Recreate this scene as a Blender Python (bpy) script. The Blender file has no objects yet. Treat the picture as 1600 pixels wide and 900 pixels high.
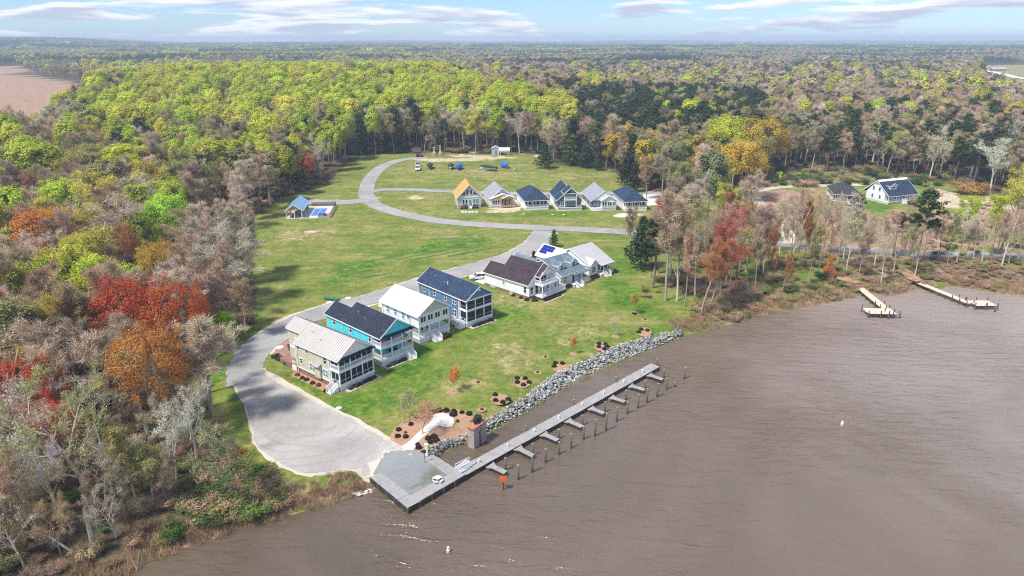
import bpy, bmesh, math, random
import numpy as np
from mathutils import Vector, Matrix, Quaternion

S = bpy.context.scene
COL = S.collection
R = math.radians
PI = math.pi

# ------------------------------------------------------------------ camera
CAMZ = 62.0
FX = 1067.0                       # focal length in pixels of the 1600 px wide photograph
HORIZON = 60.0
PITCH = math.atan((450 - HORIZON) / FX)
cam = bpy.data.objects.new('camera', bpy.data.cameras.new('camera'))
COL.objects.link(cam)
cam.location = (0, 0, CAMZ)
cam.rotation_euler = (PI / 2 - PITCH, 0, 0)
cam.data.sensor_width = 36
cam.data.lens = 36 * FX / 1600
cam.data.clip_start = 0.5
cam.data.clip_end = 30000
S.camera = cam
S.view_settings.view_transform = 'Standard'
S.view_settings.look = 'None'
S.view_settings.exposure = 1.05
S.view_settings.gamma = 1.0
S.cycles.max_bounces = 6
S.cycles.diffuse_bounces = 3
S.cycles.glossy_bounces = 2
S.cycles.transmission_bounces = 3
S.cycles.transparent_max_bounces = 8
S.cycles.volume_bounces = 0
S.cycles.use_denoising = False
S.cycles.pixel_filter_type = 'BLACKMAN_HARRIS'
S.cycles.filter_width = 1.1

# ------------------------------------------------------------------ sun and sky
SUN_DIR = Vector((-0.58, -0.42, 1.12)).normalized()      # towards the sun
sl = bpy.data.lights.new('sun', 'SUN')
sl.energy = 2.9
sl.angle = R(7)
sl.color = (1.0, 0.95, 0.86)
so = bpy.data.objects.new('sun', sl)
COL.objects.link(so)
so.rotation_euler = (-SUN_DIR).to_track_quat('-Z', 'Y').to_euler()
so.location = (0, 0, 300)

world = bpy.data.worlds.new('World')
S.world = world
world.use_nodes = True


class NT:
    """small helper round a node tree"""
    def __init__(self, tree):
        self.t = tree
    def n(self, kind, **kw):
        nd = self.t.nodes.new(kind)
        for k, v in kw.items():
            setattr(nd, k, v)
        return nd
    def link(self, a, b):
        self.t.links.new(a, b)
    def val(self, sock, v):
        if hasattr(v, 'is_output') or isinstance(v, bpy.types.NodeSocket):
            self.t.links.new(v, sock)
        else:
            sock.default_value = v
    def math(self, op, a, b=None, clamp=False):
        nd = self.n('ShaderNodeMath', operation=op)
        nd.use_clamp = clamp
        self.val(nd.inputs[0], a)
        if b is not None:
            self.val(nd.inputs[1], b)
        return nd.outputs[0]
    def noise(self, vec, scale, detail=4, rough=0.55, dist=0.0):
        nd = self.n('ShaderNodeTexNoise')
        if vec is not None:
            self.link(vec, nd.inputs['Vector'])
        nd.inputs['Scale'].default_value = scale
        nd.inputs['Detail'].default_value = detail
        nd.inputs['Roughness'].default_value = rough
        nd.inputs['Distortion'].default_value = dist
        return nd.outputs['Fac']
    def ramp(self, fac, stops, interp='LINEAR'):
        nd = self.n('ShaderNodeValToRGB')
        nd.color_ramp.interpolation = interp
        els = nd.color_ramp.elements
        while len(els) < len(stops):
            els.new(0.5)
        for e, (p, c) in zip(els, stops):
            e.position = p
            e.color = (*c, 1) if len(c) == 3 else c
        self.link(fac, nd.inputs[0])
        return nd.outputs[0]
    def smooth(self, fac, a, b):
        nd = self.n('ShaderNodeMapRange', interpolation_type='SMOOTHSTEP')
        self.val(nd.inputs[0], fac)
        nd.inputs[1].default_value = a
        nd.inputs[2].default_value = b
        return nd.outputs[0]
    def mix(self, fac, a, b, blend='MIX'):
        nd = self.n('ShaderNodeMix', data_type='RGBA', blend_type=blend)
        self.val(nd.inputs[0], fac)
        for s, v in ((nd.inputs[6], a), (nd.inputs[7], b)):
            self.val(s, (*v, 1) if isinstance(v, tuple) and len(v) == 3 else v)
        return nd.outputs[2]
    def mapping(self, vec, scale=(1, 1, 1), rot=(0, 0, 0), loc=(0, 0, 0)):
        nd = self.n('ShaderNodeMapping')
        self.link(vec, nd.inputs['Vector'])
        nd.inputs['Scale'].default_value = scale
        nd.inputs['Rotation'].default_value = rot
        nd.inputs['Location'].default_value = loc
        return nd.outputs[0]


w = NT(world.node_tree)
for nd in list(world.node_tree.nodes):
    world.node_tree.nodes.remove(nd)
sky = w.n('ShaderNodeTexSky', sky_type='NISHITA')
sky.sun_disc = False
sky.sun_elevation = math.asin(SUN_DIR.z)
sky.sun_rotation = math.atan2(SUN_DIR.x, SUN_DIR.y)
sky.air_density = 1.0
sky.dust_density = 0.15
sky.ozone_density = 3.0
tc = w.n('ShaderNodeTexCoord')
# flat bands of cumulus: the sky direction, stretched in height, feeds two noises
v1 = w.mapping(tc.outputs['Generated'], scale=(6.5, 6.5, 60.0), loc=(3.1, 1.7, 0.25))
n1 = w.noise(v1, 1.0, 7, 0.55, 0.35)
v2 = w.mapping(tc.outputs['Generated'], scale=(2.0, 2.0, 17.0), loc=(7.3, 0.4, 0.9))
n2 = w.noise(v2, 1.0, 3, 0.5)
dens = w.math('ADD', w.math('MULTIPLY', n1, 0.62), w.math('MULTIPLY', n2, 0.45))
mask = w.smooth(dens, 0.510, 0.575)
v3 = w.mapping(tc.outputs['Generated'], scale=(6.5, 6.5, 60.0), loc=(3.1, 1.7, 0.60))
n3 = w.noise(v3, 1.0, 5, 0.5, 0.35)                      # the same clouds sampled a little higher: their grey undersides
under = w.smooth(n3, 0.46, 0.64)
cloud = w.mix(under, (5.5, 5.6, 5.8), (3.1, 3.45, 4.4))
tint = w.mix(1.0, sky.outputs['Color'], (0.47, 0.62, 0.90), 'MULTIPLY')
col = w.mix(mask, tint, cloud)
bg = w.n('ShaderNodeBackground')
w.link(col, bg.inputs['Color'])
bg.inputs['Strength'].default_value = 0.092
wo = w.n('ShaderNodeOutputWorld')
w.link(bg.outputs[0], wo.inputs['Surface'])

# ------------------------------------------------------------------ measuring
LAND = 1.6
_cp, _sp = math.cos(PITCH), math.sin(PITCH)


def G(px, py, z=LAND):
    """the point of the horizontal plane at height z that a pixel of the 1600 x 900 photograph looks at"""
    a, b = (px - 800) / FX, (450 - py) / FX
    d = Vector((a, _cp + b * _sp, -_sp + b * _cp))
    t = (z - CAMZ) / d.z
    return Vector((d.x * t, d.y * t, z))


def project(x, y, z):
    """pixel coordinates of world points (numpy arrays or numbers)"""
    zz = z - CAMZ
    fwd = y * _cp - zz * _sp
    up = y * _sp + zz * _cp
    return 800 + FX * x / fwd, 450 - FX * up / fwd


def height_for(base, top_py):
    """height of an upright thing standing at BASE (world) whose top shows at pixel row top_py"""
    lo, hi = 0.0, 60.0
    for _ in range(40):
        mid = (lo + hi) / 2
        if project(base.x, base.y, base.z + mid)[1] > top_py:
            lo = mid
        else:
            hi = mid
    return lo


def inside(poly, x, y):
    poly = np.asarray(poly, float)
    x = np.asarray(x, float); y = np.asarray(y, float)
    r = np.zeros(x.shape, bool)
    n = len(poly)
    for i in range(n):
        x0, y0 = poly[i]; x1, y1 = poly[(i + 1) % n]
        if y0 == y1:
            continue
        c = ((y0 > y) != (y1 > y)) & (x < (x1 - x0) * (y - y0) / (y1 - y0) + x0)
        r ^= c
    return r


def seg_dist(poly, x, y, closed=True):
    poly = np.asarray(poly, float)
    best = np.full(np.shape(x), 1e18)
    n = len(poly)
    for i in range(n if closed else n - 1):
        ax, ay = poly[i]; bx, by = poly[(i + 1) % n]
        dx, dy = bx - ax, by - ay
        t = np.clip(((x - ax) * dx + (y - ay) * dy) / (dx * dx + dy * dy + 1e-12), 0, 1)
        best = np.minimum(best, (x - ax - t * dx) ** 2 + (y - ay - t * dy) ** 2)
    return np.sqrt(best)


def sstep(a, b, t):
    t = np.clip((t - a) / (b - a), 0, 1)
    return t * t * (3 - 2 * t)


def vnoise(x, y, seed=0):
    """cheap smooth value noise, 0..1, one unit per cell"""
    xi = np.floor(x).astype(np.int64); yi = np.floor(y).astype(np.int64)
    fx = x - xi; fy = y - yi
    fx = fx * fx * (3 - 2 * fx); fy = fy * fy * (3 - 2 * fy)
    def h(a, b):
        v = np.sin(a * 127.1 + b * 311.7 + seed * 74.7) * 43758.5453
        return v - np.floor(v)
    return (h(xi, yi) * (1 - fx) + h(xi + 1, yi) * fx) * (1 - fy) + (h(xi, yi + 1) * (1 - fx) + h(xi + 1, yi + 1) * fx) * fy


# ------------------------------------------------------------------ materials
MATS = {}


def principled(name, color=None, rough=0.8, metal=0.0, spec=None):
    m = bpy.data.materials.new(name)
    m.use_nodes = True
    t = NT(m.node_tree)
    b = m.node_tree.nodes['Principled BSDF']
    if color is not None:
        b.inputs['Base Color'].default_value = (*color, 1)
    b.inputs['Roughness'].default_value = rough
    b.inputs['Metallic'].default_value = metal
    if spec is not None:
        b.inputs['Specular IOR Level'].default_value = spec
    MATS[name] = m
    return m, t, b


def bump(t, b, height, strength=0.3, dist=0.05):
    bn = t.n('ShaderNodeBump')
    bn.inputs['Strength'].default_value = strength
    bn.inputs['Distance'].default_value = dist
    t.link(height, bn.inputs['Height'])
    t.link(bn.outputs[0], b.inputs['Normal'])


def worn(name, color, rough=0.75, var=0.18, scale=1.3, metal=0.0, spec=None, fine=9.0):
    """a plain surface whose colour wanders: weathering at two sizes"""
    m, t, b = principled(name, None, rough, metal, spec)
    tcn = t.n('ShaderNodeTexCoord')
    a = t.noise(tcn.outputs['Object'], scale, 4, 0.6)
    c = t.noise(tcn.outputs['Object'], fine, 3, 0.6)
    f = t.math('ADD', t.math('MULTIPLY', a, 0.6), t.math('MULTIPLY', c, 0.4))
    lo = tuple(v * (1 - var) for v in color); hi = tuple(min(1, v * (1 + var)) for v in color)
    col = t.ramp(f, [(0.3, lo), (0.7, hi)])
    t.link(col, b.inputs['Base Color'])
    return m


def siding(name, color, step=0.17, rough=0.6, var=0.06):
    """lap siding: shallow boards stacked in z"""
    m, t, b = principled(name, None, rough, 0, 0.3)
    tcn = t.n('ShaderNodeTexCoord')
    sx = t.n('ShaderNodeSeparateXYZ')
    t.link(tcn.outputs['Object'], sx.inputs[0])
    z = t.math('FRACT', t.math('DIVIDE', sx.outputs['Z'], step))
    nz = t.noise(tcn.outputs['Object'], 0.8, 4, 0.6)
    lo = tuple(v * (1 - var) for v in color); hi = tuple(min(1, v * (1 + var)) for v in color)
    t.link(t.ramp(nz, [(0.35, lo), (0.65, hi)]), b.inputs['Base Color'])
    bump(t, b, z, 0.6, 0.02)
    return m


def shingle(name, color, var=0.35, rough=0.9):
    m, t, b = principled(name, None, rough, 0, 0.2)
    tcn = t.n('ShaderNodeTexCoord')
    v = t.n('ShaderNodeTexVoronoi')
    v.inputs['Scale'].default_value = 1.0
    mp = t.mapping(tcn.outputs['Object'], scale=(2.6, 2.6, 2.6))
    t.link(mp, v.inputs['Vector'])
    sx = t.n('ShaderNodeSeparateColor'); t.link(v.outputs['Color'], sx.inputs[0])
    big = t.noise(tcn.outputs['Object'], 0.35, 4, 0.6)
    f = t.math('ADD', t.math('MULTIPLY', sx.outputs[0], 0.55), t.math('MULTIPLY', big, 0.45))
    lo = tuple(c * (1 - var) for c in color); hi = tuple(min(1, c * (1 + var)) for c in color)
    t.link(t.ramp(f, [(0.2, lo), (0.8, hi)]), b.inputs['Base Color'])
    bump(t, b, sx.outputs[0], 0.4, 0.03)
    return m


siding('tan_siding', (0.56, 0.55, 0.42)); siding('teal_siding', (0.10, 0.64, 0.78)); siding('white_siding', (0.78, 0.79, 0.80))
siding('blue_siding', (0.105, 0.205, 0.34)); siding('slate_siding', (0.14, 0.17, 0.23)); siding('pale_siding', (0.60, 0.63, 0.62))
siding('ice_siding', (0.58, 0.68, 0.74)); siding('sage_siding', (0.52, 0.55, 0.50)); siding('grey_siding', (0.25, 0.26, 0.26))  # the last one is an even dark neutral grey
shingle('charcoal_shingle', (0.024, 0.032, 0.052)); shingle('navy_shingle', (0.026, 0.046, 0.088)); shingle('purple_shingle', (0.050, 0.037, 0.045))
shingle('grey_shingle', (0.26, 0.27, 0.31), 0.2); shingle('teal_shingle', (0.125, 0.175, 0.21), 0.25); shingle('dark_shingle', (0.045, 0.052, 0.058))
worn('beige_metal', (0.46, 0.435, 0.41), 0.42, 0.10, 0.5, 0.0, 0.5); worn('white_metal', (0.80, 0.80, 0.77), 0.4, 0.05, 0.5, 0, 0.5)
worn('pale_metal', (0.43, 0.43, 0.45), 0.42, 0.07, 0.5, 0, 0.5); worn('blue_metal', (0.25, 0.41, 0.60), 0.4, 0.1, 0.5, 0, 0.5)
worn('orange_wrap', (0.70, 0.29, 0.085), 0.6, 0.15, 0.8); worn('white_trim', (0.80, 0.81, 0.82), 0.5, 0.06, 1.0)
worn('osb_wood', (0.55, 0.38, 0.20), 0.8, 0.2, 1.2); worn('lattice_white', (0.66, 0.67, 0.68), 0.7, 0.12, 2.0)
worn('brick_base', (0.24, 0.13, 0.10), 0.9, 0.3, 3.0); worn('paver_brick', (0.30, 0.17, 0.15), 0.9, 0.3, 2.0); worn('dark_timber', (0.07, 0.04, 0.035), 0.9, 0.3, 2.0)
worn('concrete', (0.52, 0.49, 0.45), 0.9, 0.16, 0.7); worn('drive_concrete', (0.62, 0.61, 0.58), 0.85, 0.10, 0.5)
worn('old_concrete', (0.34, 0.29, 0.245), 0.92, 0.35, 1.6); worn('rust_cap', (0.40, 0.18, 0.10), 0.8, 0.3, 2.5)
worn('grey_deck', (0.31, 0.30, 0.295), 0.85, 0.22, 0.9, fine=4.0); worn('tan_deck', (0.62, 0.51, 0.40), 0.85, 0.12, 0.8); worn('wet_timber', (0.035, 0.030, 0.026), 0.7, 0.3, 2.0)
worn('pile_green', (0.085, 0.095, 0.06), 0.8, 0.35, 1.5); worn('pile_wood', (0.10, 0.085, 0.06), 0.85, 0.3, 2.0); worn('pile_cap', (0.20, 0.27, 0.21), 0.6, 0.2, 2.0)
worn('mulch', (0.36, 0.215, 0.135), 0.95, 0.3, 1.5, fine=14.0); worn('path_stone', (0.55, 0.52, 0.49), 0.85, 0.12, 2.0); worn('sand_soil', (0.60, 0.46, 0.32), 0.95, 0.2, 0.6)
worn('white_paint', (0.80, 0.80, 0.80), 0.35, 0.05, 1.0, 0, 0.5); worn('black_paint', (0.012, 0.013, 0.016), 0.25, 0.2, 1.0, 0, 0.5); worn('silver_paint', (0.55, 0.56, 0.58), 0.3, 0.08, 1.0, 0.3, 0.5)
worn('red_rust', (0.22, 0.06, 0.035), 0.8, 0.35, 2.0); worn('blue_tarp', (0.02, 0.13, 0.62), 0.45, 0.25, 1.5); worn('grey_tarp', (0.022, 0.025, 0.033), 0.7, 0.25, 1.5)
worn('rubber', (0.015, 0.015, 0.015), 0.9, 0.2, 4.0); worn('sign_orange', (0.68, 0.13, 0.04), 0.6, 0.12, 4.0); worn('dark_metal', (0.03, 0.03, 0.033), 0.5, 0.2, 3.0)
worn('shed_grey', (0.42, 0.46, 0.50), 0.6, 0.1, 1.0); worn('court_blue', (0.06, 0.18, 0.44), 0.8, 0.12, 0.8); worn('block_stone', (0.45, 0.37, 0.31), 0.9, 0.25, 2.0)
worn('urn_dark', (0.02, 0.018, 0.016), 0.6, 0.3, 3.0); worn('green_plastic', (0.02, 0.14, 0.07), 0.5, 0.1, 2.0); worn('teal_shutter', (0.10, 0.40, 0.38), 0.6, 0.1, 2.0)
worn('pink_cloth', (0.75, 0.45, 0.48), 0.9, 0.15, 3.0); worn('navy_cloth', (0.03, 0.06, 0.22), 0.9, 0.2, 3.0); worn('red_cloth', (0.30, 0.03, 0.03), 0.9, 0.2, 3.0)
worn('barn_red', (0.22, 0.07, 0.05), 0.85, 0.2, 0.5); worn('far_roof', (0.35, 0.33, 0.33), 0.8, 0.1, 0.5)
m, t, b = principled('glass_dark', (0.016, 0.02, 0.027), 0.06, 0, 0.5)
m, t, b = principled('glass_green', (0.10, 0.30, 0.29), 0.08, 0, 0.5)
m, t, b = principled('solar_cell', None, 0.15, 0, 0.5)
tcn = t.n('ShaderNodeTexCoord'); t.link(t.ramp(t.noise(tcn.outputs['Object'], 1.5, 3), [(0.3, (0.012, 0.016, 0.16)), (0.7, (0.02, 0.026, 0.24))]), b.inputs['Base Color'])
# insect screen: a dark mesh one half sees through
m, t, b = principled('insect_screen', (0.012, 0.02, 0.045), 0.5, 0, 0.4)
tr = t.n('ShaderNodeBsdfTransparent'); mx = t.n('ShaderNodeMixShader'); mx.inputs[0].default_value = 0.72
out = m.node_tree.nodes['Material Output']
t.link(tr.outputs[0], mx.inputs[1]); t.link(b.outputs[0], mx.inputs[2]); t.link(mx.outputs[0], out.inputs['Surface'])
# wire fence
m, t, b = principled('wire_mesh', (0.02, 0.02, 0.022), 0.5)
tr = t.n('ShaderNodeBsdfTransparent'); mx = t.n('ShaderNodeMixShader'); mx.inputs[0].default_value = 0.38
t.link(tr.outputs[0], mx.inputs[1]); t.link(b.outputs[0], mx.inputs[2]); t.link(mx.outputs[0], m.node_tree.nodes['Material Output'].inputs['Surface'])


# stone: each object its own grey, read from the object's tint
def tinted(name, rough=0.9, amount=0.35, scale=3.0, translucent=0.0, tname='tint'):
    m, t, b = principled(name, None, rough, 0, 0.25)
    at = t.n('ShaderNodeAttribute'); at.attribute_type = 'INSTANCER'; at.attribute_name = tname
    var = t.n('ShaderNodeAttribute'); var.attribute_type = 'GEOMETRY'; var.attribute_name = 'var'
    oi = t.n('ShaderNodeObjectInfo')
    k = t.math('ADD', t.math('MULTIPLY', var.outputs['Fac'], 2 * amount), 1 - amount)
    k2 = t.math('ADD', t.math('MULTIPLY', oi.outputs['Random'], 0.24), 0.88)
    kk = t.math('MULTIPLY', k, k2)
    mul = t.n('ShaderNodeVectorMath', operation='SCALE')
    t.link(at.outputs['Vector'], mul.inputs[0]); t.link(kk, mul.inputs['Scale'])
    t.link(mul.outputs[0], b.inputs['Base Color'])
    if translucent:
        tl = t.n('ShaderNodeBsdfTranslucent'); t.link(mul.outputs[0], tl.inputs['Color'])
        mx = t.n('ShaderNodeMixShader'); mx.inputs[0].default_value = translucent
        t.link(b.outputs[0], mx.inputs[1]); t.link(tl.outputs[0], mx.inputs[2])
        t.link(mx.outputs[0], m.node_tree.nodes['Material Output'].inputs['Surface'])
    return m


tinted('leaf', 0.7, 0.30, translucent=0.40)
tinted('twig', 0.9, 0.30)
tinted('stone', 0.9, 0.25)
worn('bark_grey', (0.20, 0.175, 0.15), 0.95, 0.3, 1.0); worn('bark_pale', (0.56, 0.50, 0.40), 0.9, 0.22, 0.7); worn('bark_pine', (0.17, 0.125, 0.10), 0.95, 0.3, 1.0)
worn('bark_mid', (0.34, 0.285, 0.22), 0.95, 0.28, 0.8)
MATS['bark_green'] = worn('bark_green', (0.33, 0.33, 0.23), 0.95, 0.28, 0.8)


# ------------------------------------------------------------------ mesh helpers
class MB:
    """collects geometry, then links it as one mesh object"""
    def __init__(self):
        self.v = []; self.f = []
    def add(self, vs, fs):
        k = len(self.v)
        self.v += [tuple(v) for v in vs]
        self.f += [tuple(i + k for i in f) for f in fs]
        return self
    def box(self, x0, x1, y0, y1, z0, z1):
        return self.add([(x0, y0, z0), (x1, y0, z0), (x1, y1, z0), (x0, y1, z0), (x0, y0, z1), (x1, y0, z1), (x1, y1, z1), (x0, y1, z1)],
                        [(3, 2, 1, 0), (4, 5, 6, 7), (0, 1, 5, 4), (1, 2, 6, 5), (2, 3, 7, 6), (3, 0, 4, 7)])
    def slab(self, pts, th):
        """a flat polygon given thickness th along minus its normal"""
        p = [Vector(q) for q in pts]
        n = (p[1] - p[0]).cross(p[2] - p[0]).normalized()
        k = len(p)
        return self.add(p + [q - n * th for q in p], [tuple(range(k)), tuple(range(2 * k - 1, k - 1, -1))] + [(i, i + k, (i + 1) % k + k, (i + 1) % k) for i in range(k)])
    def prism(self, poly, y0, y1, axis='y'):
        """polygon of (a, z) pairs drawn out along y (axis y) or x (axis x)"""
        k = len(poly)
        P = (lambda a, z, s: (a, s, z)) if axis == 'y' else (lambda a, z, s: (s, a, z))
        vs = [P(a, z, y0) for a, z in poly] + [P(a, z, y1) for a, z in poly]
        return self.add(vs, [tuple(range(k)), tuple(range(2 * k - 1, k - 1, -1))] + [(i, i + k, (i + 1) % k + k, (i + 1) % k) for i in range(k)])
    def tube(self, p0, p1, r0, r1=None, n=8, cap=True):
        p0 = Vector(p0); p1 = Vector(p1); r1 = r0 if r1 is None else r1
        d = (p1 - p0).normalized()
        a = d.orthogonal().normalized(); c = d.cross(a)
        vs = []
        for p, r in ((p0, r0), (p1, r1)):
            vs += [p + (a * math.cos(2 * PI * i / n) + c * math.sin(2 * PI * i / n)) * r for i in range(n)]
        fs = [(i, (i + 1) % n, (i + 1) % n + n, i + n) for i in range(n)]
        if cap:
            fs += [tuple(range(n - 1, -1, -1)), tuple(range(n, 2 * n))]
        return self.add(vs, fs)
    def bar(self, p0, p1, w, h):
        """a square bar between two points"""
        p0 = Vector(p0); p1 = Vector(p1); d = (p1 - p0).normalized()
        up = Vector((0, 0, 1)) if abs(d.z) < 0.95 else Vector((0, 1, 0))
        s = d.cross(up).normalized() * w / 2; u = s.cross(d).normalized() * h / 2
        vs = [p0 - s - u, p0 + s - u, p0 + s + u, p0 - s + u, p1 - s - u, p1 + s - u, p1 + s + u, p1 - s + u]
        return self.add(vs, [(0, 1, 2, 3), (7, 6, 5, 4), (0, 4, 5, 1), (1, 5, 6, 2), (2, 6, 7, 3), (3, 7, 4, 0)])
    def lathe(self, prof, n=12, c=(0, 0)):
        vs = []
        for r, z in prof:
            vs += [(c[0] + r * math.cos(2 * PI * i / n), c[1] + r * math.sin(2 * PI * i / n), z) for i in range(n)]
        fs = [(j * n + i, j * n + (i + 1) % n, (j + 1) * n + (i + 1) % n, (j + 1) * n + i) for j in range(len(prof) - 1) for i in range(n)]
        fs += [tuple(range(n - 1, -1, -1)), tuple(range((len(prof) - 1) * n, len(prof) * n))]
        return self.add(vs, fs)
    def mesh(self, name, mat):
        me = bpy.data.meshes.new(name)
        me.from_pydata([tuple(v) for v in self.v], [], self.f)
        bm = bmesh.new(); bm.from_mesh(me)
        bmesh.ops.recalc_face_normals(bm, faces=bm.faces)
        bm.to_mesh(me); bm.free()
        if mat:
            me.materials.append(MATS[mat] if isinstance(mat, str) else mat)
        return me
    def build(self, name, mat, parent=None, smooth=False):
        me = self.mesh(name, mat)
        if smooth:
            me.polygons.foreach_set('use_smooth', [True] * len(me.polygons))
        return link(name, me, parent)


def link(name, data, parent=None):
    o = bpy.data.objects.new(name, data)
    COL.objects.link(o)
    if parent is not None:
        o.parent = parent
    return o


def tag(o, label=None, cat=None, group=None, kind=None):
    if label: o['label'] = label
    if cat: o['category'] = cat
    if group: o['group'] = group
    if kind: o['kind'] = kind
    return o


def empty(name, loc, rz=0.0, label=None, cat=None, group=None):
    o = bpy.data.objects.new(name, None)
    COL.objects.link(o)
    o.location = loc; o.rotation_euler = (0, 0, rz)
    o.empty_display_size = 0.5
    return tag(o, label, cat, group)


KIDS = {}


def copy_tree(o, parent=None):
    c = o.copy(); COL.objects.link(c)
    if parent is not None:
        c.parent = parent
    for ch in o.children:
        copy_tree(ch, c)
    return c


def sheet(name, pts, z, mat, kind='structure', parent=None, drape=False):
    """a flat polygon of ground cover laid at height z (world points, any order)"""
    bm = bmesh.new()
    vs = [bm.verts.new((p[0], p[1], z)) for p in pts]
    f = bm.faces.new(vs)
    bm.normal_update()
    if f.normal.z < 0:
        f.normal_flip()
    bmesh.ops.triangulate(bm, faces=bm.faces)
    if drape:                       # follow the ground: cut long edges, then lay every corner on it
        off = z - LAND
        for _ in range(6):
            es = [e for e in bm.edges if e.calc_length() > 2.6]
            if not es:
                break
            bmesh.ops.subdivide_edges(bm, edges=es, cuts=1, use_grid_fill=False)
            bmesh.ops.triangulate(bm, faces=bm.faces)
        hv = ground_h(np.array([v.co.x for v in bm.verts]), np.array([v.co.y for v in bm.verts]))
        for v, h_ in zip(bm.verts, hv):
            v.co.z = h_ + off
    me = bpy.data.meshes.new(name); bm.to_mesh(me); bm.free()
    me.materials.append(MATS[mat])
    o = link(name, me, parent)
    if kind:
        o['kind'] = kind
    return o


def spline(pts, n=6, closed=False):
    """Catmull-Rom through 2-D points"""
    P = [Vector((p[0], p[1])) for p in pts]
    out = []
    m = len(P)
    rng = range(m) if closed else range(m - 1)
    for i in rng:
        if closed:
            a, b2, c, d = P[i - 1], P[i], P[(i + 1) % m], P[(i + 2) % m]
        else:
            a, b2, c, d = P[max(i - 1, 0)], P[i], P[i + 1], P[min(i + 2, m - 1)]
        for k in range(n):
            t = k / n
            out.append(0.5 * ((2 * b2) + (-a + c) * t + (2 * a - 5 * b2 + 4 * c - d) * t * t + (-a + 3 * b2 - 3 * c + d) * t ** 3))
    if not closed:
        out.append(P[-1])
    return out


def strip(name, pts, width, z, mat, kind='structure'):
    """a road: a band of given width along a line of world points"""
    P = spline(pts, 10)
    L, Rr = [], []
    for i, p in enumerate(P):
        d = (P[min(i + 1, len(P) - 1)] - P[max(i - 1, 0)]).normalized()
        nrm = Vector((-d.y, d.x))
        wd = width[0] + (width[1] - width[0]) * i / (len(P) - 1) if isinstance(width, tuple) else width
        wob = 0.18 * math.sin(i * 1.7) + 0.12 * math.sin(i * 0.61 + 1)
        L.append(p + nrm * (wd / 2 + wob)); Rr.append(p - nrm * (wd / 2 - wob * 0.7))
    n = len(P)
    me = bpy.data.meshes.new(name)
    Q = L + Rr
    hv = ground_h(np.array([q.x for q in Q]), np.array([q.y for q in Q]))
    me.from_pydata([(q.x, q.y, h_ + z - LAND) for q, h_ in zip(Q, hv)], [], [(i + n, i + 1 + n, i + 1, i) for i in range(n - 1)])
    me.materials.append(MATS[mat])
    o = link(name, me)
    o['kind'] = kind
    return o

# ------------------------------------------------------------------ the land
# shoreline, from the bottom left of the view along the quay, the stone bank and the marsh, then on out of view
SHORE_PX = [(200, 905), (216, 885), (262, 868), (300, 852), (345, 838), (372, 822), (420, 814), (470, 800), (520, 784), (560, 772), (578, 762), (580, 745), (636, 793),
            (726, 741), (686, 716), (690, 706), (742, 688), (778, 669), (830, 640), (880, 607), (930, 580), (990, 556), (1066, 525), (1100, 517), (1140, 507), (1178, 497),
            (1210, 486), (1250, 479), (1305, 471), (1338, 463), (1362, 458), (1395, 462), (1432, 452), (1462, 455), (1480, 447), (1520, 452), (1570, 460), (1604, 462)]
SHORE = [tuple(G(x, y, 0)[:2]) for x, y in SHORE_PX]
LANDPOLY = [(-7500, -900), (-320, -900), (-150, 20), (-70, 58)] + SHORE + [(230, 206), (330, 190), (520, 150), (900, 60), (3000, -300), (7500, -500), (7500, 12000), (-7500, 12000)]

CLEAR_PX = [(560, 790), (470, 800), (430, 800), (392, 752), (352, 692), (342, 640), (318, 590), (338, 545), (386, 512), (404, 490), (398, 440), (376, 372), (384, 345), (446, 308),
            (505, 292), (535, 262), (565, 243), (640, 240), (840, 240), (862, 258), (950, 264), (985, 283), (1010, 300), (1120, 306), (1185, 292), (1196, 270), (1330, 268), (1450, 283), (1610, 308),
            (1900, 335), (2100, 470), (1700, 520), (1000, 640), (700, 800)]
CLEAR = [tuple(G(x, y)[:2]) for x, y in CLEAR_PX]
# the brown cut-over field far left, and the far clearing with a road at the right
FIELD = [tuple(p) for p in ([G(-160, 190, 3)[:2], G(-160, 112, 3)[:2], G(30, 108, 3)[:2], G(75, 124, 3)[:2], G(165, 136, 3)[:2], G(175, 165, 3)[:2], G(140, 205, 2)[:2], G(60, 240, 2)[:2], G(-200, 262, 2)[:2]])]
FARLOT = [tuple(p) for p in (G(1500, 104, 6)[:2], G(1640, 99, 6)[:2], G(1950, 104, 6)[:2], G(1950, 168, 6)[:2], G(1570, 168, 6)[:2], G(1530, 128, 6)[:2])]


PADW = [tuple(G(x, y, 0.9)[:2]) for x, y in ((583, 741), (602, 706), (640, 703), (662, 707), (678, 713), (727, 742), (637, 793))]


def shore_d(x, y):
    d = seg_dist(LANDPOLY, x, y)
    return np.where(inside(LANDPOLY, x, y), d, -d)


def hills(x, y):
    r = np.hypot(x, y)
    h = sstep(420, 1500, r) * (5 * vnoise(x / 260, y / 260, 3) + 3)
    h = h + sstep(900, 3200, r) * (10 * vnoise(x / 800 + 5, y / 800, 7) - 3)
    h = h + sstep(2200, 3800, r) * sstep(-0.44, -0.66, x / np.maximum(y, 1)) * 34 * (0.6 + 0.4 * vnoise(x / 500, y / 500, 9))
    h = h + sstep(3500, 7000, r) * (34 * vnoise(x / 1500 + 2, y / 1900, 11) - 22)
    # the yellow wood stands on a low rise behind the fields; a valley lies behind it
    h = h + 13 * np.exp(-((y - 590 - .10 * x) / 120) ** 2) * sstep(170, -60, x) * sstep(-430, -250, x) * sstep(400, 480, y)
    h = h - 7 * np.exp(-((y - 900) / 170) ** 2)
    h = h + sstep(900, 1300, r) * (14 * vnoise(x / 700 + 3, y / 260 + .3, 17) - 6)
    return h


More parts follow.
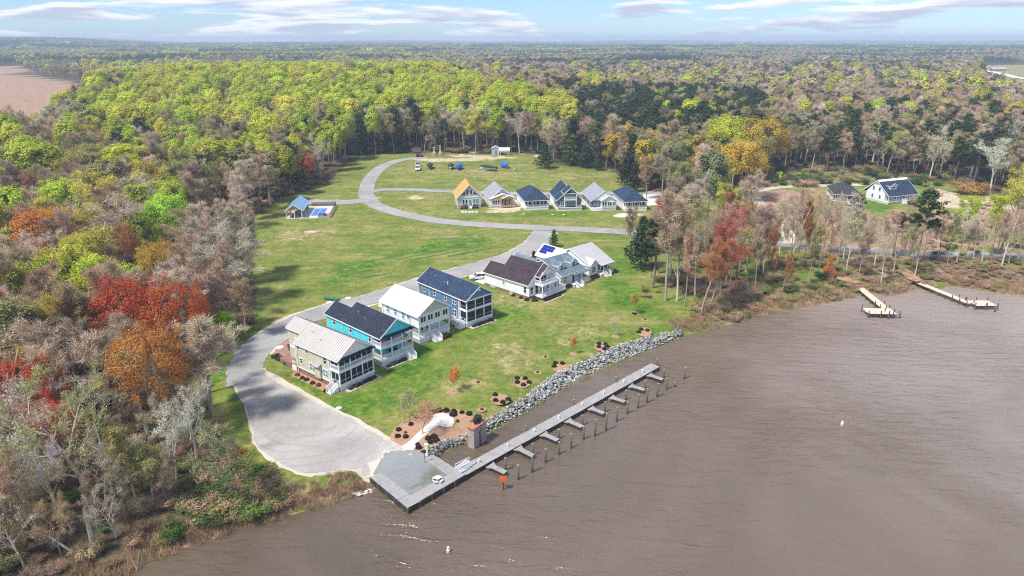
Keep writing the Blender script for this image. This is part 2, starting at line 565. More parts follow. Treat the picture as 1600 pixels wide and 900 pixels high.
def ground_h(x, y):
    x = np.asarray(x, float); y = np.asarray(y, float)
    d = shore_d(x, y)
    slope = 0.36 - 0.27 * sstep(44, 70, x) - 0.22 * sstep(-31, -36, x)
    h = np.clip(0.05 + d * slope, -1.6, LAND)
    h = np.where(d < 0, np.clip(0.05 + d * 0.4, -1.6, LAND), h)
    out = np.where(d > 3, hills(x, y), 0)
    wob = sstep(4, 14, d) * sstep(0, 10, np.where(inside(CLEAR, x, y), 0, seg_dist(CLEAR, x, y))) * 0.7 * (vnoise(x / 14, y / 14, 2) - 0.3)
    # the low bank between the boat field and the lane
    bx, by = (x - G(740, 275).x), (y - G(740, 278).y)
    low = 0.75 * sstep(10, 1, np.where(inside(PADW, x, y), 0, seg_dist(PADW, x, y)))
    h = np.where(h > LAND - low, LAND - low, h)
    bank = 0.9 * np.exp(-(by / 4.5) ** 2) * sstep(-34, -24, bx) * sstep(62, 40, bx)
    return h + out + wob + bank


def gh(x, y):
    return float(ground_h(np.array([x]), np.array([y]))[0])


def axis(lo, hi, near0, near1, step, nlo, nhi):
    a = np.arange(near0, near1 + 1e-6, step)
    g = np.linspace(0, 1, nhi + 1)[1:]
    up = near1 + (hi - near1) * (0.02 * g + 0.98 * g ** 3.2)
    g = np.linspace(0, 1, nlo + 1)[1:]
    dn = near0 - (near0 - lo) * (0.02 * g + 0.98 * g ** 3.2)
    return np.concatenate([dn[::-1], a, up])


gx = axis(-7400, 7400, -150, 235, 1.25, 60, 60)
gy = axis(-850, 11500, 58, 345, 1.25, 24, 90)
X, Y = np.meshgrid(gx, gy)
xf, yf = X.ravel(), Y.ravel()
Z = ground_h(xf, yf)
nx, ny = len(gx), len(gy)
ii = np.arange(nx * ny).reshape(ny, nx)
quads = np.stack([ii[:-1, :-1], ii[:-1, 1:], ii[1:, 1:], ii[1:, :-1]], -1).reshape(-1, 4)
gm = bpy.data.meshes.new('ground')
gm.vertices.add(len(xf)); gm.vertices.foreach_set('co', np.stack([xf, yf, Z], 1).astype(np.float32).ravel())
gm.loops.add(quads.size); gm.loops.foreach_set('vertex_index', quads.ravel().astype(np.int32))
gm.polygons.add(len(quads)); gm.polygons.foreach_set('loop_start', np.arange(0, quads.size, 4, dtype=np.int32))
gm.polygons.foreach_set('use_smooth', np.ones(len(quads), bool))
gm.update(calc_edges=True)

# what covers the ground where: woods floor, mown lawn, dry and lush patches, reed litter, bare soil
inc = inside(CLEAR, xf, yf)
dcl = seg_dist(CLEAR, xf, yf)
sdc = np.where(inc, -dcl, dcl)
nz = vnoise(xf / 5, yf / 5, 21) - 0.5
nz2 = vnoise(xf / 11, yf / 11, 22) - 0.5
forest = sstep(-1.5, 2.5, sdc + 4 * nz)
ppx, ppy = project(xf, np.maximum(yf, 1.0), Z)
front = yf > 20


def blob(cx, cy, rx, ry, rot=0.0, soft=0.55):
    c, s = math.cos(R(rot)), math.sin(R(rot))
    u = ((ppx - cx) * c + (ppy - cy) * s) / rx
    v = (-(ppx - cx) * s + (ppy - cy) * c) / ry
    return np.where(front, sstep(1.0, 1.0 - soft, np.sqrt(u * u + v * v) + 0.5 * nz + 0.35 * nz2), 0)


def layer(items):
    a = np.zeros(len(xf))
    for it in items:
        a = np.maximum(a, blob(*it[:5]) * it[5])
    return a


lush = layer([(560, 416, 60, 12, -8, .9), (680, 385, 130, 16, -8, .8), (540, 425, 60, 14, -25, .8), (640, 560, 70, 26, -30, 1), (560, 640, 60, 36, 25, .9), (640, 600, 120, 44, -25, .8), (880, 540, 150, 40, -12, .65), (740, 560, 120, 40, -20, .5), (470, 598, 70, 10, 30, .9),
              (760, 500, 90, 30, -10, .8), (990, 470, 80, 30, 25, .9), (960, 410, 80, 25, 10, .8), (350, 570, 45, 22, -50, .9), (370, 640, 20, 60, 0, .7), (400, 500, 16, 60, 0, .7),
              (390, 360, 26, 20, -20, .7), (620, 420, 160, 8, -14, .6), (840, 335, 140, 8, 0, .7), (1010, 520, 60, 14, -8, .8), (1290, 440, 120, 16, 0, .7), (1465, 385, 40, 18, 10, .8), (1370, 320, 30, 24, 20, .9),
              (590, 255, 60, 8, 0, .3), (740, 258, 60, 5, 0, .5), (900, 560, 90, 20, -20, .25), (700, 650, 60, 20, -10, .3), (1220, 430, 70, 22, 0, .7), (445, 470, 50, 14, -20, .6)])
dry = layer([(480, 365, 70, 13, -4, .8), (620, 330, 60, 12, 8, .6), (655, 309, 30, 5, 0, .8), (560, 470, 120, 14, -15, .35), (790, 468, 50, 14, 10, .6), (800, 560, 70, 40, -20, .65), (720, 600, 60, 30, -10, .6),
             (900, 520, 70, 26, -10, .55), (740, 270, 130, 9, 2, .7), (900, 275, 60, 8, 0, .7), (700, 395, 90, 8, 0, .3), (960, 350, 40, 6, 0, .4), (440, 770, 70, 24, -10, .8), (1270, 282, 70, 12, 3, .9), (420, 720, 30, 40, 30, .5),
             (690, 365, 140, 10, 5, .45), (850, 345, 150, 5, 0, .5), (640, 262, 40, 10, -20, .5)])
soil = layer([(650, 309, 14, 3, 0, .9), (487, 362, 16, 3, -3, .9), (700, 250, 75, 3.2, 0, .95), (760, 246, 60, 3, 2, .8), (785, 329, 36, 4.5, -3, 1), (992, 336, 18, 2.6, 0, .8), (1480, 310, 40, 16, 14, .9),
              (1390, 430, 20, 14, 30, .9), (1330, 436, 26, 5, 10, .8), (1470, 380, 14, 5, 30, .6), (1545, 318, 60, 14, 8, .7), (720, 241, 50, 2, 0, .5), (842, 243, 14, 2, 0, .7)])
marsh = layer([(1150, 496, 70, 12, -14, 1), (1240, 462, 90, 22, -8, 1), (1330, 440, 60, 26, 0, .8), (1420, 440, 50, 26, 0, 1), (1530, 430, 110, 34, 3, 1), (1100, 500, 40, 14, 0, .9), (1130, 455, 60, 30, -20, .8),
               (520, 772, 90, 16, -14, 1), (420, 800, 60, 26, 0, 1), (300, 850, 110, 30, -10, 1), (1380, 412, 120, 12, 0, .6)])
pink = layer([(1230, 320, 60, 34, 10, .95), (1320, 345, 60, 30, 0, .9), (1400, 350, 50, 24, 0, .8), (1560, 335, 90, 30, 8, .8), (1400, 385, 260, 34, 2, .6), (1480, 350, 90, 30, 5, .7), (1180, 330, 40, 30, 0, .6), (1290, 300, 60, 20, 0, .5)])
rows_ = (0.5 + 0.5 * np.sin(2 * PI * (yf * .82 - xf * .57) / 4.2)) ** 1.5
lush = np.maximum(lush * .9, np.maximum(blob(565, 420, 56, 17, -20), blob(700, 382, 110, 13, -6)) * rows_ * 1.3)
fld = np.where(inside(FIELD, xf, yf), sstep(0, 12, seg_dist(FIELD, xf, yf)), 0)
far = np.where(inside(FARLOT, xf, yf), 1.0, 0)
forest = np.clip(forest - fld - far, 0, 1)
lush = np.maximum(lush, far * .4)
pink = np.maximum(pink, fld)
dry = np.maximum(dry, far)
for nm, chans in (('cover', (forest, lush, dry)), ('cover_b', (soil, marsh, pink))):
    at = gm.attributes.new(nm, 'FLOAT_COLOR', 'POINT')
    at.data.foreach_set('color', np.stack([*chans, np.ones(len(xf))], 1).astype(np.float32).ravel())

m, t, b = principled('ground_cover', None, 0.95, 0, 0.15)
tcn = t.n('ShaderNodeTexCoord'); P = tcn.outputs['Object']
a1 = t.n('ShaderNodeAttribute'); a1.attribute_name = 'cover'; s1 = t.n('ShaderNodeSeparateColor'); t.link(a1.outputs['Color'], s1.inputs[0])
a2 = t.n('ShaderNodeAttribute'); a2.attribute_name = 'cover_b'; s2 = t.n('ShaderNodeSeparateColor'); t.link(a2.outputs['Color'], s2.inputs[0])
big = t.noise(P, 0.05, 5, 0.6); mid = t.noise(P, 0.22, 5, 0.65, 0.6); fin = t.noise(P, 0.95, 5, 0.7); grit = t.noise(P, 4.5, 3, 0.7)
# mowing runs and old furrows show as faint long streaks
streak = t.noise(t.mapping(P, scale=(0.05, 0.55, 1), rot=(0, 0, R(24))), 1.0, 4, 0.6)
lawn = t.ramp(t.math('ADD', t.math('MULTIPLY', mid, 0.45), t.math('ADD', t.math('MULTIPLY', big, 0.30), t.math('MULTIPLY', streak, 0.25))),
              [(0.36, (0.075, 0.135, 0.017)), (0.46, (0.135, 0.178, 0.032)), (0.54, (0.205, 0.208, 0.056)), (0.64, (0.30, 0.262, 0.11))])
lushc = t.ramp(t.math('ADD', t.math('MULTIPLY', mid, 0.6), t.math('MULTIPLY', fin, 0.4)), [(0.38, (0.030, 0.095, 0.008)), (0.50, (0.075, 0.165, 0.014)), (0.62, (0.17, 0.215, 0.04))])
dryc = t.ramp(t.math('ADD', t.math('MULTIPLY', mid, 0.5), t.math('MULTIPLY', fin, 0.5)), [(0.36, (0.115, 0.120, 0.034)), (0.50, (0.25, 0.215, 0.085)), (0.64, (0.40, 0.335, 0.185))])
soilc = t.ramp(fin, [(0.3, (0.36, 0.29, 0.19)), (0.7, (0.58, 0.49, 0.36))])
marshc = t.ramp(t.math('ADD', t.math('MULTIPLY', mid, 0.5), t.math('MULTIPLY', fin, 0.5)), [(0.34, (0.060, 0.042, 0.026)), (0.5, (0.17, 0.115, 0.070)), (0.66, (0.30, 0.21, 0.13))])
pinkc = t.ramp(t.math('ADD', t.math('MULTIPLY', mid, 0.5), t.math('MULTIPLY', fin, 0.5)), [(0.34, (0.19, 0.12, 0.075)), (0.5, (0.33, 0.205, 0.14)), (0.66, (0.40, 0.295, 0.20))])
forc = t.ramp(t.math('ADD', t.math('MULTIPLY', mid, 0.5), t.math('MULTIPLY', fin, 0.5)), [(0.34, (0.045, 0.035, 0.022)), (0.52, (0.105, 0.080, 0.048)), (0.66, (0.13, 0.115, 0.05))])


def edge(sig, lo=0.25, hi=0.7, k=0.5):
    n_ = t.math('ADD', sig, t.math('MULTIPLY', t.math('SUBTRACT', t.math('ADD', t.math('MULTIPLY', mid, 0.5), t.math('MULTIPLY', fin, 0.5)), 0.5), k * 2))
    return t.math('MULTIPLY', t.smooth(n_, lo, hi), t.smooth(sig, 0.0, 0.15))


c = t.mix(edge(s1.outputs[1], 0.2, 0.95), lawn, lushc)
c = t.mix(edge(s1.outputs[2], 0.2, 1.0), c, dryc)
c = t.mix(edge(s2.outputs[2]), c, pinkc)
c = t.mix(edge(s2.outputs[0], 0.3, 0.7), c, soilc)
c = t.mix(edge(s1.outputs[0]), c, forc)
c = t.mix(edge(s2.outputs[1]), c, marshc)
g2 = t.ramp(t.math('ADD', t.math('MULTIPLY', fin, 0.5), t.math('MULTIPLY', grit, 0.5)), [(0.36, (0.55, 0.57, 0.50)), (0.5, (1.0, 1.0, 1.0)), (0.64, (1.42, 1.38, 1.40))])
c = t.mix(1.0, c, g2, 'MULTIPLY')
t.link(c, b.inputs['Base Color'])
bump(t, b, t.math('ADD', t.math('MULTIPLY', fin, 0.6), t.math('MULTIPLY', grit, 0.4)), 0.7, 0.25)
gm.materials.append(m)
ground = link('ground', gm); ground['kind'] = 'structure'

# ------------------------------------------------------------------ the river
m, t, b = principled('river_water', None, 0.20, 0, 0.9)
b.inputs['IOR'].default_value = 1.42
tcn = t.n('ShaderNodeTexCoord'); P = tcn.outputs['Object']
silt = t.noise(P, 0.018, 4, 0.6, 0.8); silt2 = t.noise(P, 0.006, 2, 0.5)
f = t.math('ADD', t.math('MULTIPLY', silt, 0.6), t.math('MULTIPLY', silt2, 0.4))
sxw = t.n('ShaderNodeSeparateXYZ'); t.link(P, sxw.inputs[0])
f = t.math('ADD', t.math('MULTIPLY', f, 0.75), t.math('MULTIPLY', t.smooth(sxw.outputs['X'], -30.0, 150.0), 0.25))      # sky sheen painted into the silt colour, paler towards the right
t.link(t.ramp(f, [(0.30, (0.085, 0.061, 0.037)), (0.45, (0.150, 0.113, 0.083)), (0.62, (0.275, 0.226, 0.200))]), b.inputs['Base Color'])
nA = t.noise(t.mapping(P, scale=(0.20, 0.62, 1), rot=(0, 0, R(24))), 1.0, 4, 0.6, 0.6)
nB = t.noise(t.mapping(P, scale=(0.7, 1.5, 1), rot=(0, 0, R(12))), 1.0, 3, 0.6, 0.3)
gust = t.smooth(t.noise(P, 0.022, 3, 0.55, 0.5), 0.36, 0.66)
hgt = t.math('ADD', t.math('MULTIPLY', t.noise(t.mapping(P, scale=(0.06, 0.16, 1), rot=(0, 0, R(32))), 1.0, 3, 0.5, 0.4), 0.5), t.math('ADD', t.math('MULTIPLY', nA, 0.62), t.math('MULTIPLY', nB, 0.20)))
bn = t.n('ShaderNodeBump'); t.link(t.math('ADD', t.math('MULTIPLY', gust, 0.6), 0.35), bn.inputs['Strength']); bn.inputs['Distance'].default_value = 1.25
t.link(hgt, bn.inputs['Height']); t.link(bn.outputs[0], b.inputs['Normal'])
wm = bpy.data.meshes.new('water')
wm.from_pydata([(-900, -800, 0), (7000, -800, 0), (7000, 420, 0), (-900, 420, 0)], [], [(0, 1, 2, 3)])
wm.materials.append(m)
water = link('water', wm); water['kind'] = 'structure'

# ------------------------------------------------------------------ roads, lot, paths


def gravel(name, c0, c1, c2, patch=None, track=False):
    m, t, b = principled(name, None, 0.92, 0, 0.2)
    tcn = t.n('ShaderNodeTexCoord'); P = tcn.outputs['Object']
    big = t.noise(P, 0.09, 5, 0.6, 0.5); fin = t.noise(P, 1.3, 4, 0.7); grit = t.noise(P, 6.0, 2, 0.7)
    f = t.math('ADD', t.math('MULTIPLY', big, 0.55), t.math('ADD', t.math('MULTIPLY', fin, 0.25), t.math('MULTIPLY', grit, 0.20)))
    c = t.ramp(f, [(0.34, c0), (0.5, c1), (0.66, c2)])
    if track:       # tyre marks where cars turn round
        o = t.mapping(P, loc=(-track[0], -track[1], 0))
        wv = t.n('ShaderNodeTexWave', wave_type='RINGS', rings_direction='Z'); t.link(o, wv.inputs['Vector'])
        wv.inputs['Scale'].default_value = 0.16; wv.inputs['Distortion'].default_value = 3.0; wv.inputs['Detail'].default_value = 2; wv.inputs['Detail Scale'].default_value = 0.5
        k = t.math('MULTIPLY', t.smooth(wv.outputs['Fac'], 0.75, 1.0), t.smooth(t.noise(P, 0.07, 2), 0.45, 0.62))
        c = t.mix(t.math('MULTIPLY', k, 0.45), c, tuple(v * 0.72 for v in c1))
    if patch:       # weeds and dirt
        k = t.smooth(t.math('ADD', t.math('MULTIPLY', t.noise(P, 0.11, 4, 0.6, 1.0), 0.7), t.math('MULTIPLY', fin, 0.3)), 0.53, 0.66)
        c = t.mix(t.math('MULTIPLY', k, 0.8), c, patch)
    t.link(c, b.inputs['Base Color'])
    bump(t, b, t.math('ADD', fin, grit), 0.5, 0.05)


lotc = G(480, 660)
gravel('road_gravel', (0.20, 0.198, 0.195), (0.305, 0.30, 0.292), (0.38, 0.372, 0.36))
gravel('lot_gravel', (0.25, 0.235, 0.21), (0.355, 0.34, 0.32), (0.48, 0.46, 0.43), (0.26, 0.225, 0.14), (lotc.x, lotc.y))
gravel('pad_gravel', (0.155, 0.17, 0.175), (0.215, 0.23, 0.235), (0.275, 0.285, 0.29), (0.11, 0.125, 0.07))
gravel('edge_sand', (0.40, 0.35, 0.28), (0.50, 0.45, 0.37), (0.60, 0.55, 0.47), (0.30, 0.27, 0.16))


worn('row_green', (0.062, 0.125, 0.018), 0.95, 0.6, 0.5, fine=3.0)


def gp(pts, z=LAND):
    return [G(x, y, z) for x, y in pts]


def wobble(pts, n=5, amp=0.35, seed=1):
    P = spline(pts, n, closed=True)
    rr = random.Random(seed)
    return [p + Vector((rr.uniform(-amp, amp), rr.uniform(-amp, amp))) for p in P]


LOT = gp([(382, 563), (366, 590), (376, 622), (392, 655), (397, 690), (424, 716), (462, 736), (500, 737), (545, 727), (580, 737), (600, 742), (640, 720), (664, 706), (640, 695), (608, 684), (574, 668), (540, 651),
          (510, 636), (480, 621), (446, 604), (420, 590), (407, 574), (412, 556), (400, 546)])
sheet('gravel_lot', wobble(LOT, 5, 0.22, 2), LAND + 0.05, 'lot_gravel', drape=True)
edgeL = wobble(gp([(362, 588), (388, 656), (394, 692), (420, 719), (462, 741), (503, 742), (548, 731), (590, 742), (668, 708), (640, 689), (575, 662), (482, 614), (424, 582), (411, 572), (402, 552), (372, 560)]), 5, 0.28, 4)
sheet('lot_edge', edgeL, LAND + 0.03, 'edge_sand', drape=True)
PAD = [(*p, 0) for p in PADW]
sheet('gravel_pad', PAD, 0.96, 'pad_gravel')
strip('street_verge', gp([(396, 553), (412, 536), (455, 505), (520, 482), (590, 465), (650, 445), (700, 430), (760, 414), (810, 397), (840, 378), (852, 362)]), (8.0, 8.4), LAND + 0.012, 'edge_sand')
strip('street', gp([(385, 600), (383, 575), (395, 552), (424, 526), (465, 503), (520, 482), (590, 464), (650, 445), (700, 430), (760, 413), (812, 396), (840, 377), (850, 361)]), (6.8, 7.2), LAND + 0.075, 'road_gravel')
strip('cross_road', gp([(1900, 418), (1600, 402), (1400, 394), (1160, 377), (1000, 364), (880, 357.5), (800, 354), (700, 347), (640, 337), (600, 326), (576, 312), (573, 292), (588, 268), (612, 254), (640, 248), (668, 246)]), 6.4, LAND + 0.085, 'road_gravel')
strip('back_lane', gp([(576, 300), (600, 296.5), (640, 296.5), (700, 299), (780, 302), (880, 303), (1000, 301), (1050, 303)]), 5.5, LAND + 0.095, 'road_gravel')
strip('court_lane', gp([(588, 308), (570, 313), (545, 316), (505, 316), (478, 315)]), (6.0, 9.0), LAND + 0.105, 'road_gravel')
strip('lot_lane', gp([(1236, 381), (1233, 368), (1215, 352), (1196, 332), (1182, 312), (1180, 301), (1215, 293), (1290, 290), (1345, 289)]), (4.5, 5.0), LAND + 0.115, 'edge_sand')
sheet('landing_path', wobble(gp([(1306, 434), (1322, 440), (1344, 443), (1338, 437), (1318, 430)]), 4, 0.3, 6), LAND + 0.02, 'mulch')
sheet('landing_path', wobble(gp([(1398, 412), (1418, 434), (1436, 440), (1432, 430), (1412, 416)]), 4, 0.3, 7), LAND + 0.02, 'mulch')
strip('far_road', [G(1512, 109, 6), G(1560, 113, 6), G(1600, 122, 6), G(1650, 132, 6)], 15, LAND + .6, 'drive_concrete')
# mulch bed and stone path by the quay
sheet('mulch_bed', wobble(gp([(613, 672), (625, 661), (648, 651), (675, 641), (693, 638), (720, 641), (750, 650), (757, 657), (742, 666), (725, 672), (699, 684), (676, 697), (664, 702), (650, 700), (632, 692), (616, 686), (610, 680)]), 4, 0.12, 9), LAND + 0.06, 'mulch', drape=True)
sheet('stone_path', wobble(gp([(627, 692), (637, 686), (651, 674), (664, 665), (674, 657), (676, 650), (688, 646), (704, 649), (709, 656), (708, 664), (699, 667), (685, 665), (668, 674), (653, 685), (646, 697), (636, 699)]), 5, 0.04, 11), LAND + 0.10, 'path_stone', drape=True)
# planted rows in the big lawn
for i, (a_, b2_) in enumerate([((512 + 13 * k, 427.5 + 1.6 * k), (548 + 16 * k, 414 + 3.2 * k)) for k in range(5)] + [((600, 405), (690, 385)), ((620, 406), (725, 384)), ((650, 405), (760, 384)), ((700, 401), (775, 386)), ((466, 428), (497, 419)), ((660, 375), (720, 372)), ((690, 379), (770, 376))]):
    A_, B_ = G(*a_), G(*b2_)
    n_ = 5
    strip('planting_row', [A_.lerp(B_, k / n_) + Vector((0, .25 * math.sin(k * 2.1 + i), 0)) for k in range(n_ + 1)], (.75 + .25 * (i % 3), .55 + .3 * ((i + 1) % 2)), LAND + .03, 'row_green')
# drives in front of the houses
sheet('driveway', gp([(742, 440), (764, 428), (800, 446), (842, 464), (836, 470), (790, 455)]), LAND + 0.065, 'drive_concrete')
sheet('driveway', gp([(590, 478), (610, 462), (624, 470), (606, 486)]), LAND + 0.065, 'drive_concrete')
sheet('driveway', gp([(1004, 304), (1034, 304), (1040, 320), (1012, 322)]), LAND + 0.125, 'drive_concrete')
sheet('brick_drive', gp([(434, 540), (456, 523), (476, 545), (466, 574), (440, 565), (428, 552)]), LAND + 0.034, 'paver_brick')
sheet('brick_walk', gp([(454, 578), (468, 570), (505, 596), (520, 608), (514, 613), (486, 598)]), LAND + 0.040, 'paver_brick')
for nm, q in (('wall', [(424, 560), (436, 556), (444, 569), (468, 578), (474, 572)]),):
    bw = MB()
    pts = [G(*p) for p in q]
    for p0, p1 in zip(pts, pts[1:]):
        bw.bar(p0 + Vector((0, 0, 0.3)), p1 + Vector((0, 0, 0.3)), 0.35, 0.62)
    tag(bw.build('garden_wall', 'dark_timber'), 'low dark timber garden wall round the brick drive of the tan house', 'garden wall')

# ------------------------------------------------------------------ houses


class House:
    """a building in its own frame: x along the front from left to right, y back from the front, z up from the ground"""
    def __init__(self, name, label, cat, FL, FR, group=None, z=LAND, turn=0.0):
        a, b_ = G(*FL, z), G(*FR, z)
        self.o = a; d = b_ - a
        self.W = d.length
        self.rz = math.atan2(d.y, d.x) + turn
        self.o = a = (a + b_) / 2 - Vector((math.cos(self.rz), math.sin(self.rz), 0)) * self.W / 2
        self.root = empty(name, a, self.rz, label, cat, group)
        self.z = z
    def local(self, px, py, h):
        """local x, y of a point at height h above the ground seen at this pixel"""
        p = G(px, py, self.z + h) - self.o
        c, s = math.cos(-self.rz), math.sin(-self.rz)
        return (p.x * c - p.y * s, p.x * s + p.y * c)
    def world(self, x, y, z=0):
        c, s = math.cos(self.rz), math.sin(self.rz)
        return Vector((self.o.x + x * c - y * s, self.o.y + x * s + y * c, self.z + z))
    def box(self, name, mat, x0, x1, y0, y1, z0, z1, parent=None):
        return MB().box(x0, x1, y0, y1, z0, z1).build(name, mat, parent or self.root)
    def body(self, mat, x0, x1, y0, y1, z0, ze, rise=0.0, name='wall', gable='y'):
        """walls with a gable end closed up to the ridge"""
        if not rise:
            return self.box(name, mat, x0, x1, y0, y1, z0, ze)
        if gable == 'y':
            poly = [(x0, z0), (x1, z0), (x1, ze), ((x0 + x1) / 2, ze + rise), (x0, ze)]
            return MB().prism(poly, y0, y1).build(name, mat, self.root)
        poly = [(y0, z0), (y1, z0), (y1, ze), ((y0 + y1) / 2, ze + rise), (y0, ze)]
        return MB().prism(poly, x0, x1, 'x').build(name, mat, self.root)
    def gable(self, mat, x0, x1, y0, y1, ze, rise, over=0.35, axis='y', th=0.16, ribs=0.0, trim='white_trim', name='roof', fo=0.3, bo=0.3, cutl=0.0, cutr=0.0, rakes='fb'):
        """two roof slopes with a ridge along y (or x), white rakes and eaves; ribs: standing seams"""
        a0, a1, b0, b1 = (x0, x1, y0, y1) if axis == 'y' else (y0, y1, x0, x1)
        m_ = (a0 + a1) / 2; half = (a1 - a0) / 2
        k = rise / half
        lo = ze - k * over
        b0 -= fo; b1 += bo
        P = (lambda a, b_, z: (a, b_, z)) if axis == 'y' else (lambda a, b_, z: (b_, a, z))
        up = th * 1.15
        mb = MB(); tr_ = MB()
        for s in (-1, 1):
            cut = cutl if s < 0 else cutr
            e = m_ + s * (half + over - cut); lo = ze - k * (over - cut)
            q = [P(e, b0, lo + up), P(m_, b0, ze + rise + up), P(m_, b1, ze + rise + up), P(e, b1, lo + up)]
            if (s == 1) != (axis == 'x'):
                q = q[::-1]
            n_ = (Vector(q[1]) - Vector(q[0])).cross(Vector(q[2]) - Vector(q[0]))
            if n_.z < 0:
                q = q[::-1]
            mb.slab(q, th)
            if ribs:
                n = int((b1 - b0) / ribs)
                for i in range(n + 1):
                    bb = b0 + 0.05 + (b1 - b0 - 0.1) * i / n
                    mb.bar(P(e, bb, lo + up + 0.02), P(m_, bb, ze + rise + up + 0.02), 0.06, 0.10)
            for bb in ([b0 + 0.02] if 'f' in rakes else []) + ([b1 - 0.02] if 'b' in rakes else []):      # rake boards
                sg = -1 if bb < (b0 + b1) / 2 else 1
                tr_.bar(P(e, bb + sg * 0.05, lo + up - 0.12), P(m_, bb + sg * 0.05, ze + rise + up - 0.12), 0.07, 0.24)
            tr_.bar(P(e + s * 0.05, b0, lo + up - 0.14), P(e + s * 0.05, b1, lo + up - 0.14), 0.08, 0.18)     # eave board
        r = mb.build(name, mat, self.root)
        tr_.build('fascia', trim, r)
        return r
    def hip(self, mat, x0, x1, y0, y1, ze, rise, over=0.4, front=None, back=None, trim='white_trim'):
        """hipped roof, ridge along y; front/back give how far the ridge ends stand back (0: gable end)"""
        x0 -= over; x1 += over; y0 -= over; y1 += over
        m_ = (x0 + x1) / 2; half = (x1 - x0) / 2
        f = half if front is None else front; k = half if back is None else back
        zt = ze + rise
        A, B, C_, D = (x0, y0, ze), (x1, y0, ze), (x1, y1, ze), (x0, y1, ze)
        E_, F_ = (m_, y0 + f, zt), (m_, y1 - k, zt)
        mb = MB()
        for q in ([A, E_, F_, D][::-1], [B, C_, F_, E_], [A, B, E_], [C_, D, F_]):
            mb.slab(q, 0.12)
        r = mb.build('roof', mat, self.root)
        tr_ = MB()
        for p, q in ((A, B), (B, C_), (C_, D), (D, A)):
            tr_.bar(Vector(p) - UPZ * .10, Vector(q) - UPZ * .10, .10, .18)
        tr_.build('fascia', trim, r)
        return r
    def window(self, side, at, a, z, w_, h_, frame='white_trim', pane='glass_dark', n=1, parent=None, mid=True, name='window'):
        """frame with its pane; side F front (faces -y), L left (-x), R right, B back; `at` is the plane, a the centre along it"""
        def bx(mb, a0, a1, z0, z1, d0, d1):
            if side == 'F': mb.box(a0, a1, at - d1, at - d0, z0, z1)
            elif side == 'B': mb.box(a0, a1, at + d0, at + d1, z0, z1)
            elif side == 'L': mb.box(at - d1, at - d0, a0, a1, z0, z1)
            else: mb.box(at + d0, at + d1, a0, a1, z0, z1)
        a0, a1, z0, z1 = a - w_ / 2, a + w_ / 2, z, z + h_
        t_ = 0.11
        f = MB()
        bx(f, a0 - t_, a1 + t_, z1, z1 + t_ * 1.2, 0.0, 0.09); bx(f, a0 - t_, a1 + t_, z0 - t_, z0, 0.0, 0.10)
        bx(f, a0 - t_, a0, z0, z1, 0.0, 0.08); bx(f, a1, a1 + t_, z0, z1, 0.0, 0.08)
        for i in range(1, n):
            c = a0 + (a1 - a0) * i / n
            bx(f, c - .06, c + .06, z0, z1, 0.0, 0.08)
        if mid:
            bx(f, a0, a1, (z0 + z1) / 2 - .035, (z0 + z1) / 2 + .035, 0.02, 0.065)
        fo_ = f.build(name, frame, parent or self.root)
        p = MB(); bx(p, a0, a1, z0, z1, 0.004, 0.035)
        p.build('pane', pane, fo_)
        return fo_
    def door(self, side, at, a, z, w_=1.0, h_=2.1, mat='glass_dark'):
        f = self.window(side, at, a, z, w_, h_, 'white_trim', mat, 1, None, False, 'door')
        return f
    def railing(self, p0, p1, h_=0.95, step=0.20, mat='white_trim', z=None):
        p0 = Vector(p0); p1 = Vector(p1)
        mb = MB()
        mb.bar(p0 + UPZ * h_, p1 + UPZ * h_, .10, .08); mb.bar(p0 + UPZ * .12, p1 + UPZ * .12, .07, .07)
        n = max(1, int((p1 - p0).length / step))
        for i in range(1, n):
            q = p0.lerp(p1, i / n)
            mb.bar(q + UPZ * .12, q + UPZ * h_, .06, .06)
        return mb.build('railing', mat, self.root)
    def posts(self, pts, z0, z1, w_=0.22, mat='white_trim'):
        for x, y in pts:
            self.box('post', mat, x - w_ / 2, x + w_ / 2, y - w_ / 2, y + w_ / 2, z0, z1)
    def steps(self, x0, x1, y0, zt, n=6, tread=0.28, side='F', mat='white_trim', rails=True):
        """a flight going down from a floor at height zt; side F runs towards -y, L towards -x"""
        mb = MB()
        for i in range(n):
            h1 = zt * (n - i) / (n + 1)
            d0, d1 = tread * i, tread * (i + 1)
            if side == 'F': mb.box(x0, x1, y0 - d1, y0 - d0, 0, h1)
            else: mb.box(y0 - d1, y0 - d0, x0, x1, 0, h1)
        s = mb.build('steps', mat, self.root)
        if rails:
            r = MB()
            for c in (x0, x1):
                P = (lambda d, z: (c, y0 - d, z)) if side == 'F' else (lambda d, z: (y0 - d, c, z))
                r.bar(P(0, zt + .9), P(tread * n, zt / (n + 1) + .9), .08, .10)
                for i in range(0, n * 2 + 1):
                    d = tread * n * i / (2 * n)
                    zz = zt - (zt - zt / (n + 1)) * i / (2 * n)
                    r.bar(P(d, max(zz - .15, 0)), P(d, zz + .9), .06 if i % (2 * n) else .14, .06)
            r.build('handrail', mat, s)
        return s


UPZ = Vector((0, 0, 1))


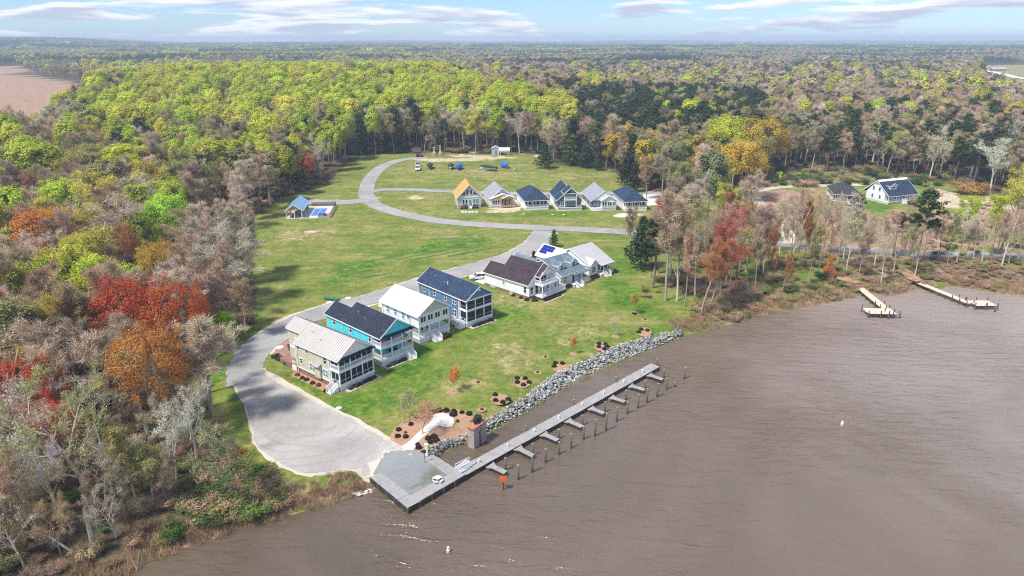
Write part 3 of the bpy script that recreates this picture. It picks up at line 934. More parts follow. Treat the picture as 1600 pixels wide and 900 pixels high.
def shrub_ball(x, y, r, tint, label, group, name='shrub', z=LAND, cat='shrub'):
    """a clipped shrub: leaf faces on a rounded mound over a few stems"""
    key = 'shrub_form'
    if key not in KIDS:
        KIDS[key] = []
        for i in range(4):
            rr = np.random.RandomState(400 + i)
            n = 260
            o = rr.normal(0, 1, (n, 3)); o /= np.linalg.norm(o, axis=1, keepdims=True); o[:, 2] = np.abs(o[:, 2])
            c = o * rr.uniform(.75, 1.08, (n, 1)) * np.array([1, 1, .95]); c[:, 2] = np.maximum(c[:, 2], .02)
            nr_ = o + rr.normal(0, .45, (n, 3)); nr_ /= np.linalg.norm(nr_, axis=1, keepdims=True)
            a = np.cross(nr_, rr.normal(0, 1, (n, 3))); a /= np.linalg.norm(a, axis=1, keepdims=True); b_ = np.cross(nr_, a)
            s = rr.uniform(.10, .20, (n, 1))
            V = np.stack([c - a * s - b_ * s, c + a * s - b_ * s, c + a * s + b_ * s, c - a * s + b_ * s], 1).reshape(-1, 3)
            me = bpy.data.meshes.new('shrub')
            me.from_pydata(V.tolist(), [], np.arange(n * 4).reshape(-1, 4).tolist()); me.materials.append(MATS['leaf'])
            at_ = me.attributes.new('var', 'FLOAT', 'FACE'); at_.data.foreach_set('value', rr.uniform(0, 1, n).astype(np.float32))
            KIDS[key].append(me)
    o = link(name, KIDS[key][len(bpy.data.objects) % 4])
    o.location = (x, y, z); o.scale = (r, r, r * 1.05); o.rotation_euler = (0, 0, x * 7.1)
    o['tint'] = tint
    return tag(o, label, cat, group)


SHRUB_DARK = (0.055, 0.036, 0.026); SHRUB_GREEN = (0.05, 0.085, 0.03); SHRUB_RED = (0.10, 0.03, 0.022); SHRUB_BROWN = (0.22, 0.10, 0.04)


def front_bed(h, x0, x1, n, name, tint=SHRUB_GREEN, y=-0.75, r=.55, stone=True, mulch='block_stone'):
    if stone:
        b_ = MB().box(x0 - .5, x1 + .6, y - .85, -0.06, 0.0, .10).build('flower_bed', mulch, h.root)
    for i in range(n):
        p = h.world(x0 + (x1 - x0) * (i + .5) / n, y)
        shrub_ball(p.x, p.y, r * (0.85 + .3 * ((i * 37) % 10) / 10), tint, '%s small round shrub from the left in front of the %s' % (('first', 'second', 'third', 'fourth', 'fifth', 'sixth', 'seventh')[i], name), 'shrubs before the ' + name)


def shore_house(name, label, FL, FR, D, wall, roof, z1, z2, ze, rise, porch=2.6, notch=None, lower='open', upper='open', gmat=None, pent=None, ribs=0.0, over=0.35, fo=0.3, cols=(0, 1, 2, 3), midbar=True):
    """a narrow two-storey cottage with its porches stacked on the gable that faces the water"""
    h = House(name, label, 'house', FL, FR)
    W = h.W
    yb = D if notch is None else notch[0]
    h.box('skirting', 'lattice_white', 0.05, W - .05, 0.0, porch, 0, z1 - .28)
    h.box('foundation', 'brick_base', 0.06, W - .06, porch, D - .06, 0, z1 - .1)
    h.body(wall, 0, W, porch, yb, z1 - .1, ze, rise)
    h.box('porch_floor', 'white_trim', -0.08, W + .08, -.08, porch - .002, z1 - .28, z1)
    h.gable(roof, 0, W, 0, yb, ze, rise, over, ribs=ribs, fo=fo, bo=.3 if notch is None else .02, rakes='fb' if notch is None else 'f')
    # the gable that closes the porch roof
    g = MB().prism([(-.05, ze - .02), (W + .05, ze - .02), (W / 2, ze + rise - .02)], .02, .18).build('gable', gmat or wall, h.root)
    h.box('beam', 'white_trim', -.04, W + .04, -.06, .22, ze - .34, ze - .03)
    h.box('beam', 'white_trim', -.06, .16, .225, porch - .01, ze - .34, ze - .03); h.box('beam', 'white_trim', W - .16, W + .06, .225, porch - .01, ze - .34, ze - .03)
    h.box('porch_ceiling', 'white_trim', .17, W - .17, .23, porch - .01, ze - .10, ze - .04)
    if pent:
        MB().slab([(-.4, -.55, ze - .28), (W + .4, -.55, ze - .28), (W + .3, .0, ze + .10), (-.3, .0, ze + .10)], .08).build('pent_roof', pent, h.root)
    h.box('balcony_floor', 'white_trim', -.06, W + .06, -.06, porch - .004, z2 - .36, z2)
    xs = [W * c / 3 for c in cols]
    xs[0] += .11; xs[-1] -= .11
    for za, zb, kind in ((z1, z2 - .36, lower), (z2, ze - .34, upper)):
        if kind == 'wall':
            h.box('wall', wall, 0.0, W, 0.0, porch - .003, za, zb + .30)
            continue
        h.posts([(x, .11) for x in xs], za, zb)
        h.posts([(.11, porch - .2), (W - .11, porch - .2)], za, zb, .2)
        spans = [((xs[i] + .11, .11), (xs[i + 1] - .11, .11)) for i in range(3)] + [((.11, .22), (.11, porch - .3)), ((W - .11, .22), (W - .11, porch - .3))]
        for (a, b_) in spans:
            if kind in ('screen', 'screenrail'):
                q0, q1 = Vector((*a, 0)), Vector((*b_, 0))
                mb = MB(); mb.bar(q0 + UPZ * (za + zb) / 2, q1 + UPZ * (za + zb) / 2, .02, zb - za - .02)
                s = mb.build('screen', 'insect_screen', h.root)
                fr = MB(); fr.bar(q0 + UPZ * (za + .8), q1 + UPZ * (za + .8), .05, .07 if midbar else .03); fr.bar(q0 + UPZ * (za + .06), q1 + UPZ * (za + .06), .08, .12)
                fr.bar(q0 + UPZ * (zb - .06), q1 + UPZ * (zb - .06), .08, .10)
                if midbar:
                    mid = (q0 + q1) / 2
                    fr.bar(mid + UPZ * (za + .12), mid + UPZ * (zb - .1), .07, .07)
                fr.build('screen_frame', 'white_trim', s)
                if kind == 'screenrail':
                    h.railing((a[0] - (.06 if a[0] == b_[0] and a[0] < 1 else 0), a[1] - (.06 if a[1] == b_[1] else 0), za), (b_[0] - (.06 if a[0] == b_[0] and a[0] < 1 else 0), b_[1] - (.06 if a[1] == b_[1] else 0), za), .95, .17)
            else:
                h.railing((*a, za), (*b_, za), .95, .17)
        # roof vents and rain pipes
    kk = rise / (W / 2)
    for i, (fx_, fy_) in enumerate(((.22, .55), (.30, .78), (.74, .66))):
        zz = ze + kk * min(fx_ * W, W - fx_ * W)
        MB().tube((fx_ * W, yb * fy_, zz), (fx_ * W, yb * fy_, zz + .55), .08, n=7).build('vent_pipe', 'pale_metal', h.root)
    for xx, yy in ((-.07, porch + .25), (-.07, yb - .5)):
        MB().box(xx - .07, xx, yy - .05, yy + .05, .3, ze - .1).build('downspout', 'white_trim', h.root)
    # doors and windows in the wall behind the porch
        for c, w_ in ((.2, .9), (.5, 1.3), (.8, .9)):
            h.window('F', porch, W * c, za + .25 if c == .5 else za + .75, w_, 1.9 if c == .5 else 1.35, n=2 if c == .5 else 1, pane='glass_dark')
    return h


# --- the tan house at the end of the row
hA = House('measure', 'x', 'x', (532.6, 612), (585.5, 587)); bpy.data.objects.remove(hA.root)
D1 = hA.local(472, 495.5, 9.0)[1]
h1 = shore_house('tan_house', 'tan two-storey cottage with beige standing-seam metal roof, nearest the gravel lot', (532.6, 612), (585.5, 587), 19.0, 'tan_siding', 'beige_metal', 1.15, 3.95, 6.3, 2.55, 2.6, (13.0, 1.0), 'screen', 'screenrail', 'white_metal', 'charcoal_shingle', ribs=.55)
W = h1.W
zb1 = 6.3 + 2.55 * 1.9 / (W / 2)
MB().prism([(1.9, .1), (W - .02, .1), (W - .02, 6.28), (W / 2, 8.83), (1.9, zb1 - .02)], 13.0, 17.6).build('wall', 'tan_siding', h1.root)
h1.gable('beige_metal', 0, W, 13.03, 17.6, 6.3, 2.55, .35, ribs=.55, fo=-.02, cutl=1.9, rakes='b')
h1.box('garage_band', 'white_trim', 1.8, 1.88, 13.1, 17.6, 3.3, 3.7); h1.box('garage_door', 'white_trim', 2.6, 6.0, 17.62, 17.70, .1, 2.5)
h1.box('corner_board', 'white_trim', -.05, .10, 12.9, 13.06, 1.0, 6.2); h1.box('corner_board', 'white_trim', -.05, .12, 2.62, 2.8, 1.0, 6.2); h1.box('corner_board', 'white_trim', 1.82, 1.96, 17.5, 17.65, .1, 6.2)
h1.box('base_board', 'white_trim', -.04, .0, 2.8, 12.9, 1.02, 1.25)
for y_, z_, w_, hh in ((12.0, 5.0, .7, .95), (9.3, 5.0, .7, .95), (3.9, 4.4, .85, 1.4), (11.4, 2.3, .75, .95)):
    h1.window('L', 0, y_, z_, w_, hh)
for y_ in (4.0, 8.0):
    h1.window('L', 0, y_, 1.7, 1.35, 1.5, pane='glass_green', n=2)
h1.window('L', 1.9, 15.2, 4.4, .8, 1.2); h1.door('L', 1.9, 15.2, .25)
mb = MB(); mb.slab([(-.9, 5.1, 3.55), (-.9, 7.1, 3.55), (0, 7.1, 4.0), (0, 5.1, 4.0)][::-1], .08)
for i in range(6): mb.bar((-.9, 5.15 + i * .38, 3.6), (0, 5.15 + i * .38, 4.05), .05, .08)
mb.build('door_canopy', 'pale_metal', h1.root)
h1.box('door_bay', 'tan_siding', -.35, -.02, 5.3, 6.9, 1.0, 3.6)
h1.steps(.4, 1.6, -.0, 1.15, 5, .3, 'F') if False else h1.steps(.3, 1.7, -.09, 1.15, 6, .30, 'L')
h1.box('stoop', 'white_trim', -.1, 1.85, 13.2, 14.6, 0, .9); h1.railing((-.05, 13.3, .9), (-.05, 14.5, .9))
front_bed(h1, 1.2, W - .2, 6, 'tan house')
for i, (x_, y_, tn_) in enumerate(((-1.2, 5.0, SHRUB_BROWN), (-1.3, 6.6, SHRUB_GREEN), (-1.2, 8.6, SHRUB_GREEN), (-1.3, 9.8, SHRUB_GREEN), (-1.1, 11.6, SHRUB_BROWN), (-1.6, 2.2, SHRUB_RED), (-1.0, 1.2, SHRUB_BROWN))):
    p = h1.world(x_, y_); shrub_ball(p.x, p.y, .5, tn_, '%s shrub from the front in the bed left of the tan house' % ('sixth', 'fifth', 'third', 'second', 'first', 'fourth', 'seventh')[i], 'shrubs left of the tan house')
sheet('mulch_bed', [h1.world(*q) for q in ((-1.9, 1.0), (-.1, 1.0), (-.1, 13.2), (-1.9, 13.2))], LAND + .047, 'mulch')

# --- the teal house
h2 = shore_house('teal_house', 'bright teal two-storey cottage with charcoal roof, beside the tan house', (597.5, 574), (646.5, 554), 18.6, 'teal_siding', 'charcoal_shingle', 1.35, 4.05, 6.3, 2.7, 2.7, (13.0, 0), 'open', 'open', None, 'charcoal_shingle')
W = h2.W
h2.body('teal_siding', 0, 5.2, 13.0, 18.6, .1, 6.3, 2.7 * 2.6 / (W / 2)); h2.gable('charcoal_shingle', 0, 5.2, 13.03, 18.6, 6.3, 2.7 * 2.6 / (W / 2), .35, fo=-.01, rakes='b'); h2.body('teal_siding', 5.2, W - .02, 13.0, 16.0, .1, 4.0)
for y_ in (15.8, 9.9, 3.4): h2.window('L', 0, y_, 4.5, .8, 1.5)
h2.box('corner_board', 'white_trim', -.05, .10, 2.72, 2.9, 1.1, 6.2); h2.box('corner_board', 'white_trim', -.05, .10, 18.5, 18.65, .1, 6.2)
h2.steps(W - 2.2, W - .7, -.09, 1.35, 6, .3, 'F')
for x_, mt in ((.9, 'red_cloth'), (3.4, 'dark_metal'), (4.6, 'dark_metal')):          # porch chairs
    for zf, ok in ((1.35, True), (4.05, x_ < 4)):
        if ok:
            p = h2.world(x_, 1.5, zf)
            c = MB(); c.box(-.35, .35, -.3, .3, .32, .42); c.box(-.35, .35, .24, .32, .42, 1.0); c.box(-.37, -.3, -.3, .3, .42, .64); c.box(.3, .37, -.3, .3, .42, .64)
            for sx in (-.32, .32):
                for sy in (-.26, .26): c.box(sx - .03, sx + .03, sy - .03, sy + .03, 0, .32)
            o = c.build('porch_chair', mt); o.location = p; o.rotation_euler = (0, 0, h2.rz + .2)
            tag(o, '%s porch chair on the %s of the teal house, %s' % ('red-brown' if mt == 'red_cloth' else 'dark', 'lower porch' if zf < 2 else 'upper balcony', {.9: 'at its left end', 3.4: 'near the middle', 4.6: 'right of the middle'}[x_]), 'chair', 'porch chairs of the teal house')
flag = MB()
pp = h2.world(W * .73, -.3, 5.3)
fl = House.__new__(House)
f_ = MB(); f_.slab([(0, 0, 0), (.9, -.12, -.05), (.95, -.1, -1.25), (.05, .03, -1.2)], .03)
fo_ = f_.build('porch_flag', 'pink_cloth'); fo_.location = pp; fo_.rotation_euler = (0, 0, h2.rz); tag(fo_, 'pink and blue flag hanging from the teal house balcony', 'flag')
cn_ = MB(); cn_.slab([(0.02, -.04, .0), (.5, -.10, -.03), (.5, -.10, -.55), (.02, -.04, -.55)], .02); cn_.build('canton', 'navy_cloth', fo_)
front_bed(h2, .6, W - 2.6, 5, 'teal house')

# --- the white house
h3 = shore_house('white_house', 'white two-storey cottage with plain white metal roof, between teal and blue houses', (656, 538), (703, 520), 13.0, 'white_siding', 'white_metal', 1.2, 4.0, 6.45, 2.5, 2.6, None, 'open', 'wall', 'sage_siding', None, over=.45, fo=.35, ribs=1.0)
W = h3.W
for c in (.14, .37, .6, .86): h3.window('F', 0, W * c, 4.75, 1.25, 1.15, n=2, mid=False)
for y_ in (10.6, 7.9, 5.2): h3.window('L', 0, y_, 4.4, .75, 1.5, pane='glass_green')
h3.window('L', 0, 3.4, 4.9, .75, .8)
for x_ in (2.2, 3.6): h3.window('F', 2.6, x_ + .6, 1.5, .6, 2.0, mid=False)
h3.steps(W * .36, W * .56, -.09, 1.2, 6, .3, 'F')
for i, x_ in enumerate((W * .66, W * .80)):
    p = h3.world(x_, -1.2); shrub_ball(p.x, p.y, .85, SHRUB_RED, '%s dark red bush beside the white house steps' % ('left', 'right')[i], 'red bushes by the white house')

# --- the blue house
h4 = shore_house('blue_house', 'blue two-storey cottage with navy roof and dark screened porches on both floors', (729.8, 512), (769.5, 498), 18.0, 'blue_siding', 'navy_shingle', 1.15, 4.0, 6.45, 2.35, 2.5, None, 'screen', 'screen', None, None, midbar=False)
W = h4.W
for y_ in (15.6, 11.6, 7.4, 4.2): h4.window('L', 0, y_, 4.45, .8 if y_ > 5 else 1.1, 1.45, n=1 if y_ > 5 else 2)
h4.window('L', 0, 4.2, 1.6, 1.1, 1.5, n=2)
h4.box('corner_board', 'white_trim', -.05, .10, 2.52, 2.7, 1.0, 6.4); h4.box('corner_board', 'white_trim', -.05, .10, 17.9, 18.05, 1.0, 6.4); h4.box('corner_board', 'white_trim', -.04, .0, 13.6, 13.75, 1.0, 6.4)
mb = MB(); mb.tube((W / 2, .0, 8.0), (W / 2, -.06, 8.0), .32, n=14); mb.build('gable_vent', 'white_trim', h4.root)
mb = MB(); mb.tube((1.6, 8.5, 7.5), (1.6, 8.5, 8.4), .09, n=8); mb.build('vent_pipe', 'white_trim', h4.root)
h4.steps(.4, 1.7, -.09, 1.15, 6, .30, 'L')
h4.box('landing', 'white_trim', -1.2, -.09, 1.8, 4.2, 0, 1.05); h4.railing((-1.15, 1.9, 1.05), (-1.15, 4.1, 1.05))
front_bed(h4, .8, W - .4, 5, 'blue house', SHRUB_DARK, r=.6)

# --- white house with the purple-brown roof
h5 = House('brown_roofed_house', 'long white cottage with purple-brown shingle roof, right of the blue house', 'house', (838, 472), (874, 457.5))
W5 = 9.8; k5 = 4.1 / 4.9
h5.box('foundation', 'brick_base', .05, W5 - .05, 2.5, 18.0, 0, .75)
h5.body('white_siding', 0, W5, 2.4, 12.9, .7, 3.9, 4.1); h5.gable('purple_shingle', 0, W5, 2.3, 12.9, 3.9, 4.1, .4, fo=.05, bo=.05, rakes='f')
h5.gable('purple_shingle', 0, W5, .55, 2.22, 3.9, 4.1, .4, fo=.1, bo=0, cutl=2.4, cutr=2.4, rakes='f', name='porch_roof')
h5.body('white_siding', 0, 5.0, 12.92, 17.8, .7, 3.9, 2.5 * k5); h5.gable('purple_shingle', 0, 5.0, 12.97, 17.8, 3.9, 2.5 * k5, .4, fo=.0, rakes='b'); h5.body('white_siding', 5.0, W5 - .1, 12.92, 15.0, .7, 3.6)
MB().prism([(2.3, 6.15), (W5 - 2.3, 6.15), (W5 / 2, 7.95)], .62, .74).build('gable', 'white_siding', h5.root)
h5.box('porch_floor', 'white_trim', 1.7, W5 + 1.0, -.6, 2.38, .62, .85)
h5.box('skirting', 'dark_timber', 1.75, W5 + .9, -.5, 2.3, 0, .62)
h5.posts([(1.8, -.4), (4.6, -.4), (7.4, -.4)], 0.85, 3.5, .24); h5.posts([(2.2, .68), (4.7, .68), (7.4, .68)], 3.85, 6.15, .2); h5.posts([(W5 + .8, -.4)], .85, 1.9, .2)
h5.box('balcony_floor', 'white_trim', 1.7, 7.6, -.55, 2.38, 3.55, 3.85)
h5.railing((1.8, -.4, 3.85), (4.6, -.4, 3.85)); h5.railing((4.6, -.4, 3.85), (7.4, -.4, 3.85)); h5.railing((1.8, -.4, .85), (4.6, -.4, .85)); h5.railing((4.6, -.4, .85), (7.4, -.4, .85)); h5.railing((7.4, -.4, .85), (W5 + .8, -.4, .85)); h5.railing((W5 + .9, -.4, .85), (W5 + .9, 1.7, .85)); h5.railing((1.8, -.3, 3.85), (1.8, 2.3, 3.85))
h5.box('beam', 'white_trim', 2.1, 7.7, .60, .76, 5.95, 6.15)
for x_, z_, w_, hh in ((.9, 1.3, 1.0, 1.7), (2.8, 1.0, 1.1, 2.1), (4.9, 1.0, 1.5, 2.1), (7.4, 1.2, 1.3, 1.7), (3.0, 4.0, 1.0, 1.9), (5.4, 4.1, 2.0, 1.6)):
    h5.window('F', 2.4, x_, z_, w_, hh, n=2 if w_ > 1.2 else 1)
h5.window('L', 0, 3.7, 1.5, .8, 1.5); h5.window('L', 0, 11.0, 1.9, .7, 1.0, pane='glass_green')
h5.box('frieze', 'white_trim', -.06, .0, 2.4, 17.8, 3.2, 3.6)
front_bed(h5, 1.6, 7.8, 6, 'brown-roofed house', SHRUB_DARK, y=-1.3, r=.5, stone=False)
sheet('stone_edging', [h5.world(*q) for q in ((1.0, -2.1), (8.8, -2.1), (8.8, -1.75), (1.0, -1.75))], LAND + .05, 'concrete')
for i, (x_, y_, tn_, r_) in enumerate(((.4, .9, SHRUB_GREEN, .8), (-.7, 2.5, SHRUB_DARK, .6), (-.6, 4.5, SHRUB_RED, .5), (-.7, 7.0, SHRUB_DARK, .5))):
    p = h5.world(x_, y_); shrub_ball(p.x, p.y, r_, tn_, '%s shrub along the left wall of the brown-roofed house' % _ORD[i], 'shrubs along the brown-roofed house') if False else shrub_ball(p.x, p.y, r_, tn_, '%s shrub from the front beside the brown-roofed house' % ('first', 'second', 'third', 'fourth')[i], 'shrubs along the brown-roofed house')

# --- grey cottage with dormers
h6 = House('dormer_cottage', 'pale blue-grey cottage with teal-grey roof and two white dormers', 'house', (875.5, 452), (911, 438.8))
W = h6.W; D6 = 12.4
h6.box('foundation', 'brick_base', .05, W - .05, .05, D6 - .1, 0, .8)
h6.body('ice_siding', 0, W, 0, D6, .7, 3.6, 2.75, gable='x'); h6.gable('teal_shingle', 0, W, -.2, D6, 3.6, 2.75, .35, axis='x')
for x_ in (2.2, 7.0):
    h6.body('white_siding', x_ - 1.1, x_ + 1.1, 1.6, 5.2, 4.0, 5.55, .8, 'dormer_wall'); h6.gable('teal_shingle', x_ - 1.1, x_ + 1.1, 1.6, 6.0, 5.55, .8, .25, name='dormer_roof', fo=.15, bo=0)
    h6.window('F', 1.6, x_, 4.35, 1.0, 1.05, n=2)
h6.body('ice_siding', -1.0, 4.6, D6 - 1, D6 + 5.0, .1, 3.3, 2.1); h6.gable('teal_shingle', -1.0, 4.6, D6 - 1, D6 + 5.0, 3.3, 2.1, .35, fo=2.0, rakes='b')
h6.box('porch_floor', 'white_trim', W * .40, W + .9, -1.7, -.02, .55, .8); h6.box('skirting', 'lattice_white', W * .42, W + .8, -1.6, -.1, 0, .55)
h6.posts([(W * .72, -1.55), (W + .75, -1.55)], .8, 3.2, .16); h6.box('porch_roof', 'teal_shingle', W * .40, W + .9, -1.75, -.25, 3.2, 3.35)
h6.railing((W * .72, -1.55, .8), (W + .75, -1.55, .8)); h6.steps(W * .45, W * .66, -1.71, .8, 4, .3, 'F')
h6.window('F', 0, W * .2, 1.4, 1.0, 1.5, n=2); h6.door('F', 0, W * .55, .85, .95, 2.1); h6.window('F', 0, W * .82, 1.5, 1.0, 1.2, n=2)
front_bed(h6, .2, W * .38, 3, 'dormer cottage', SHRUB_RED, stone=False)

# --- white house with the solar panels
h7 = House('solar_house', 'white house with pale metal roof and dark blue solar panels on its rear wing', 'house', (911, 437), (949, 424))
W = h7.W; D7 = 13.6
h7.box('foundation', 'brick_base', 2.1, W - .05, .05, D7 - .1, 0, .8)
h7.body('white_siding', 2.0, W, 0, D7, .7, 3.6, 3.0, gable='x'); h7.gable('pale_metal', 2.0, W + .4, -.3, D7, 3.6, 3.05, .3, axis='x', ribs=1.1)
h7.body('white_siding', 2.1, 5.0, -.6, 3.4, .7, 3.6, 1.3, name='front_gable_wall'); h7.gable('white_metal', 2.1, 5.0, -.6, 4.6, 3.6, 1.3, .3, fo=.25, name='front_gable_roof', bo=0)
h7.window('F', -.6, 3.5, 1.5, 1.3, 1.5, n=2); h7.window('F', 0, W * .62, 1.4, .9, 1.6); h7.door('F', 0, W * .76, .85, .95, 2.1); h7.window('F', 0, W * .90, 1.4, .9, 1.5)
h7.box('porch_floor', 'white_trim', 5.2, W + .4, -1.9, -.02, .55, .8); h7.posts([(W * .62, -1.7), (W + .2, -1.7)], .8, 3.25, .18); h7.railing((W * .82, -1.7, .8), (W + .2, -1.7, .8)); h7.railing((W + .3, -1.6, .8), (W + .3, -.1, .8))
MB().slab([(5.1, -2.1, 3.25), (W + .6, -2.1, 3.25), (W + .6, -.3, 3.72), (5.1, -.3, 3.72)], .12).build('porch_roof', 'pale_metal', h7.root)
h7.steps(W * .64, W * .80, -1.91, .8, 4, .3, 'F'); h7.box('skirting', 'lattice_white', 5.3, W + .3, -1.8, -.1, 0, .55)
wx0, wx1, wz, wr = -1.3, 4.9, 3.6, 2.4
h7.body('white_siding', wx0, wx1, D7 - 3.5, 16.2, .1, wz, wr); h7.gable('white_metal', wx0, wx1, 7.5, 16.3, wz, wr, .35, fo=0, rakes='b')
# the panels lie on the slope of the wing that faces the row
k7 = wr / ((wx1 - wx0) / 2)
zf = lambda x: wz + k7 * (x - wx0) + .235
for i in range(5):
    for j in range(3):
        if j == 0 and i > 2:
            continue
        xa = -.75 + j * .78; xb = xa + .75
        ya = 15.2 - i * .92; yb = ya + .89
        MB().slab([(xa, ya, zf(xa)), (xb, ya, zf(xb)), (xb, yb, zf(xb)), (xa, yb, zf(xa))], .05).build('solar_panel', 'solar_cell', h7.root)
front_bed(h7, 2.2, 5.0, 4, 'solar house', SHRUB_RED, y=-1.4, stone=False)
for i, x_ in enumerate((W * .78, W * .92, W * 1.08)):
    p = h7.world(x_, -2.2); shrub_ball(p.x, p.y, .55, SHRUB_DARK, '%s dark shrub right of the solar house steps' % ('first', 'second', 'third')[i], 'dark shrubs by the solar house')

# --- the back row
r1 = House('orange_roofed_house', 'unfinished steep-gabled house wrapped in bright orange roof sheeting', 'house', (715.5, 325), (752, 324.5), turn=R(7))
W = r1.W
r1.body('sage_siding', 0, W, 0, 11.5, .8, 4.3, 4.6); r1.box('foundation', 'concrete', .1, W - .1, .1, 11.4, 0, .8)
r1.gable('orange_wrap', 0, W, 0, 11.5, 4.3, 4.6, .5, fo=.5)
r1.box('band', 'white_trim', -.1, W + .1, -.12, -.01, 4.0, 4.35)
for c in (.42, .58): r1.window('F', 0, W * c, 5.1, .75, 1.8, mid=False)
for c, s in ((.25, 1), (.75, -1)):
    mb = MB(); mb.prism([(W * c - s * .7, 5.1), (W * c + s * .7, 5.1), (W * c + s * .7, 6.2)], -.06, -.01); mb.build('window', 'glass_dark', r1.root)
for c in (.24, .37, .70, .82): r1.window('F', 0, W * c, 1.6, .75, 1.7, mid=False, pane='glass_dark' if c < .5 else 'glass_green')
r1.door('F', 0, W * .53, 1.0, 1.0, 2.2, 'glass_green')
r1.steps(W * .45, W * .62, -.02, 1.0, 4, .3, 'F')
for c in (.30, .70):
    r1.box('planter', 'barn_red', W * c - 1.2, W * c + 1.2, -.7, -.1, .9, 1.3)
for i, c in enumerate((.15, .33, .66, .82)):
    p = r1.world(W * c, -1.1); shrub_ball(p.x, p.y, .6, SHRUB_DARK, '%s dark shrub from the left before the orange-roofed house' % ('first', 'second', 'third', 'fourth')[i], 'shrubs before the orange-roofed house')

r2 = House('unfinished_house', 'half-finished pale house with light grey roof and raw timber porch', 'house', (767, 325.5), (804.5, 324.5), turn=R(7))
W = r2.W
r2.box('foundation', 'concrete', .1, W - .1, .1, 14.3, 0, .8); r2.body('pale_siding', 0, W, 1.6, 14.4, .8, 3.7, 3.6)
r2.gable('grey_shingle', 0, W, 1.2, 14.4, 3.7, 3.6, .4)
r2.body('pale_siding', 0, W * .44, 0, 1.58, .8, 3.7); r2.gable('white_metal', .0, W, -.3, 1.0, 3.75, 1.6, .3, fo=.1, bo=0, name='front_gable_roof')
MB().prism([(0, 3.72), (W, 3.72), (W / 2, 5.3)], -.2, -.08).build('gable', 'osb_wood', r2.root)
r2.gable('white_metal', W * .46, W, -.8, 1.0, 3.8, .9, .2, fo=.1, bo=0, name='porch_roof')
r2.box('beam', 'osb_wood', 0, W, -.36, -.21, 3.4, 3.72); r2.box('porch_floor', 'osb_wood', W * .45, W, -.6, 1.58, .6, .85)
r2.posts([(W * .5, -.45), (W * .66, -.45), (W * .82, -.45), (W - .1, -.45)], 0, 3.4, .16, 'osb_wood')
for c in (.12, .22, .32): r2.window('F', 0, W * c, 1.7, .7, 1.3)
for c in (.55, .68, .85): r2.window('F', 1.6, W * c, 1.2, .9, 1.8, frame='osb_wood', pane='pale_siding' if False else 'glass_dark')
sheet('bare_sand', wobble([r2.world(*q) for q in ((-2.0, -.2), (W * .3, -2.2), (W * .7, -3.8), (W + 1.5, -2.6), (W + 3.0, 1.0), (W + 1.6, 8), (W + .2, 8), (W, 0), (0, .2))], 4, .25, 31), LAND + .03, 'sand_soil')

r3 = House('navy_hip_house', 'white bungalow with navy hipped roof, third in the back row', 'house', (820.5, 328), (857.5, 327.5), turn=R(7))
W = r3.W


def bungalow(h, W, D, wall, roof, rise, porch_cols, front_hip, glz='glass_dark', ze=3.6):
    h.box('foundation', 'white_trim', -.02, W + .02, -.02, D, 0, .9)
    h.body(wall, 0, W, 2.2, D, .9, ze)
    h.box('porch_floor', 'white_trim', -.1, W + .1, -.12, 2.18, .9, 1.05)
    h.hip(roof, 0, W, 0, D, ze, rise, .45, front=front_hip, back=front_hip)
    xs = [.12 + (W - .24) * i / porch_cols for i in range(porch_cols + 1)]
    h.posts([(x, .12) for x in xs], 1.05, ze - .05, .2)
    for a, b_ in zip(xs, xs[1:]):
        h.railing((a + .1, .12, 1.05), (b_ - .1, .12, 1.05), .85, .22)
    h.box('beam', 'white_trim', 0, W, .02, .2, ze - .3, ze - .02)
    for i in range(porch_cols * 2):
        c = (i + .5) / (porch_cols * 2)
        h.window('F', 2.2, W * c, 1.5, .85, 1.6, mid=False, pane=glz if i % 3 else 'glass_dark')
    h.window('L', 0, D * .45, 1.8, .8, 1.2)


bungalow(r3, W, 17.0, 'white_siding', 'navy_shingle', 3.3, 3, 4.4)
r4 = House('navy_gable_house', 'two-storey slate-blue house with navy gables and teal balcony, fourth in the back row', 'house', (871, 329), (909.5, 329), turn=R(7))
W = r4.W
r4.box('foundation', 'white_trim', -.03, W + .03, -.05, 16.2, 0, 1.3); r4.body('slate_siding', 0, W, 1.2, 7.0, 1.3, 3.9, 3.9); r4.body('white_siding', .02, W - .02, 7.02, 16.2, 1.3, 3.9, 3.9)
r4.gable('navy_shingle', 0, W, 1.0, 7.0, 3.9, 3.9, .4, bo=.02); r4.gable('navy_shingle', 0, W - 1.0, 7.05, 16.4, 3.9, 4.3, .4, fo=0, rakes='b')
gx0, gx1 = W * .27, W * .77
r4.body('slate_siding', gx0, gx1, .9, 3.0, 1.3, 6.6, 2.0, name='front_gable_wall'); r4.gable('navy_shingle', gx0, gx1, -.2, 5.0, 6.6, 2.0, .35, name='front_gable_roof', bo=0)
r4.box('balcony_floor', 'white_trim', gx0 - .05, gx1 + .05, -.25, .88, 3.9, 4.2); r4.railing((gx0 + .1, -.15, 4.2), (gx1 - .1, -.15, 4.2), .95, .2); r4.posts([(gx0 + .1, -.15), (gx1 - .1, -.15)], 1.3, 6.5, .22)
r4.box('balcony_ceiling', 'white_trim', gx0 - .05, gx1 + .05, -.22, .88, 6.35, 6.55)
for c in (.35, .5, .65): r4.window('F', .9, gx0 + (gx1 - gx0) * (c - .5) * 2.4 + (gx1 - gx0) / 2, 4.5, 1.0, 1.6, mid=False, pane='glass_green'); r4.window('F', .9, gx0 + (gx1 - gx0) * (c - .5) * 2.4 + (gx1 - gx0) / 2, 1.6, .9, 1.7, mid=False, pane='glass_green')
for c in (.08, .18, .84, .93): r4.window('F', 1.2, W * c, 1.8, .7, 1.4)
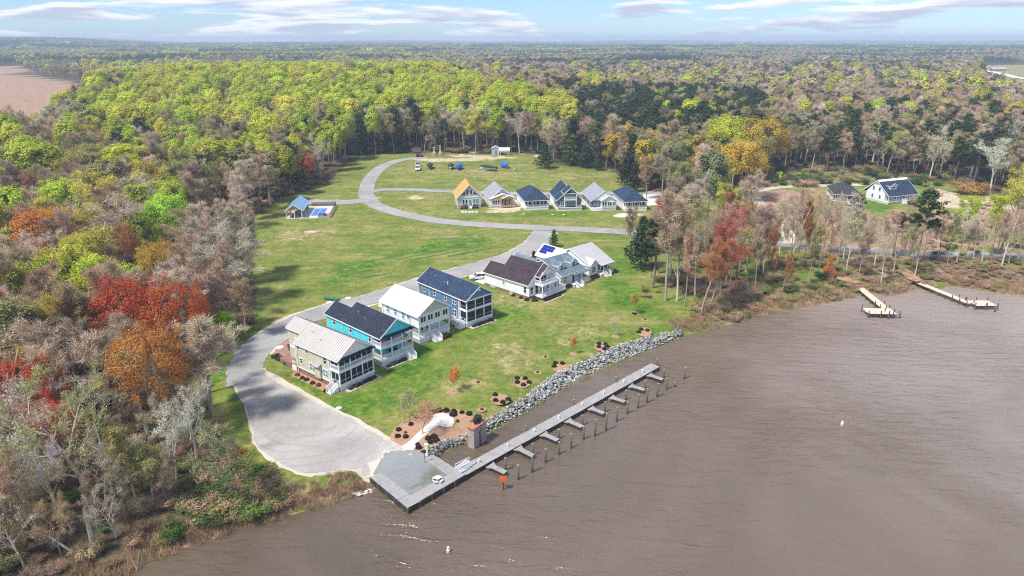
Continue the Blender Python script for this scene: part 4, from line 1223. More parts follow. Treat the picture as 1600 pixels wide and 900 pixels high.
r4.box('porch_floor', 'white_trim', -.1, W + .1, -.3, 1.18, 1.1, 1.3); r4.railing((.1, -.2, 1.3), (gx0 - .1, -.2, 1.3), .8, .25); r4.railing((gx1 + .1, -.2, 1.3), (W - .1, -.2, 1.3), .8, .25)
r5 = House('grey_roofed_house', 'blue-walled bungalow with light grey roof and white front gable, fifth in the back row', 'house', (924.5, 329), (963, 329), turn=R(7))
W = r5.W
r5.box('foundation', 'white_trim', -.02, W + .02, -.02, 16.4, 0, 1.0); r5.body('slate_siding', 0, W, 1.2, 16.4, 1.0, 3.8, 3.4); r5.gable('grey_shingle', 0, W, .6, 16.4, 3.8, 3.4, .45)
MB().prism([(.1, 3.8), (W - .1, 3.8), (W / 2, 7.0)], .45, .58).build('gable', 'white_siding', r5.root)
r5.body('white_siding', W * .38, W, -.1, 1.18, 1.0, 3.8, 1.7, name='porch_gable'); r5.gable('pale_metal', W * .38, W, -.2, 2.6, 3.85, 1.7, .3, name='porch_roof', bo=0)
r5.window('F', 1.2, W * .2, 1.6, 2.2, 1.6, n=3, pane='pale_metal', frame='slate_siding')
for c in (.46, .56, .68, .76): r5.window('F', -.1, W * c, 1.6, .7, 1.6, mid=False)
r5.window('F', -.1, W * .9, 1.7, 1.2, 1.4, pane='blue_siding', mid=False); r5.railing((W * .4, -.25, 1.0), (W, -.25, 1.0), .8, .25); r5.steps(W * .03, W * .28, 1.1, 1.0, 4, .3, 'F', rails=False)
r5.window('L', 0, 4, 1.7, .9, 1.4); r5.window('L', 0, 8.5, 1.7, .9, 1.4)
r6 = House('navy_roofed_bungalow', 'white bungalow with dark navy hipped roof, last in the back row by the trees', 'house', (976, 329.5), (1011, 329.5), turn=R(7))
bungalow(r6, r6.W, 17.2, 'white_siding', 'navy_shingle', 3.5, 3, 4.6)
for hh_ in (r2, r3, r4, r5, r6):
    sheet('driveway', [hh_.world(*q) for q in ((-3.4, 9.0), (-.5, 9.0), (-.5, 21.0), (-3.6, 21.0))], LAND + .055, 'drive_concrete', drape=True)
sheet('white_patch', wobble(gp([(958, 337), (974, 333), (992, 336), (985, 339), (966, 339.5)]), 3, .2, 5), LAND + .03, 'path_stone')
mb = MB()
for i in range(5):
    p = G(722.5 + i * 5.4, 332.2); mb.box(p.x - .5, p.x + .55, p.y - .35, p.y + .35, LAND, LAND + .55)
wb = mb.build('block_row', 'white_paint'); tag(wb, 'row of white blocks on the grass before the orange-roofed house', 'blocks')

# --- the two houses among the right lots
q1 = House('dark_lodge', 'low dark-roofed hipped house behind bare trees on the right lots', 'house', (1303, 317.5), (1343, 319.5))
W = q1.W
q1.box('foundation', 'white_trim', -.02, W, -.02, 15, 0, 1.0); q1.body('grey_siding', 0, W, 2.0, 15, 1.0, 3.6); q1.hip('dark_shingle', 0, W, 0, 15, 3.6, 3.2, .6)
q1.box('porch_floor', 'white_trim', -.6, W + .1, -.2, 1.98, .8, 1.0)
q1.posts([(W * c, .1) for c in (.02, .25, .5, .75, .98)], 1.0, 3.5, .2)
for c in (.13, .37, .63, .87): q1.railing((W * (c - .11), .1, 1.0), (W * (c + .11), .1, 1.0), .85, .25); q1.window('F', 2.0, W * c, 1.6, 1.2, 1.5, n=2)
for y_ in (4, 7, 10, 13): q1.posts([(-.5, y_)], 0, 1.9, .15); q1.window('L', 0, y_, 1.7, 1.0, 1.2)
q1.railing((-.5, .2, 1.0), (-.5, 14, 1.0), .85, .3)
q2 = House('gabled_farmhouse', 'white house with steep navy roof, dormer and porch on the right lots', 'house', (1386.6, 320), (1431, 315))
W = q2.W; D = 10.5
q2.box('foundation', 'concrete', .05, W - .05, .05, D - .05, 0, .8); q2.body('white_siding', 0, W, 1.8, D, .8, 3.6, 5.0, gable='x'); q2.gable('navy_shingle', 0, W, .0, D + 1.8, 3.3, 4.9, .35, axis='x')
q2.body('white_siding', W * .16, W * .40, 2.2, 5, 5.0, 6.6, .9, 'dormer_wall'); q2.gable('navy_shingle', W * .16, W * .40, 2.2, 5.2, 6.6, .9, .25, name='dormer_roof', bo=0); q2.window('F', 2.2, W * .28, 5.2, 1.3, 1.1, n=2)
q2.box('porch_floor', 'white_trim', 0, W, -.2, 1.78, .8, 1.0); q2.posts([(W * c, .1) for c in (.01, .28, .5, .75, .99)], 1.0, 3.3, .22); q2.box('beam', 'white_trim', 0, W, .0, .2, 3.05, 3.3)
for c in (.15, .4, .64, .88): q2.window('F', 1.8, W * c, 1.5, 1.6, 1.6, n=2)
q2.railing((.1, .1, 1.0), (W * .48, .1, 1.0), .85, .25); q2.railing((W * .55, .1, 1.0), (W - .1, .1, 1.0), .85, .25); q2.steps(W * .48, W * .56, -.2, 1.0, 4, .3, 'F')
for y_, z_ in ((4.0, 1.6), (7.5, 1.6), (4.6, 4.6), (7.4, 4.6), (6.0, 6.8)): q2.window('L', 0, y_, z_, .8, 1.3 if z_ < 6 else .6)
q2.gable('navy_shingle', W - .5, W + 2.6, 5, 9, 2.9, 1.4, .3, axis='x', name='side_roof'); q2.body('white_siding', W + .01, W + 2.5, 5.2, 8.8, .8, 2.9, name='side_wall')
# far right: brick house by the far road
z_ = 9.0
q3 = House('far_house', 'small brown far-off house beside the far road at the upper right', 'house', (1550, 112), (1572, 112), z=gh(*G(1552, 112, 8)[:2]))
q3.body('barn_red', 0, q3.W, 0, 9, 0, 4.5, 3.2, gable='x'); q3.gable('far_roof', 0, q3.W, 0, 9, 4.5, 3.2, .5, axis='x')
for c in (.2, .5, .8): q3.window('F', 0, q3.W * c, 1.4, 1.6, 1.6)

# ------------------------------------------------------------------ pavilion and court
cl, cr_ = G(447, 342), G(515, 341)
pv_ = House('court_slab', 'pale concrete slab of the sport court', 'slab', (447, 342.5), (516, 340.5))
COURTW = pv_.W
cD = pv_.local(521, 322, 0)[1]
pv_.box('slab', 'concrete', 0, COURTW, 0, cD, 0, .16)
pv_.box('court', 'court_blue', COURTW * .52, COURTW * .82, cD * .18, cD * .78, .160, .185)
mb = MB()
for x_ in (.52, .67, .82): mb.box(COURTW * x_ - .05, COURTW * x_ + .05, cD * .18, cD * .78, .186, .190)
mb.build('court_line', 'white_paint', pv_.root)
pav = empty('pavilion', pv_.world(0.2, .2, .16), pv_.rz, 'open pavilion with blue metal roof and white posts beside the sport court', 'pavilion')
hp = House.__new__(House); hp.root = pav; hp.z = 0
PW, PD = COURTW * .36, cD * .78
hp.gable('blue_metal', 0, PW, 0, PD, 2.9, 2.0, .4, ribs=1.0)
MB().prism([(0, 2.9), (PW, 2.9), (PW / 2, 4.85)], .02, .14).build('gable', 'osb_wood', pav); MB().prism([(0, 2.9), (PW, 2.9), (PW / 2, 4.85)], PD - .14, PD).build('gable', 'white_trim', pav)
hp.posts([(x, y) for x in (.15, PW / 2, PW - .15) for y in (.15, PD / 2, PD - .15) if not (x == PW / 2 and y == PD / 2)], 0, 2.9, .26)
hp.box('back_wall', 'grey_siding', .3, PW - .3, PD - .5, PD - .4, 0, 2.8)
for i, (x_, y_, mt) in enumerate(((1.6, 2.2, 'dark_metal'), (3.6, 3.4, 'dark_metal'), (3.2, 1.1, 'shed_grey'))):
    p = pv_.world(.2 + x_, .2 + y_, .16)
    t_ = MB(); t_.box(-.8, .8, -.4, .4, .70, .76); t_.box(-.8, .8, -.85, -.6, .40, .46); t_.box(-.8, .8, .6, .85, .40, .46)
    for sx in (-.6, .6): t_.bar((sx, -.8, 0), (sx, .25, .72), .07, .07); t_.bar((sx, .8, 0), (sx, -.25, .72), .07, .07)
    o = t_.build('picnic_table', mt); o.location = p; o.rotation_euler = (0, 0, pv_.rz); tag(o, ('dark picnic table at the left under the blue pavilion', 'dark picnic table at the back under the blue pavilion', 'grey picnic table at the front of the blue pavilion')[i], 'table', 'picnic tables')
fn = empty('court_fence', pv_.world(0, 0, .16), pv_.rz, 'black wire fence round the sport court', 'fence')
runs = [((PW + .6, cD - .1), (COURTW - .1, cD - .1)), ((COURTW - .1, cD - .1), (COURTW - .1, .1)), ((COURTW - .1, .1), (COURTW * .72, .1))]
for a, b_ in runs:
    a = Vector((*a, 0)); b_ = Vector((*b_, 0)); n = max(1, round((b_ - a).length / 2.4))
    for i in range(n):
        p, q = a.lerp(b_, i / n), a.lerp(b_, (i + 1) / n)
        mb = MB(); mb.bar(p, p + UPZ * 1.5, .08, .08); mb.build('fence_post', 'dark_metal', fn)
        mb = MB(); mb.bar(p + UPZ * 1.45, q + UPZ * 1.45, .06, .06); mb.bar(p + UPZ * .1, q + UPZ * .1, .05, .05); mb.build('rail', 'dark_metal', fn)
        mb = MB(); mb.bar(p.lerp(q, .03) + UPZ * .77, p.lerp(q, .97) + UPZ * .77, .012, 1.28); mb.build('fence_panel', 'wire_mesh', fn)
mb = MB(); p = pv_.world(COURTW * .86, cD * .14, .16)
mb.box(-.25, .25, -.25, .25, 0, .9); mb.box(-.32, .32, -.32, .32, .9, 1.0); mb.box(-.15, .15, -.3, -.25, .5, .8)
o = mb.build('trash_bin', 'red_rust'); o.location = p; tag(o, 'rust-red bin standing at the front right of the sport court', 'bin')

# ------------------------------------------------------------------ cars, boats, gear


def car(px, py, ang, paint, label, kind='suv', L=4.5, name='parked_car', group=None):
    p = G(px, py)
    root = empty(name, p, ang, label, 'car' if kind != 'pickup' else 'truck', group)
    w_ = .9
    if kind == 'pickup':
        lower = [(-L / 2, .45), (-L / 2, 1.05), (-L / 2 + .1, 1.1), (L * .12, 1.1), (L * .30, 1.12), (L / 2 - .15, 1.0), (L / 2, .85), (L / 2, .45)]
        cab = [(-L * .10, 1.08), (-L * .07, 1.75), (L * .14, 1.78), (L * .28, 1.12)]
    else:
        lower = [(-L / 2, .42), (-L / 2 - .02, .95), (-L / 2 + .12, 1.05), (L * .18, 1.02), (L * .42, .92), (L / 2 - .02, .75), (L / 2, .42)]
        cab = [(-L * .47, 1.02), (-L * .40, 1.60), (-L * .05, 1.66), (L * .08, 1.62), (L * .22, 1.02)] if kind == 'suv' else [(-L * .36, 1.0), (-L * .22, 1.45), (L * .04, 1.46), (L * .2, 1.0)]
    MB().prism(lower, -w_, w_).build('body', paint, root)
    c = MB(); k = len(cab)
    vs = [(x, -w_ + (.06 if z < 1.3 else .20), z) for x, z in cab] + [(x, w_ - (.06 if z < 1.3 else .20), z) for x, z in cab]
    c.add(vs, [tuple(range(k)), tuple(range(2 * k - 1, k - 1, -1))] + [(i, i + k, (i + 1) % k + k, (i + 1) % k) for i in range(k)])
    c.build('window', 'glass_dark', root)
    top = [q for q in cab if q[1] > 1.3]
    r = MB(); r.slab([(top[0][0] - .03, -w_ + .2, top[0][1] + .045), (top[-1][0] + .03, -w_ + .2, top[-1][1] + .045), (top[-1][0] + .03, w_ - .2, top[-1][1] + .045), (top[0][0] - .03, w_ - .2, top[0][1] + .045)], .05)
    for s in (-1, 1):
        for q in (cab[0], cab[-1]):
            tq = top[0] if q is cab[0] else top[-1]
            r.bar((q[0], s * (w_ - .05), q[1]), (tq[0], s * (w_ - .19), tq[1] + .03), .09, .09)
        mx_ = (top[0][0] + top[-1][0]) / 2
        r.bar((mx_, s * (w_ - .05), 1.03), (mx_, s * (w_ - .19), top[0][1]), .09, .07)
    r.build('roof', paint, root)
    if kind == 'pickup':
        MB().box(-L / 2 + .12, -L * .12, -w_ + .12, w_ - .12, 1.085, 1.12).build('truck_bed', 'rubber', root)
    for sx in (-L * .31, L * .31):
        for s in (-1, 1):
            wh = MB().tube((sx, s * (w_ - .18), .34), (sx, s * (w_ + .02), .34), .34, n=14).build('wheel', 'rubber', root)
            MB().tube((sx, s * (w_ + .021), .34), (sx, s * (w_ + .035), .34), .2, n=10).build('rim', 'silver_paint', wh)
    for s in (-1, 1):
        MB().box(L / 2 - .06, L / 2 + .015, s * .62 - .16, s * .62 + .16, .68, .82).build('headlight', 'silver_paint', root)
        MB().box(-L / 2 - .035, -L / 2 + .02, s * .7 - .1, s * .7 + .1, .75, .95).build('tail_light', 'red_cloth', root)
    return root


def boat(px, py, ang, hullm, coverm, label, L=6.0, tarp=False, trailer=True, group='boats stored in the field'):
    p = G(px, py)
    root = empty('boat', p, ang, label, 'boat', group); root.scale = (1.22, 1.3, 1.22)
    z0 = .55 if trailer else .1
    st_ = []
    for t in (0, .2, .45, .7, .88, 1.0):
        hw = 1.15 * (1 - max(0, (t - .35) / .65) ** 2.2) if t < 1 else .02
        st_.append((L * (t - .5), hw, z0 + .25 * max(0, t - .55) ** 1.5, z0 + 1.0 + .25 * t))
    mb = MB(); vs = []
    for x, hw, zk, zg in st_:
        vs += [(x, 0, zk), (x, hw * .75, zk + .35), (x, hw, zg), (x, -hw, zg), (x, -hw * .75, zk + .35)]
    fs = []
    for i in range(len(st_) - 1):
        for j in range(5):
            fs.append((i * 5 + j, i * 5 + (j + 1) % 5, (i + 1) * 5 + (j + 1) % 5, (i + 1) * 5 + j))
    fs += [(0, 1, 2, 3, 4), tuple((len(st_) - 1) * 5 + j for j in (4, 3, 2, 1, 0))]
    mb.add(vs, fs); hull = mb.build('hull', hullm, root)
    # cover: a ridge tent from stern to bow
    mb = MB(); vs = []
    for i, (x, hw, zk, zg) in enumerate(st_):
        rz_ = zg + (.75 if tarp else .45) * (1 - ((x / L) * 1.5 + .1) ** 2)
        lowz = zk + (.3 if tarp else .75)
        vs += [(x, hw + .06, lowz), (x, hw + .07, zg + .03), (x, 0, max(rz_, zg + .06)), (x, -hw - .07, zg + .03), (x, -hw - .06, lowz)]
    fs = [(i * 5 + j, i * 5 + j + 1, (i + 1) * 5 + j + 1, (i + 1) * 5 + j) for i in range(len(st_) - 1) for j in range(4)]
    fs += [(0, 1, 2, 3, 4), tuple((len(st_) - 1) * 5 + j for j in (4, 3, 2, 1, 0))]
    mb.add(vs, fs); mb.build('cover', coverm, root)
    MB().box(-L / 2 - .55, -L / 2 - .05, -.22, .22, z0 + .3, z0 + 1.35).build('outboard_motor', 'black_paint', root)
    if trailer:
        t_ = MB(); t_.bar((-L * .4, .6, .5), (L * .35, .5, .5), .1, .1); t_.bar((-L * .4, -.6, .5), (L * .35, -.5, .5), .1, .1); t_.bar((L * .3, 0, .5), (L * .68, 0, .45), .1, .1); t_.bar((-L * .15, -1.1, .42), (-L * .15, 1.1, .42), .1, .1)
        tr_ = t_.build('trailer_frame', 'silver_paint', root)
        for s in (-1, 1):
            MB().tube((-L * .15, s * .95, .32), (-L * .15, s * 1.15, .32), .32, n=12).build('wheel', 'rubber', tr_)
    return root


sa = h4.rz + PI / 2
car(747, 436, h5.rz + PI * .98 - .5, 'white_paint', 'white car parked on the drive between the blue and brown-roofed houses', 'suv', 4.6)
car(461, 549.5, h1.rz - 1.9, 'black_paint', 'black car parked on the brick drive of the tan house', 'sedan', 4.6)
car(653.5, 265.5, -PI / 2 + .05, 'white_paint', 'white pickup truck in front, leftmost in the boat field', 'pickup', 5.4, 'parked_truck').scale = (1.15, 1.2, 1.2)
car(652.5, 260, -PI / 2 + .02, 'silver_paint', 'silver van parked behind the white pickup in the boat field', 'suv', 5.0).scale = (1.1, 1.2, 1.25)
boat(672, 263.5, -PI / 2 + .1, 'black_paint', 'grey_tarp', 'black covered boat beside the white pickup in the boat field', 6.0)
boat(704.5, 264, -PI / 2 + .05, 'white_paint', 'grey_tarp', 'dark grey covered boat left of the blue-tarped boat', 5.6)
boat(717, 264.5, -PI / 2 - .05, 'blue_tarp', 'blue_tarp', 'boat wrapped in bright blue tarp in the middle of the field', 6.6, True)
boat(763, 266.5, PI - .45, 'white_paint', 'grey_tarp', 'white boat with dark cover parked slantwise in the field', 7.0)
boat(789, 262, -PI / 2 + .35, 'blue_tarp', 'blue_tarp', 'blue tarped boat with tent-like cover at the right of the field', 6.0, True)
car(718.8, 0, 0, 'white_paint', '', 'suv') if False else None
# small trailer by the slant boat
p = G(774, 265.5); t_ = MB(); t_.box(-1.0, 1.0, -.6, .6, .45, .55); t_.bar((1.0, 0, .45), (2.0, 0, .4), .08, .08)
for s in (-1, 1): t_.tube((0, s * .62, .28), (0, s * .78, .28), .28, n=10)
o = t_.build('small_trailer', 'shed_grey'); o.location = p; tag(o, 'small empty trailer right of the slanted white boat', 'trailer')
# tractor
p = G(655.5, 245.5); rt = empty('tractor', p, PI * .1, 'rusty red tractor at the left end of the field by the wood edge', 'tractor')
MB().box(-.6, 1.6, -.45, .45, .7, 1.5).build('hood', 'red_rust', rt); MB().box(-1.5, -.5, -.7, .7, .8, 1.2).build('seat_deck', 'red_rust', rt)
cb = MB()
for sx in (-1.4, -.4):
    for s in (-.6, .6): cb.bar((sx, s, 1.2), (sx, s, 2.7), .08, .08)
cb.box(-1.5, -.3, -.7, .7, 2.7, 2.8); cb.build('canopy', 'dark_metal', rt)
for sx, r_ in ((-1.0, .8), (1.2, .5)):
    for s in (-1, 1): MB().tube((sx, s * .7, r_), (sx, s * 1.0, r_), r_, n=14).build('wheel', 'rubber', rt)
MB().box(1.7, 2.6, -.9, .9, .2, .7).build('bucket', 'red_rust', rt)
# two stone chimneys standing alone
for i, (px, py, hh) in enumerate(((678.5, 243.5, 4.6), (688, 243, 5.6))):
    p = G(px, py); o = MB().lathe([(1.3, 0), (1.25, 1.6), (.75, 2.3), (.55, 2.6), (.5, hh - .5), (.62, hh - .4), (.62, hh), (.3, hh + .01)], 4).build('stone_chimney', 'block_stone')
    o.location = p; o.rotation_euler = (0, 0, PI / 4 + .1); tag(o, ('shorter free-standing stone chimney, left of the pair by the wood', 'taller free-standing stone chimney, right of the pair by the wood')[i], 'chimney', 'free-standing chimneys')
    MB().box(-.5, .5, -1.02, -.86, .1, 1.0).build('hearth', 'urn_dark', o)
# shed and tank
sh = House('storage_shed', 'small grey storage shed beside the white tank at the wood edge', 'shed', (768.5, 242.3), (780, 242.3))
sh.body('shed_grey', 0, sh.W, 0, 4, 0, 3.6, 1.0); sh.gable('pale_metal', 0, sh.W, 0, 4, 3.6, 1.0, .15); sh.door('F', 0, sh.W * .55, .1, 1.4, 2.6, 'blue_siding'); sh.box('corner_board', 'white_trim', -.05, .1, -.05, .1, 0, 3.5)
p = G(788, 242); tk_ = empty('white_tank', p, 0, 'white horizontal fuel tank on legs right of the storage shed', 'tank')
MB().tube((-3, 0, 2.6), (3, 0, 2.6), 1.45, n=18).build('tank', 'white_paint', tk_)
for sx in (-2.2, 2.2): MB().box(sx - .15, sx + .15, -.9, .9, 0, 1.5).build('leg', 'white_paint', tk_)
for i, (px, py, mt, sc) in enumerate(((721, 242.5, 'white_paint', .7), (817, 241, 'white_paint', .6), (745, 239.5, 'path_stone', 1.0), (738, 239.6, 'path_stone', .9), (752, 239.4, 'path_stone', .9))):
    p = G(px, py); rr = random.Random(i); mb = MB()
    for k in range(7): a = rr.uniform(-1.6, 1.6); c_ = rr.uniform(-.5, .5); s = rr.uniform(.2, .5); mb.box(a - s, a + s, c_ - s, c_ + s, 0, s * 1.2)
    o = mb.build('rubble_heap', mt); o.location = p; o.scale = (sc, sc, sc); tag(o, ('small white heap left of the pale rubble in the field', 'small white heap right of the tank', 'pale rubble heap middle of three left of the shed', 'pale rubble heap leftmost of three left of the shed', 'pale rubble heap rightmost of three left of the shed')[i], 'rubble', 'pale heaps by the wood edge')
for i, (px, py, hh, ln) in enumerate(((801, 269, 1.6, .5), (811, 266, 1.8, 0))):
    p = G(px, py); mb = MB(); mb.tube((0, 0, 0), (ln, 0, hh), .08, n=6)
    if ln: mb.tube((ln, 0, hh), (ln + .8, 0, hh + .1), .08, n=6)
    o = mb.build('white_pipe', 'white_paint'); o.location = p; tag(o, ('bent white pipe standing in the field right of the blue tarp', 'straight white pipe standing in the field right of the blue tarp')[i], 'pipe', 'white pipes in the field')
# pale junk by the street and manhole covers
p = G(519, 469); o = MB().add([(-1.6, -.4, 0), (1.6, -.4, 0), (1.6, .4, 0), (-1.6, .4, 0), (-1.9, -.7, .5), (1.9, -.7, .5), (1.9, .7, .5), (-1.9, .7, .5)], [(3, 2, 1, 0), (0, 1, 5, 4), (1, 2, 6, 5), (2, 3, 7, 6), (3, 0, 4, 7), (4, 5, 6, 7)]).build('green_skiff', 'green_plastic')
o.location = p; o.rotation_euler = (0, 0, -.3); tag(o, 'small green skiff turned over on the grass behind the teal house', 'skiff')
for i, (px, py, r_, lab) in enumerate(((515, 472.5, .8, 'pale flat stone beside the green skiff'), (544, 466, .8, 'white concrete lid on the grass left of the street'), (437, 543, .9, 'white concrete lid on the grass inside the street bend'), (529.5, 638, .55, 'small white lid in the grass by the gravel lot'),
                                       (818, 334.5, .5, 'small white lid on the grass below the unfinished house'), (863.5, 335.5, .5, 'small white lid below the navy hip house'), (881, 335.5, .5, 'small white lid below the navy gable house'), (774.5, 332.3, .5, 'small white lid below the raw timber porch'))):
    p = G(px, py); o = MB().lathe([(r_, 0), (r_, .12), (r_ * .85, .18), (r_ * .2, .2)], 14).build('concrete_lid', 'path_stone'); o.location = p + Vector((0, 0, -.02)); tag(o, lab, 'lid', 'pale lids in the grass')
# gear under the eaves of the brown-roofed house
p = G(773, 449.5); mb = MB(); mb.box(-1.1, 1.1, -.5, .5, .1, .5); mb.lathe([(.5, .5), (.45, .8), (.2, .9)], 8); mb.box(.5, .9, -.3, .3, .5, .9); o = mb.build('yard_gear', 'silver_paint'); o.location = p; o.rotation_euler = (0, 0, -.5)
tag(o, 'pile of pale yard gear beside the brown-roofed house', 'yard gear')
p = G(800, 459); mb = MB(); mb.box(-.5, .5, -.4, .4, 0, .9); mb.box(-.45, .45, -.35, .35, .9, .95); o = mb.build('heat_pump', 'shed_grey'); o.location = p; o.rotation_euler = (0, 0, -.5); tag(o, 'grey heat pump unit beside the wall of the brown-roofed house', 'heat pump')
p = G(834, 402); mb = MB(); mb.box(-.5, .5, -.5, .5, 0, 1.6); mb.box(-.35, .35, -.3, .3, 1.6, 1.9); o = mb.build('grill', 'black_paint'); o.location = p; tag(o, 'black covered grill on the paving left of the solar house', 'grill')

# ------------------------------------------------------------------ trees: one trunk mesh and one crown mesh for each of a few dozen grown forms
UP = Vector((0, 0, 1))


class Grow:
    """geometry of one tree: tubes for the trunk, slivers and leaf faces for the crown"""
    def __init__(self, seed):
        self.r = random.Random(seed)
        self.np = np.random.RandomState(seed)
        self.tv = []; self.tf = []
        self.tips = []          # (point, direction)
    def tube(self, P, rad, n=5):
        k = len(self.tv)
        for i, (p, r) in enumerate(zip(P, rad)):
            d = (P[min(i + 1, len(P) - 1)] - P[max(i - 1, 0)]).normalized()
            a = d.orthogonal().normalized(); c = d.cross(a)
            for j in range(n):
                an = 2 * PI * j / n
                self.tv.append(p + (a * math.cos(an) + c * math.sin(an)) * r)
        for i in range(len(P) - 1):
            for j in range(n):
                a0 = k + i * n + j; a1 = k + i * n + (j + 1) % n
                self.tf.append((a0, a1, a1 + n, a0 + n))
    def limb(self, p, d, L, r, level, spec):
        rr = self.r
        segs = 4 if level < 2 else 3 if level == 2 else 1
        P = [p]; rad = [r]
        dd = d.copy()
        for i in range(segs):
            j = spec['wob'] * (1.0 if level else 0.4)
            dd = (dd + Vector((rr.gauss(0, j), rr.gauss(0, j), rr.gauss(0, j) + spec['up'] * (0.10 if level else 0)))).normalized()
            P.append(P[-1] + dd * (L / segs)); rad.append(r * (1 - 0.78 * (i + 1) / segs))
        if level < spec['levels']:
            self.tube(P, rad, 6 if level == 0 else 4 if level == 1 else 3)
        else:
            self.tube(P, rad, 3)
        if level >= spec['levels']:
            self.tips.append((P[-1], dd)); self.tips.append(((P[0] + P[-1]) / 2, dd))
            return
        n = spec['kids'][level]
        for i in range(n):
            t = spec['first'][level] + (1 - spec['first'][level]) * (i + rr.random() * 0.8) / n
            t = min(t, 0.98)
            q = t * segs; a = int(q); f = q - a
            base = P[a].lerp(P[min(a + 1, segs)], f)
            ax = (P[min(a + 1, segs)] - P[a]).normalized()
            o = ax.orthogonal().normalized()
            az = i * 2.399 + rr.uniform(-0.5, 0.5) + level
            side = Quaternion(ax, az) @ o
            ang = R(rr.uniform(*spec['angle'][level]))
            nd = (ax * math.cos(ang) + side * math.sin(ang)).normalized()
            tap = 1 - spec['shrink'] * t if level == 0 else 1 - 0.5 * t
            self.limb(base, nd, L * spec['ratio'][level] * tap * rr.uniform(0.8, 1.15), max(r * (1 - 0.75 * t) * 0.6, 0.014), level + 1, spec)
    def crown(self, quads, slivers, tufts=1, tip_r=0.9, size=(0.25, 0.45), tw_len=(0.7, 1.5), tw_w=0.035, keep=1.0, flat=0.0):
        """leaf faces and twig slivers round the tips of the limbs; returns numpy vertices, faces and a brightness per face"""
        R_ = self.np
        V = []; F = []; var = []; mi = []
        T = [t for t in self.tips if self.r.random() < keep]
        if not T:
            T = self.tips
        tp = np.array([t[0][:] for t in T]); td = np.array([t[1][:] for t in T])
        cen = tp.mean(0)
        k = 0
        if slivers:
            idx = R_.randint(0, len(tp), slivers)
            p0 = tp[idx] + R_.normal(0, 0.25, (slivers, 3)) - td[idx] * R_.uniform(0, 0.8, (slivers, 1))
            d = td[idx] + R_.normal(0, 0.55, (slivers, 3)) + np.array([0, 0, 0.25])
            d /= np.linalg.norm(d, axis=1, keepdims=True)
            L = R_.uniform(*tw_len, (slivers, 1))
            s = np.cross(d, R_.normal(0, 1, (slivers, 3))); s /= np.linalg.norm(s, axis=1, keepdims=True)
            w_ = tw_w * R_.uniform(0.6, 1.5, (slivers, 1))
            vs = np.stack([p0 - s * w_, p0 + s * w_, p0 + d * L + s * w_ * 0.4, p0 + d * L - s * w_ * 0.4], 1).reshape(-1, 3)
            V.append(vs); F.append(np.arange(slivers * 4).reshape(-1, 4) + k); k += slivers * 4
            var.append(R_.uniform(0, 1, slivers)); mi.append(np.ones(slivers, int))
        if quads:
            idx = R_.randint(0, len(tp), quads)
            off = R_.normal(0, 1, (quads, 3)); off /= np.linalg.norm(off, axis=1, keepdims=True)
            off *= (tip_r * R_.uniform(0.25, 1.0, (quads, 1)) ** 0.6)
            off[:, 2] *= (1 - flat)
            c = tp[idx] + off
            nrm = 0.7 * off / tip_r + 1.1 * (c - cen) / (np.linalg.norm(c - cen, axis=1, keepdims=True) + 1e-6) + np.array([0, 0, 0.40]) + R_.normal(0, 0.30, (quads, 3))
            nrm /= np.linalg.norm(nrm, axis=1, keepdims=True)
            a = np.cross(nrm, R_.normal(0, 1, (quads, 3))); a /= np.linalg.norm(a, axis=1, keepdims=True)
            b_ = np.cross(nrm, a)
            s = R_.uniform(*size, (quads, 1)) / 2
            vs = np.stack([c - a * s - b_ * s * .7, c + a * s - b_ * s * .8, c + a * s * .8 + b_ * s, c - a * s * .9 + b_ * s * .8], 1).reshape(-1, 3)
            V.append(vs); F.append(np.arange(quads * 4).reshape(-1, 4) + k); k += quads * 4
            tipvar = R_.uniform(0, 1, len(tp))
            var.append(np.clip(0.55 * tipvar[idx] + 0.45 * R_.uniform(0, 1, quads), 0, 1)); mi.append(np.zeros(quads, int))
        return np.concatenate(V), np.concatenate(F), np.concatenate(var), np.concatenate(mi)


def np_mesh(name, V, F, mats, mi=None, var=None):
    me = bpy.data.meshes.new(name)
    me.vertices.add(len(V)); me.vertices.foreach_set('co', np.asarray(V, np.float32).ravel())
    me.loops.add(F.size); me.loops.foreach_set('vertex_index', F.ravel().astype(np.int32))
    me.polygons.add(len(F)); me.polygons.foreach_set('loop_start', np.arange(0, F.size, F.shape[1], dtype=np.int32))
    me.update(calc_edges=True)
    for m_ in mats:
        me.materials.append(MATS[m_])
    if mi is not None:
        me.polygons.foreach_set('material_index', np.asarray(mi, np.int32))
    if var is not None:
        at = me.attributes.new('var', 'FLOAT', 'FACE'); at.data.foreach_set('value', np.asarray(var, np.float32))
    return me


FORMS = {}      # kind -> list of dict(trunk mesh, crown mesh, joined object for the far woods, height)


def finish(kind, g, crown, bark):
    V, F, var, mi = crown
    tv = np.array([v[:] for v in g.tv]); tf = np.array(g.tf)
    H = max(V[:, 2].max(), tv[:, 2].max())
    tm = np_mesh('trunk', tv, tf, [bark]); tm.polygons.foreach_set('use_smooth', np.ones(len(tf), bool))
    cm = np_mesh('crown', V, F, ['leaf', 'twig'], mi, var)
    jm = np_mesh(kind, np.concatenate([tv, V]), np.concatenate([tf, F + len(tv)]), [bark, 'leaf', 'twig'],
                 np.concatenate([np.zeros(len(tf), int), mi + 1]), np.concatenate([np.full(len(tf), .5), var]))
    rad_ = float(np.percentile(np.hypot(V[:, 0], V[:, 1]), 88))
    FORMS.setdefault(kind, []).append(dict(rad=rad_, trunk=tm, crown=cm, joined=bpy.data.objects.new(kind, jm), H=H))


